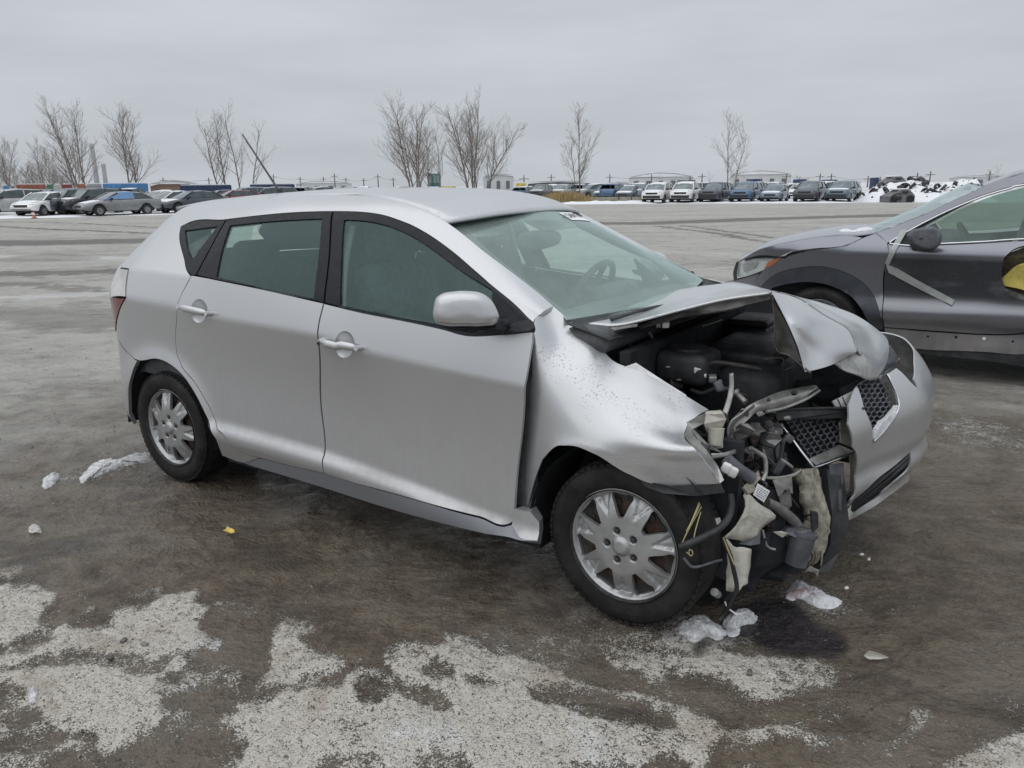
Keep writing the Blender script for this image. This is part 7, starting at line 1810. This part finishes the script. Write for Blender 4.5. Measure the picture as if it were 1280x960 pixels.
# dark hoarding and cab boxes behind the right row
d = 110; p = gpos(857, d); t = empty('advertising_board', 'dark double billboard standing behind the white SUVs', 'billboard', tuple(p), CAM_YAW - pi / 2)
for x0, x1 in ((847, 857), (859, 868)):
    a = (x0 - 857) * d / CAM_F; b = (x1 - 857) * d / CAM_F; za, zb = hz(231, 857, d), hz(225.3, 857, d)
    MB().box(((a + b) / 2, 0, (za + zb) / 2), (b - a, .15, zb - za)).build('panel', CM['navy'], t)
    for k in range(4): MB().box((a + (b - a) * (k + .6) / 4.4, -.09, (za + zb) / 2 + .08), ((b - a) * .13, .02, (zb - za) * .35)).build('lettering_block', FL, t)
    MB().cyl(((a + b) / 2, 0, 0), ((a + b) / 2, 0, za), .07, n=6).build('post', POLE, t)
for u, d, w, v, lb in ((1002 - 3, 112, 9, 224, 'dark truck cab behind the dark SUV'), (1036, 115, 11, 224.5, 'grey van roof behind the grey green SUV')):
    p = gpos(u, d); h = hz(v, u, d); L = w * d / CAM_F; t = empty('parked_truck', lb, 'truck', tuple(p), CAM_YAW - pi / 2)
    MB().rbox((0, 0, h / 2 + .25), (L, 2.4, h - .5), .12).build('cab', CM['navy'], t); MB().rbox((0, -1.16, h * .75), (L * .8, .1, h * .26), .03).build('windshield', FGL, t)
    for x in (-L * .35, L * .35): MB().cyl((x - .15, -.9, .45), (x + .15, -.9, .45), .45, n=14).build('wheel', FT, t)
# chain-link fence line behind the snow heap
# traffic cone
p = gpos(37, 53.5); t = empty('traffic_cone', 'small orange traffic cone with a white band on the snow strip at left', 'cone', tuple(p)); t.scale = (.55,) * 3
ORG = plain('cone_orange', (.62, .16, .08), .6, 0, .15, 4)
MB().cyl((0, 0, .05), (0, 0, .80), .19, .035, 16).build('cone_body', ORG, t); MB().cyl((0, 0, .38), (0, 0, .55), .128, .091, 16, False).build('white_band', M['white_plastic'], t); MB().rbox((0, 0, .03), (.5, .5, .06), .02).build('base', M['black_plastic'], t)

# snow ridge under both rows, heap of snowed-in scrap at right
def ridge(name, uv, dist, hgt, seed, label=None, depth=3.0):
    a, b = gpos(uv[0], dist), gpos(uv[1], dist); L = np.linalg.norm(b - a); n = max(12, int(L / .5)); V = []; K = 9
    dirv = (b - a) / L; nrm = np.array([-dirv[1], dirv[0], 0])
    if nrm[:2] @ (a[:2] - CP[:2]) < 0: nrm = -nrm
    for i in range(n + 1):
        c = a + dirv * L * i / n
        for k in range(K):
            f = k / (K - 1); q = c + nrm * (f * depth + .5 * float(vnoise(np.array([[i * .3, 0]]), seed, 1, 2)[0])); e = math.sin(pi * f) ** .7 * min(1, i / 3, (n - i) / 3)
            q[2] = -.03 + hgt * e * (1 + .6 * float(vnoise(np.array([[i * .5, k * .9]]), seed + 1, 1, 3)[0])); V.append(q)
    F = [(i * K + j, (i + 1) * K + j, (i + 1) * K + j + 1, i * K + j + 1) for i in range(n) for j in range(K - 1)]
    o = link(name, mesh(name, V, F), M['snow']); o['kind'] = 'structure'; return o
ridge('snow_strip', (-60, 255), 54.5, .10, 3, depth=10); ridge('snow_strip', (690, 830), 66.3, .22, 4, depth=5); ridge('snow_strip', (815, 1090), 66.3, .16, 6, depth=10); ridge('snow_strip', (330, 660), 84, .3, 8, depth=8)
HEAP = ridge('snow_heap', (1062, 1255), 69, 1.35, 11, depth=13); HEAP['kind'] = 'structure'
rd = random.Random(8); SCR = [plain('scrap_dark', (.05, .048, .055), .8, 0, .5, 2), plain('scrap_grey', (.14, .14, .15), .7, 0, .4, 2), plain('scrap_brown', (.12, .095, .08), .8, 0, .4, 2)]
mb = MB()
bvh = bpy.context.evaluated_depsgraph_get(); bpy.context.view_layer.update()
def heap_z(x, y):
    ok, loc, *_ = HEAP.ray_cast(Vector((x, y, 8)), Vector((0, 0, -1))); return loc.z if ok else 0.0
for k in range(190):
    u, d = rd.uniform(1072, 1235), rd.uniform(69.5, 77); p = gpos(u, d); z = heap_z(p[0], p[1]); s = rd.uniform(.05, .22) * (1.6 if rd.random() < .12 else .8)
    if rd.random() < .10: 
        ax = Vector((rd.uniform(-1, 1), rd.uniform(-1, 1), rd.uniform(0, 1))).normalized(); c = Vector((p[0], p[1], z + .1)); mb.lathe([(.2, -.09), (.32, -.1), (.32, .1), (.2, .09)], c, ax, 12)
    else: mb.box((p[0], p[1], z + s * .1), (s * rd.uniform(.6, 2.2), s, s * rd.uniform(.3, .9)), rz=rd.random() * 3, rx=rd.uniform(-.6, .6), ry=rd.uniform(-.6, .6), taper=rd.uniform(.3, 1))
o = mb.build('scrap_pile', SCR[0]); tag(o, 'dark scrap, tyres and car parts poking from the snow heap at right', 'scrap', kind='stuff')
def wreck(u, d, w, h, label, seed, z=0.0):
    p = gpos(u, d); rr = random.Random(seed); t = empty('wrecked_car_shell', label, 'car wreck', (p[0], p[1], z), CAM_YAW - pi / 2); mb = MB(); V = []
    prof = [(-.5, 0), (-.5, .45), (-.38, .62), (-.2, .70), (-.05, .98), (.25, 1.0), (.42, .72), (.5, .55), (.5, 0)]
    mb.slab([(x * w, -.7 + rr.uniform(-.1, .1), zz * h + rr.uniform(-.05, .05)) for x, zz in prof], 1.5, (0, -1, 0)); mb.build('body', SCR[1], t)
    MB().rbox((-.18 * w, -.74, h * .36), (w * .3, .12, h * .25), .03).build('grille', FB, t); MB().rbox((.1 * w, -.74, h * .78), (w * .22, .1, h * .16), .03).build('window', FB, t)
    for x in (-.3, .32): MB().cyl((x * w, -.78, .28), (x * w, -.5, .28), .28, n=14).build('wheel', FT, t)
    MB().rbox((.0, .1, h * .99), (w * .4, 1.0, .12), .05).build('snow_cap', M['snow'], t)
wreck(1123, 68.0, 2.0, 1.0, 'dark crushed car nose at the foot of the snow heap', 3); wreck(1114, 76, 1.8, 1.0, 'dark car shell lying on top of the snow heap', 4, 1.0)
# dry grass round the slim trees
gm = plain('dry_grass', (.36, .27, .13), .9, 0, .3, 2); V = []; F = []; rng = np.random.default_rng(4)
for k in range(2600):
    u = rng.normal(706, 17) if rng.random() < .7 else rng.uniform(662, 775); d = rng.uniform(73, 80); p = gpos(u, d); h = rng.uniform(.35, 1.25) * math.exp(-((u - 706) / 45) ** 2); a = rng.random() * 6.28; w = .035; ln = rng.uniform(-.35, .35, 2) * h; b = len(V)
    V += [(p[0] - w * cos(a), p[1] - w * sin(a), 0), (p[0] + w * cos(a), p[1] + w * sin(a), 0), (p[0] + ln[0], p[1] + ln[1], h)]; F.append((b, b + 1, b + 2))
o = link('dry_grass', mesh('dry_grass', V, F, False), gm); tag(o, 'yellow dry grass round the slim bare trees', 'grass', kind='stuff')
# low wooden barrier in front of the distant cars
a, b = gpos(742, 71), gpos(806, 71); c = (a + b) / 2; L = np.linalg.norm(b - a); t = empty('low_barrier', 'long low concrete barrier left of the first white SUV', 'barrier', tuple(c), math.atan2(*(b - a)[1::-1]))
for k in range(4): MB().rbox((-L / 2 + L * (k + .5) / 4, 0, .25), (L / 4 - .06, .4, .5), .04).build('block', plain('barrier_tan', (.26, .235, .20), .9, 0, .2, 2), t)
# ------------------------------------------------------------------ snow lumps and scraps lying about
def lump(label, px, h, m='lump', name='snow_lump', seed=1, cat='snow'):
    L = round_loop(np.array(px, float), 1.6, 9); B = np.array([at(u, v, 'z', 0.0) for u, v in L]); C = B.mean(0); V = []; n = len(B)
    K = 12
    for k in range(K):
        f = k / (K - 1); q = C + (B - C) * (1 - f) ** .75 if k < K - 1 else np.repeat(C[None], n, 0)
        q = q.copy(); q[:, 2] = -.012 + h * math.sin(f * pi / 2) ** .8
        q += .32 * h * np.stack([vnoise(q * [1, 1, 2], seed, 44, 4, .75), vnoise(q * [1, 1, 2], seed + 1, 34, 4, .7), 1.3 * vnoise(q * [1, 1, 2], seed + 2, 40, 4, .7)], 1) * (f < 1)
        V += list(q)
    F = [(i * n + j, i * n + (j + 1) % n, (i + 1) * n + (j + 1) % n, (i + 1) * n + j) for i in range(K - 1) for j in range(n)]
    o = link(name, mesh(name, V, F), M[m]); tag(o, label, cat); return o
lump('bright snow lump beside the front tyre of the silver car', [(840, 786), (852, 778), (870, 769), (884, 772), (900, 782), (910, 793), (900, 799), (885, 797), (870, 803), (855, 797)], .045, seed=3)
lump('snow lump with a hose end in it, right of the front tyre', [(903, 778), (912, 768), (926, 760), (940, 762), (946, 768), (944, 777), (930, 780), (918, 788), (908, 786)], .035, seed=8)
s3 = lump('long pink-stained snow slab lying under the torn bumper', [(980, 745), (985, 733), (992, 723), (1003, 728), (1020, 736), (1040, 746), (1055, 754), (1050, 763), (1030, 762), (1014, 756), (1000, 748), (990, 750)], .035, seed=14)
lump('white snow slab left of the rear tyre', [(96, 603), (104, 590), (118, 577), (135, 575), (150, 577), (168, 570), (188, 566), (190, 572), (165, 580), (140, 588), (115, 598)], .04, seed=20)
lump('small snow crumb on the mud at the far left', [(51, 607), (58, 598), (68, 591), (74, 592), (72, 601), (62, 609), (54, 610)], .035, seed=25)
lump('small dirty snow crumb on the mud, lower left', [(35, 658), (40, 655), (50, 658), (52, 662), (44, 663), (36, 662)], .02, 'snow_dirty', seed=31)
lump('rounded snow clod at the edge of a rut, bottom left', [(34, 872), (37, 863), (45, 858), (51, 864), (50, 873), (42, 879), (35, 878)], .03, seed=37)
lump('white snow heap under the loose hoses', [(905, 787), (915, 783), (930, 787), (925, 795), (910, 797)], .02, seed=41)
# pink coolant stain in the slab
lm = NT('pink_stained_snow'); lm.set(base=lm.mix(lm.ramp(lm.noise(9, 4, .6, lm.obj()), .50, .72), (.72, .73, .76), (.40, .16, .15)), rough=.7); s3.data.materials.clear(); s3.data.materials.append(lm.m)
# yellow leaf
p = at(287, 665, 'z', .012)
lf = MB(); L = []
for k in range(12):
    a = 2 * pi * k / 12; r = .022 * (1 + .25 * cos(5 * a)); L.append((p[0] + r * 1.4 * cos(a), p[1] + r * .8 * sin(a), p[2] + .006 * sin(3 * a) + .010))
lf.slab(L, .003, (0, 0, 1)); o = lf.build('fallen_leaf', plain('yellow_leaf', (.62, .47, .10), .6, 0, .2, 40)); tag(o, 'small yellow leaf lying on the wet mud', 'leaf')
# torn plastic scraps
def scrap(name, label, px, m, lift=.02, cat='debris'):
    P = [at(u, v, 'z', z) for u, v, z in px]; o = MB().slab(P, .005).build(name, M[m]); tag(o, label, cat)
scrap('plastic_scrap', 'white torn plastic sliver on the mud in front of the bumper', [(1080, 820, .01), (1086, 814, .03), (1096, 816, .03), (1111, 822, .012), (1100, 824, .008), (1086, 824, .006)], 'cream')
rnd = random.Random(3)
for k, (u, v) in enumerate(((1077, 694), (1086, 700), (1058, 736), (937, 842), (155, 802), (181, 807), (138, 824))):
    p = at(u, v, 'z', 0.0); s = .012 if k < 3 else .016
    mb = MB(); mb.rbox((p[0], p[1], s * .3), (s * 1.6, s, s * .8), s * .3, rz=rnd.random() * 3, rx=.3)
    nm = ('glass_chip', 'white lamp chip') if k < 3 else ('stone', 'dark pebble')
    o = mb.build(nm[0], M['white_plastic' if k < 3 else 'bare_dark'])
    where = ('on the mud right of the torn bumper, left of a pair', 'on the mud right of the torn bumper, right of a pair', 'on the mud below the torn bumper', 'on the snow crust below the dark stain', 'on the snow, left of the two upper pebbles', 'on the snow, right of the two upper pebbles', 'on the snow, lowest of the pebbles at left')[k]
    tag(o, nm[1] + ' ' + where, 'debris' if k < 3 else 'stone')
# grit and clods strewn over the near ground: nobody could count them
rng = np.random.default_rng(5); V = []; F = []; base_v = np.array([(1, 0, 0), (-.5, .87, 0), (-.5, -.87, 0), (0, 0, .9), (.2, .1, -.6)])
for k in range(5200):
    d = 1.3 * (9 / 1.3) ** rng.random(); a = CAM_YAW + rng.uniform(-.65, .65); x, y = CP[0] + d * cos(a), CP[1] + d * sin(a)
    s = (.0014 + .0040 * rng.random() ** 4) * (1 + .08 * d); r = rng.random() * 6; R = np.array([[cos(r), -sin(r), 0], [sin(r), cos(r), 0], [0, 0, 1]])
    b = len(V); V += list((base_v * (s * rng.uniform(.7, 1.4), s, s * .8)) @ R.T + (x, y, -.004 + s * .3)); F += [(b, b + 1, b + 3), (b + 1, b + 2, b + 3), (b + 2, b, b + 3), (b, b + 4, b + 1), (b + 1, b + 4, b + 2), (b + 2, b + 4, b)]
o = link('grit', mesh('grit', V, F, False), plain('grit', (.10, .088, .075), .85, 0, .5, 3)); tag(o, 'loose grit and mud clods over the yard', 'grit', kind='stuff')
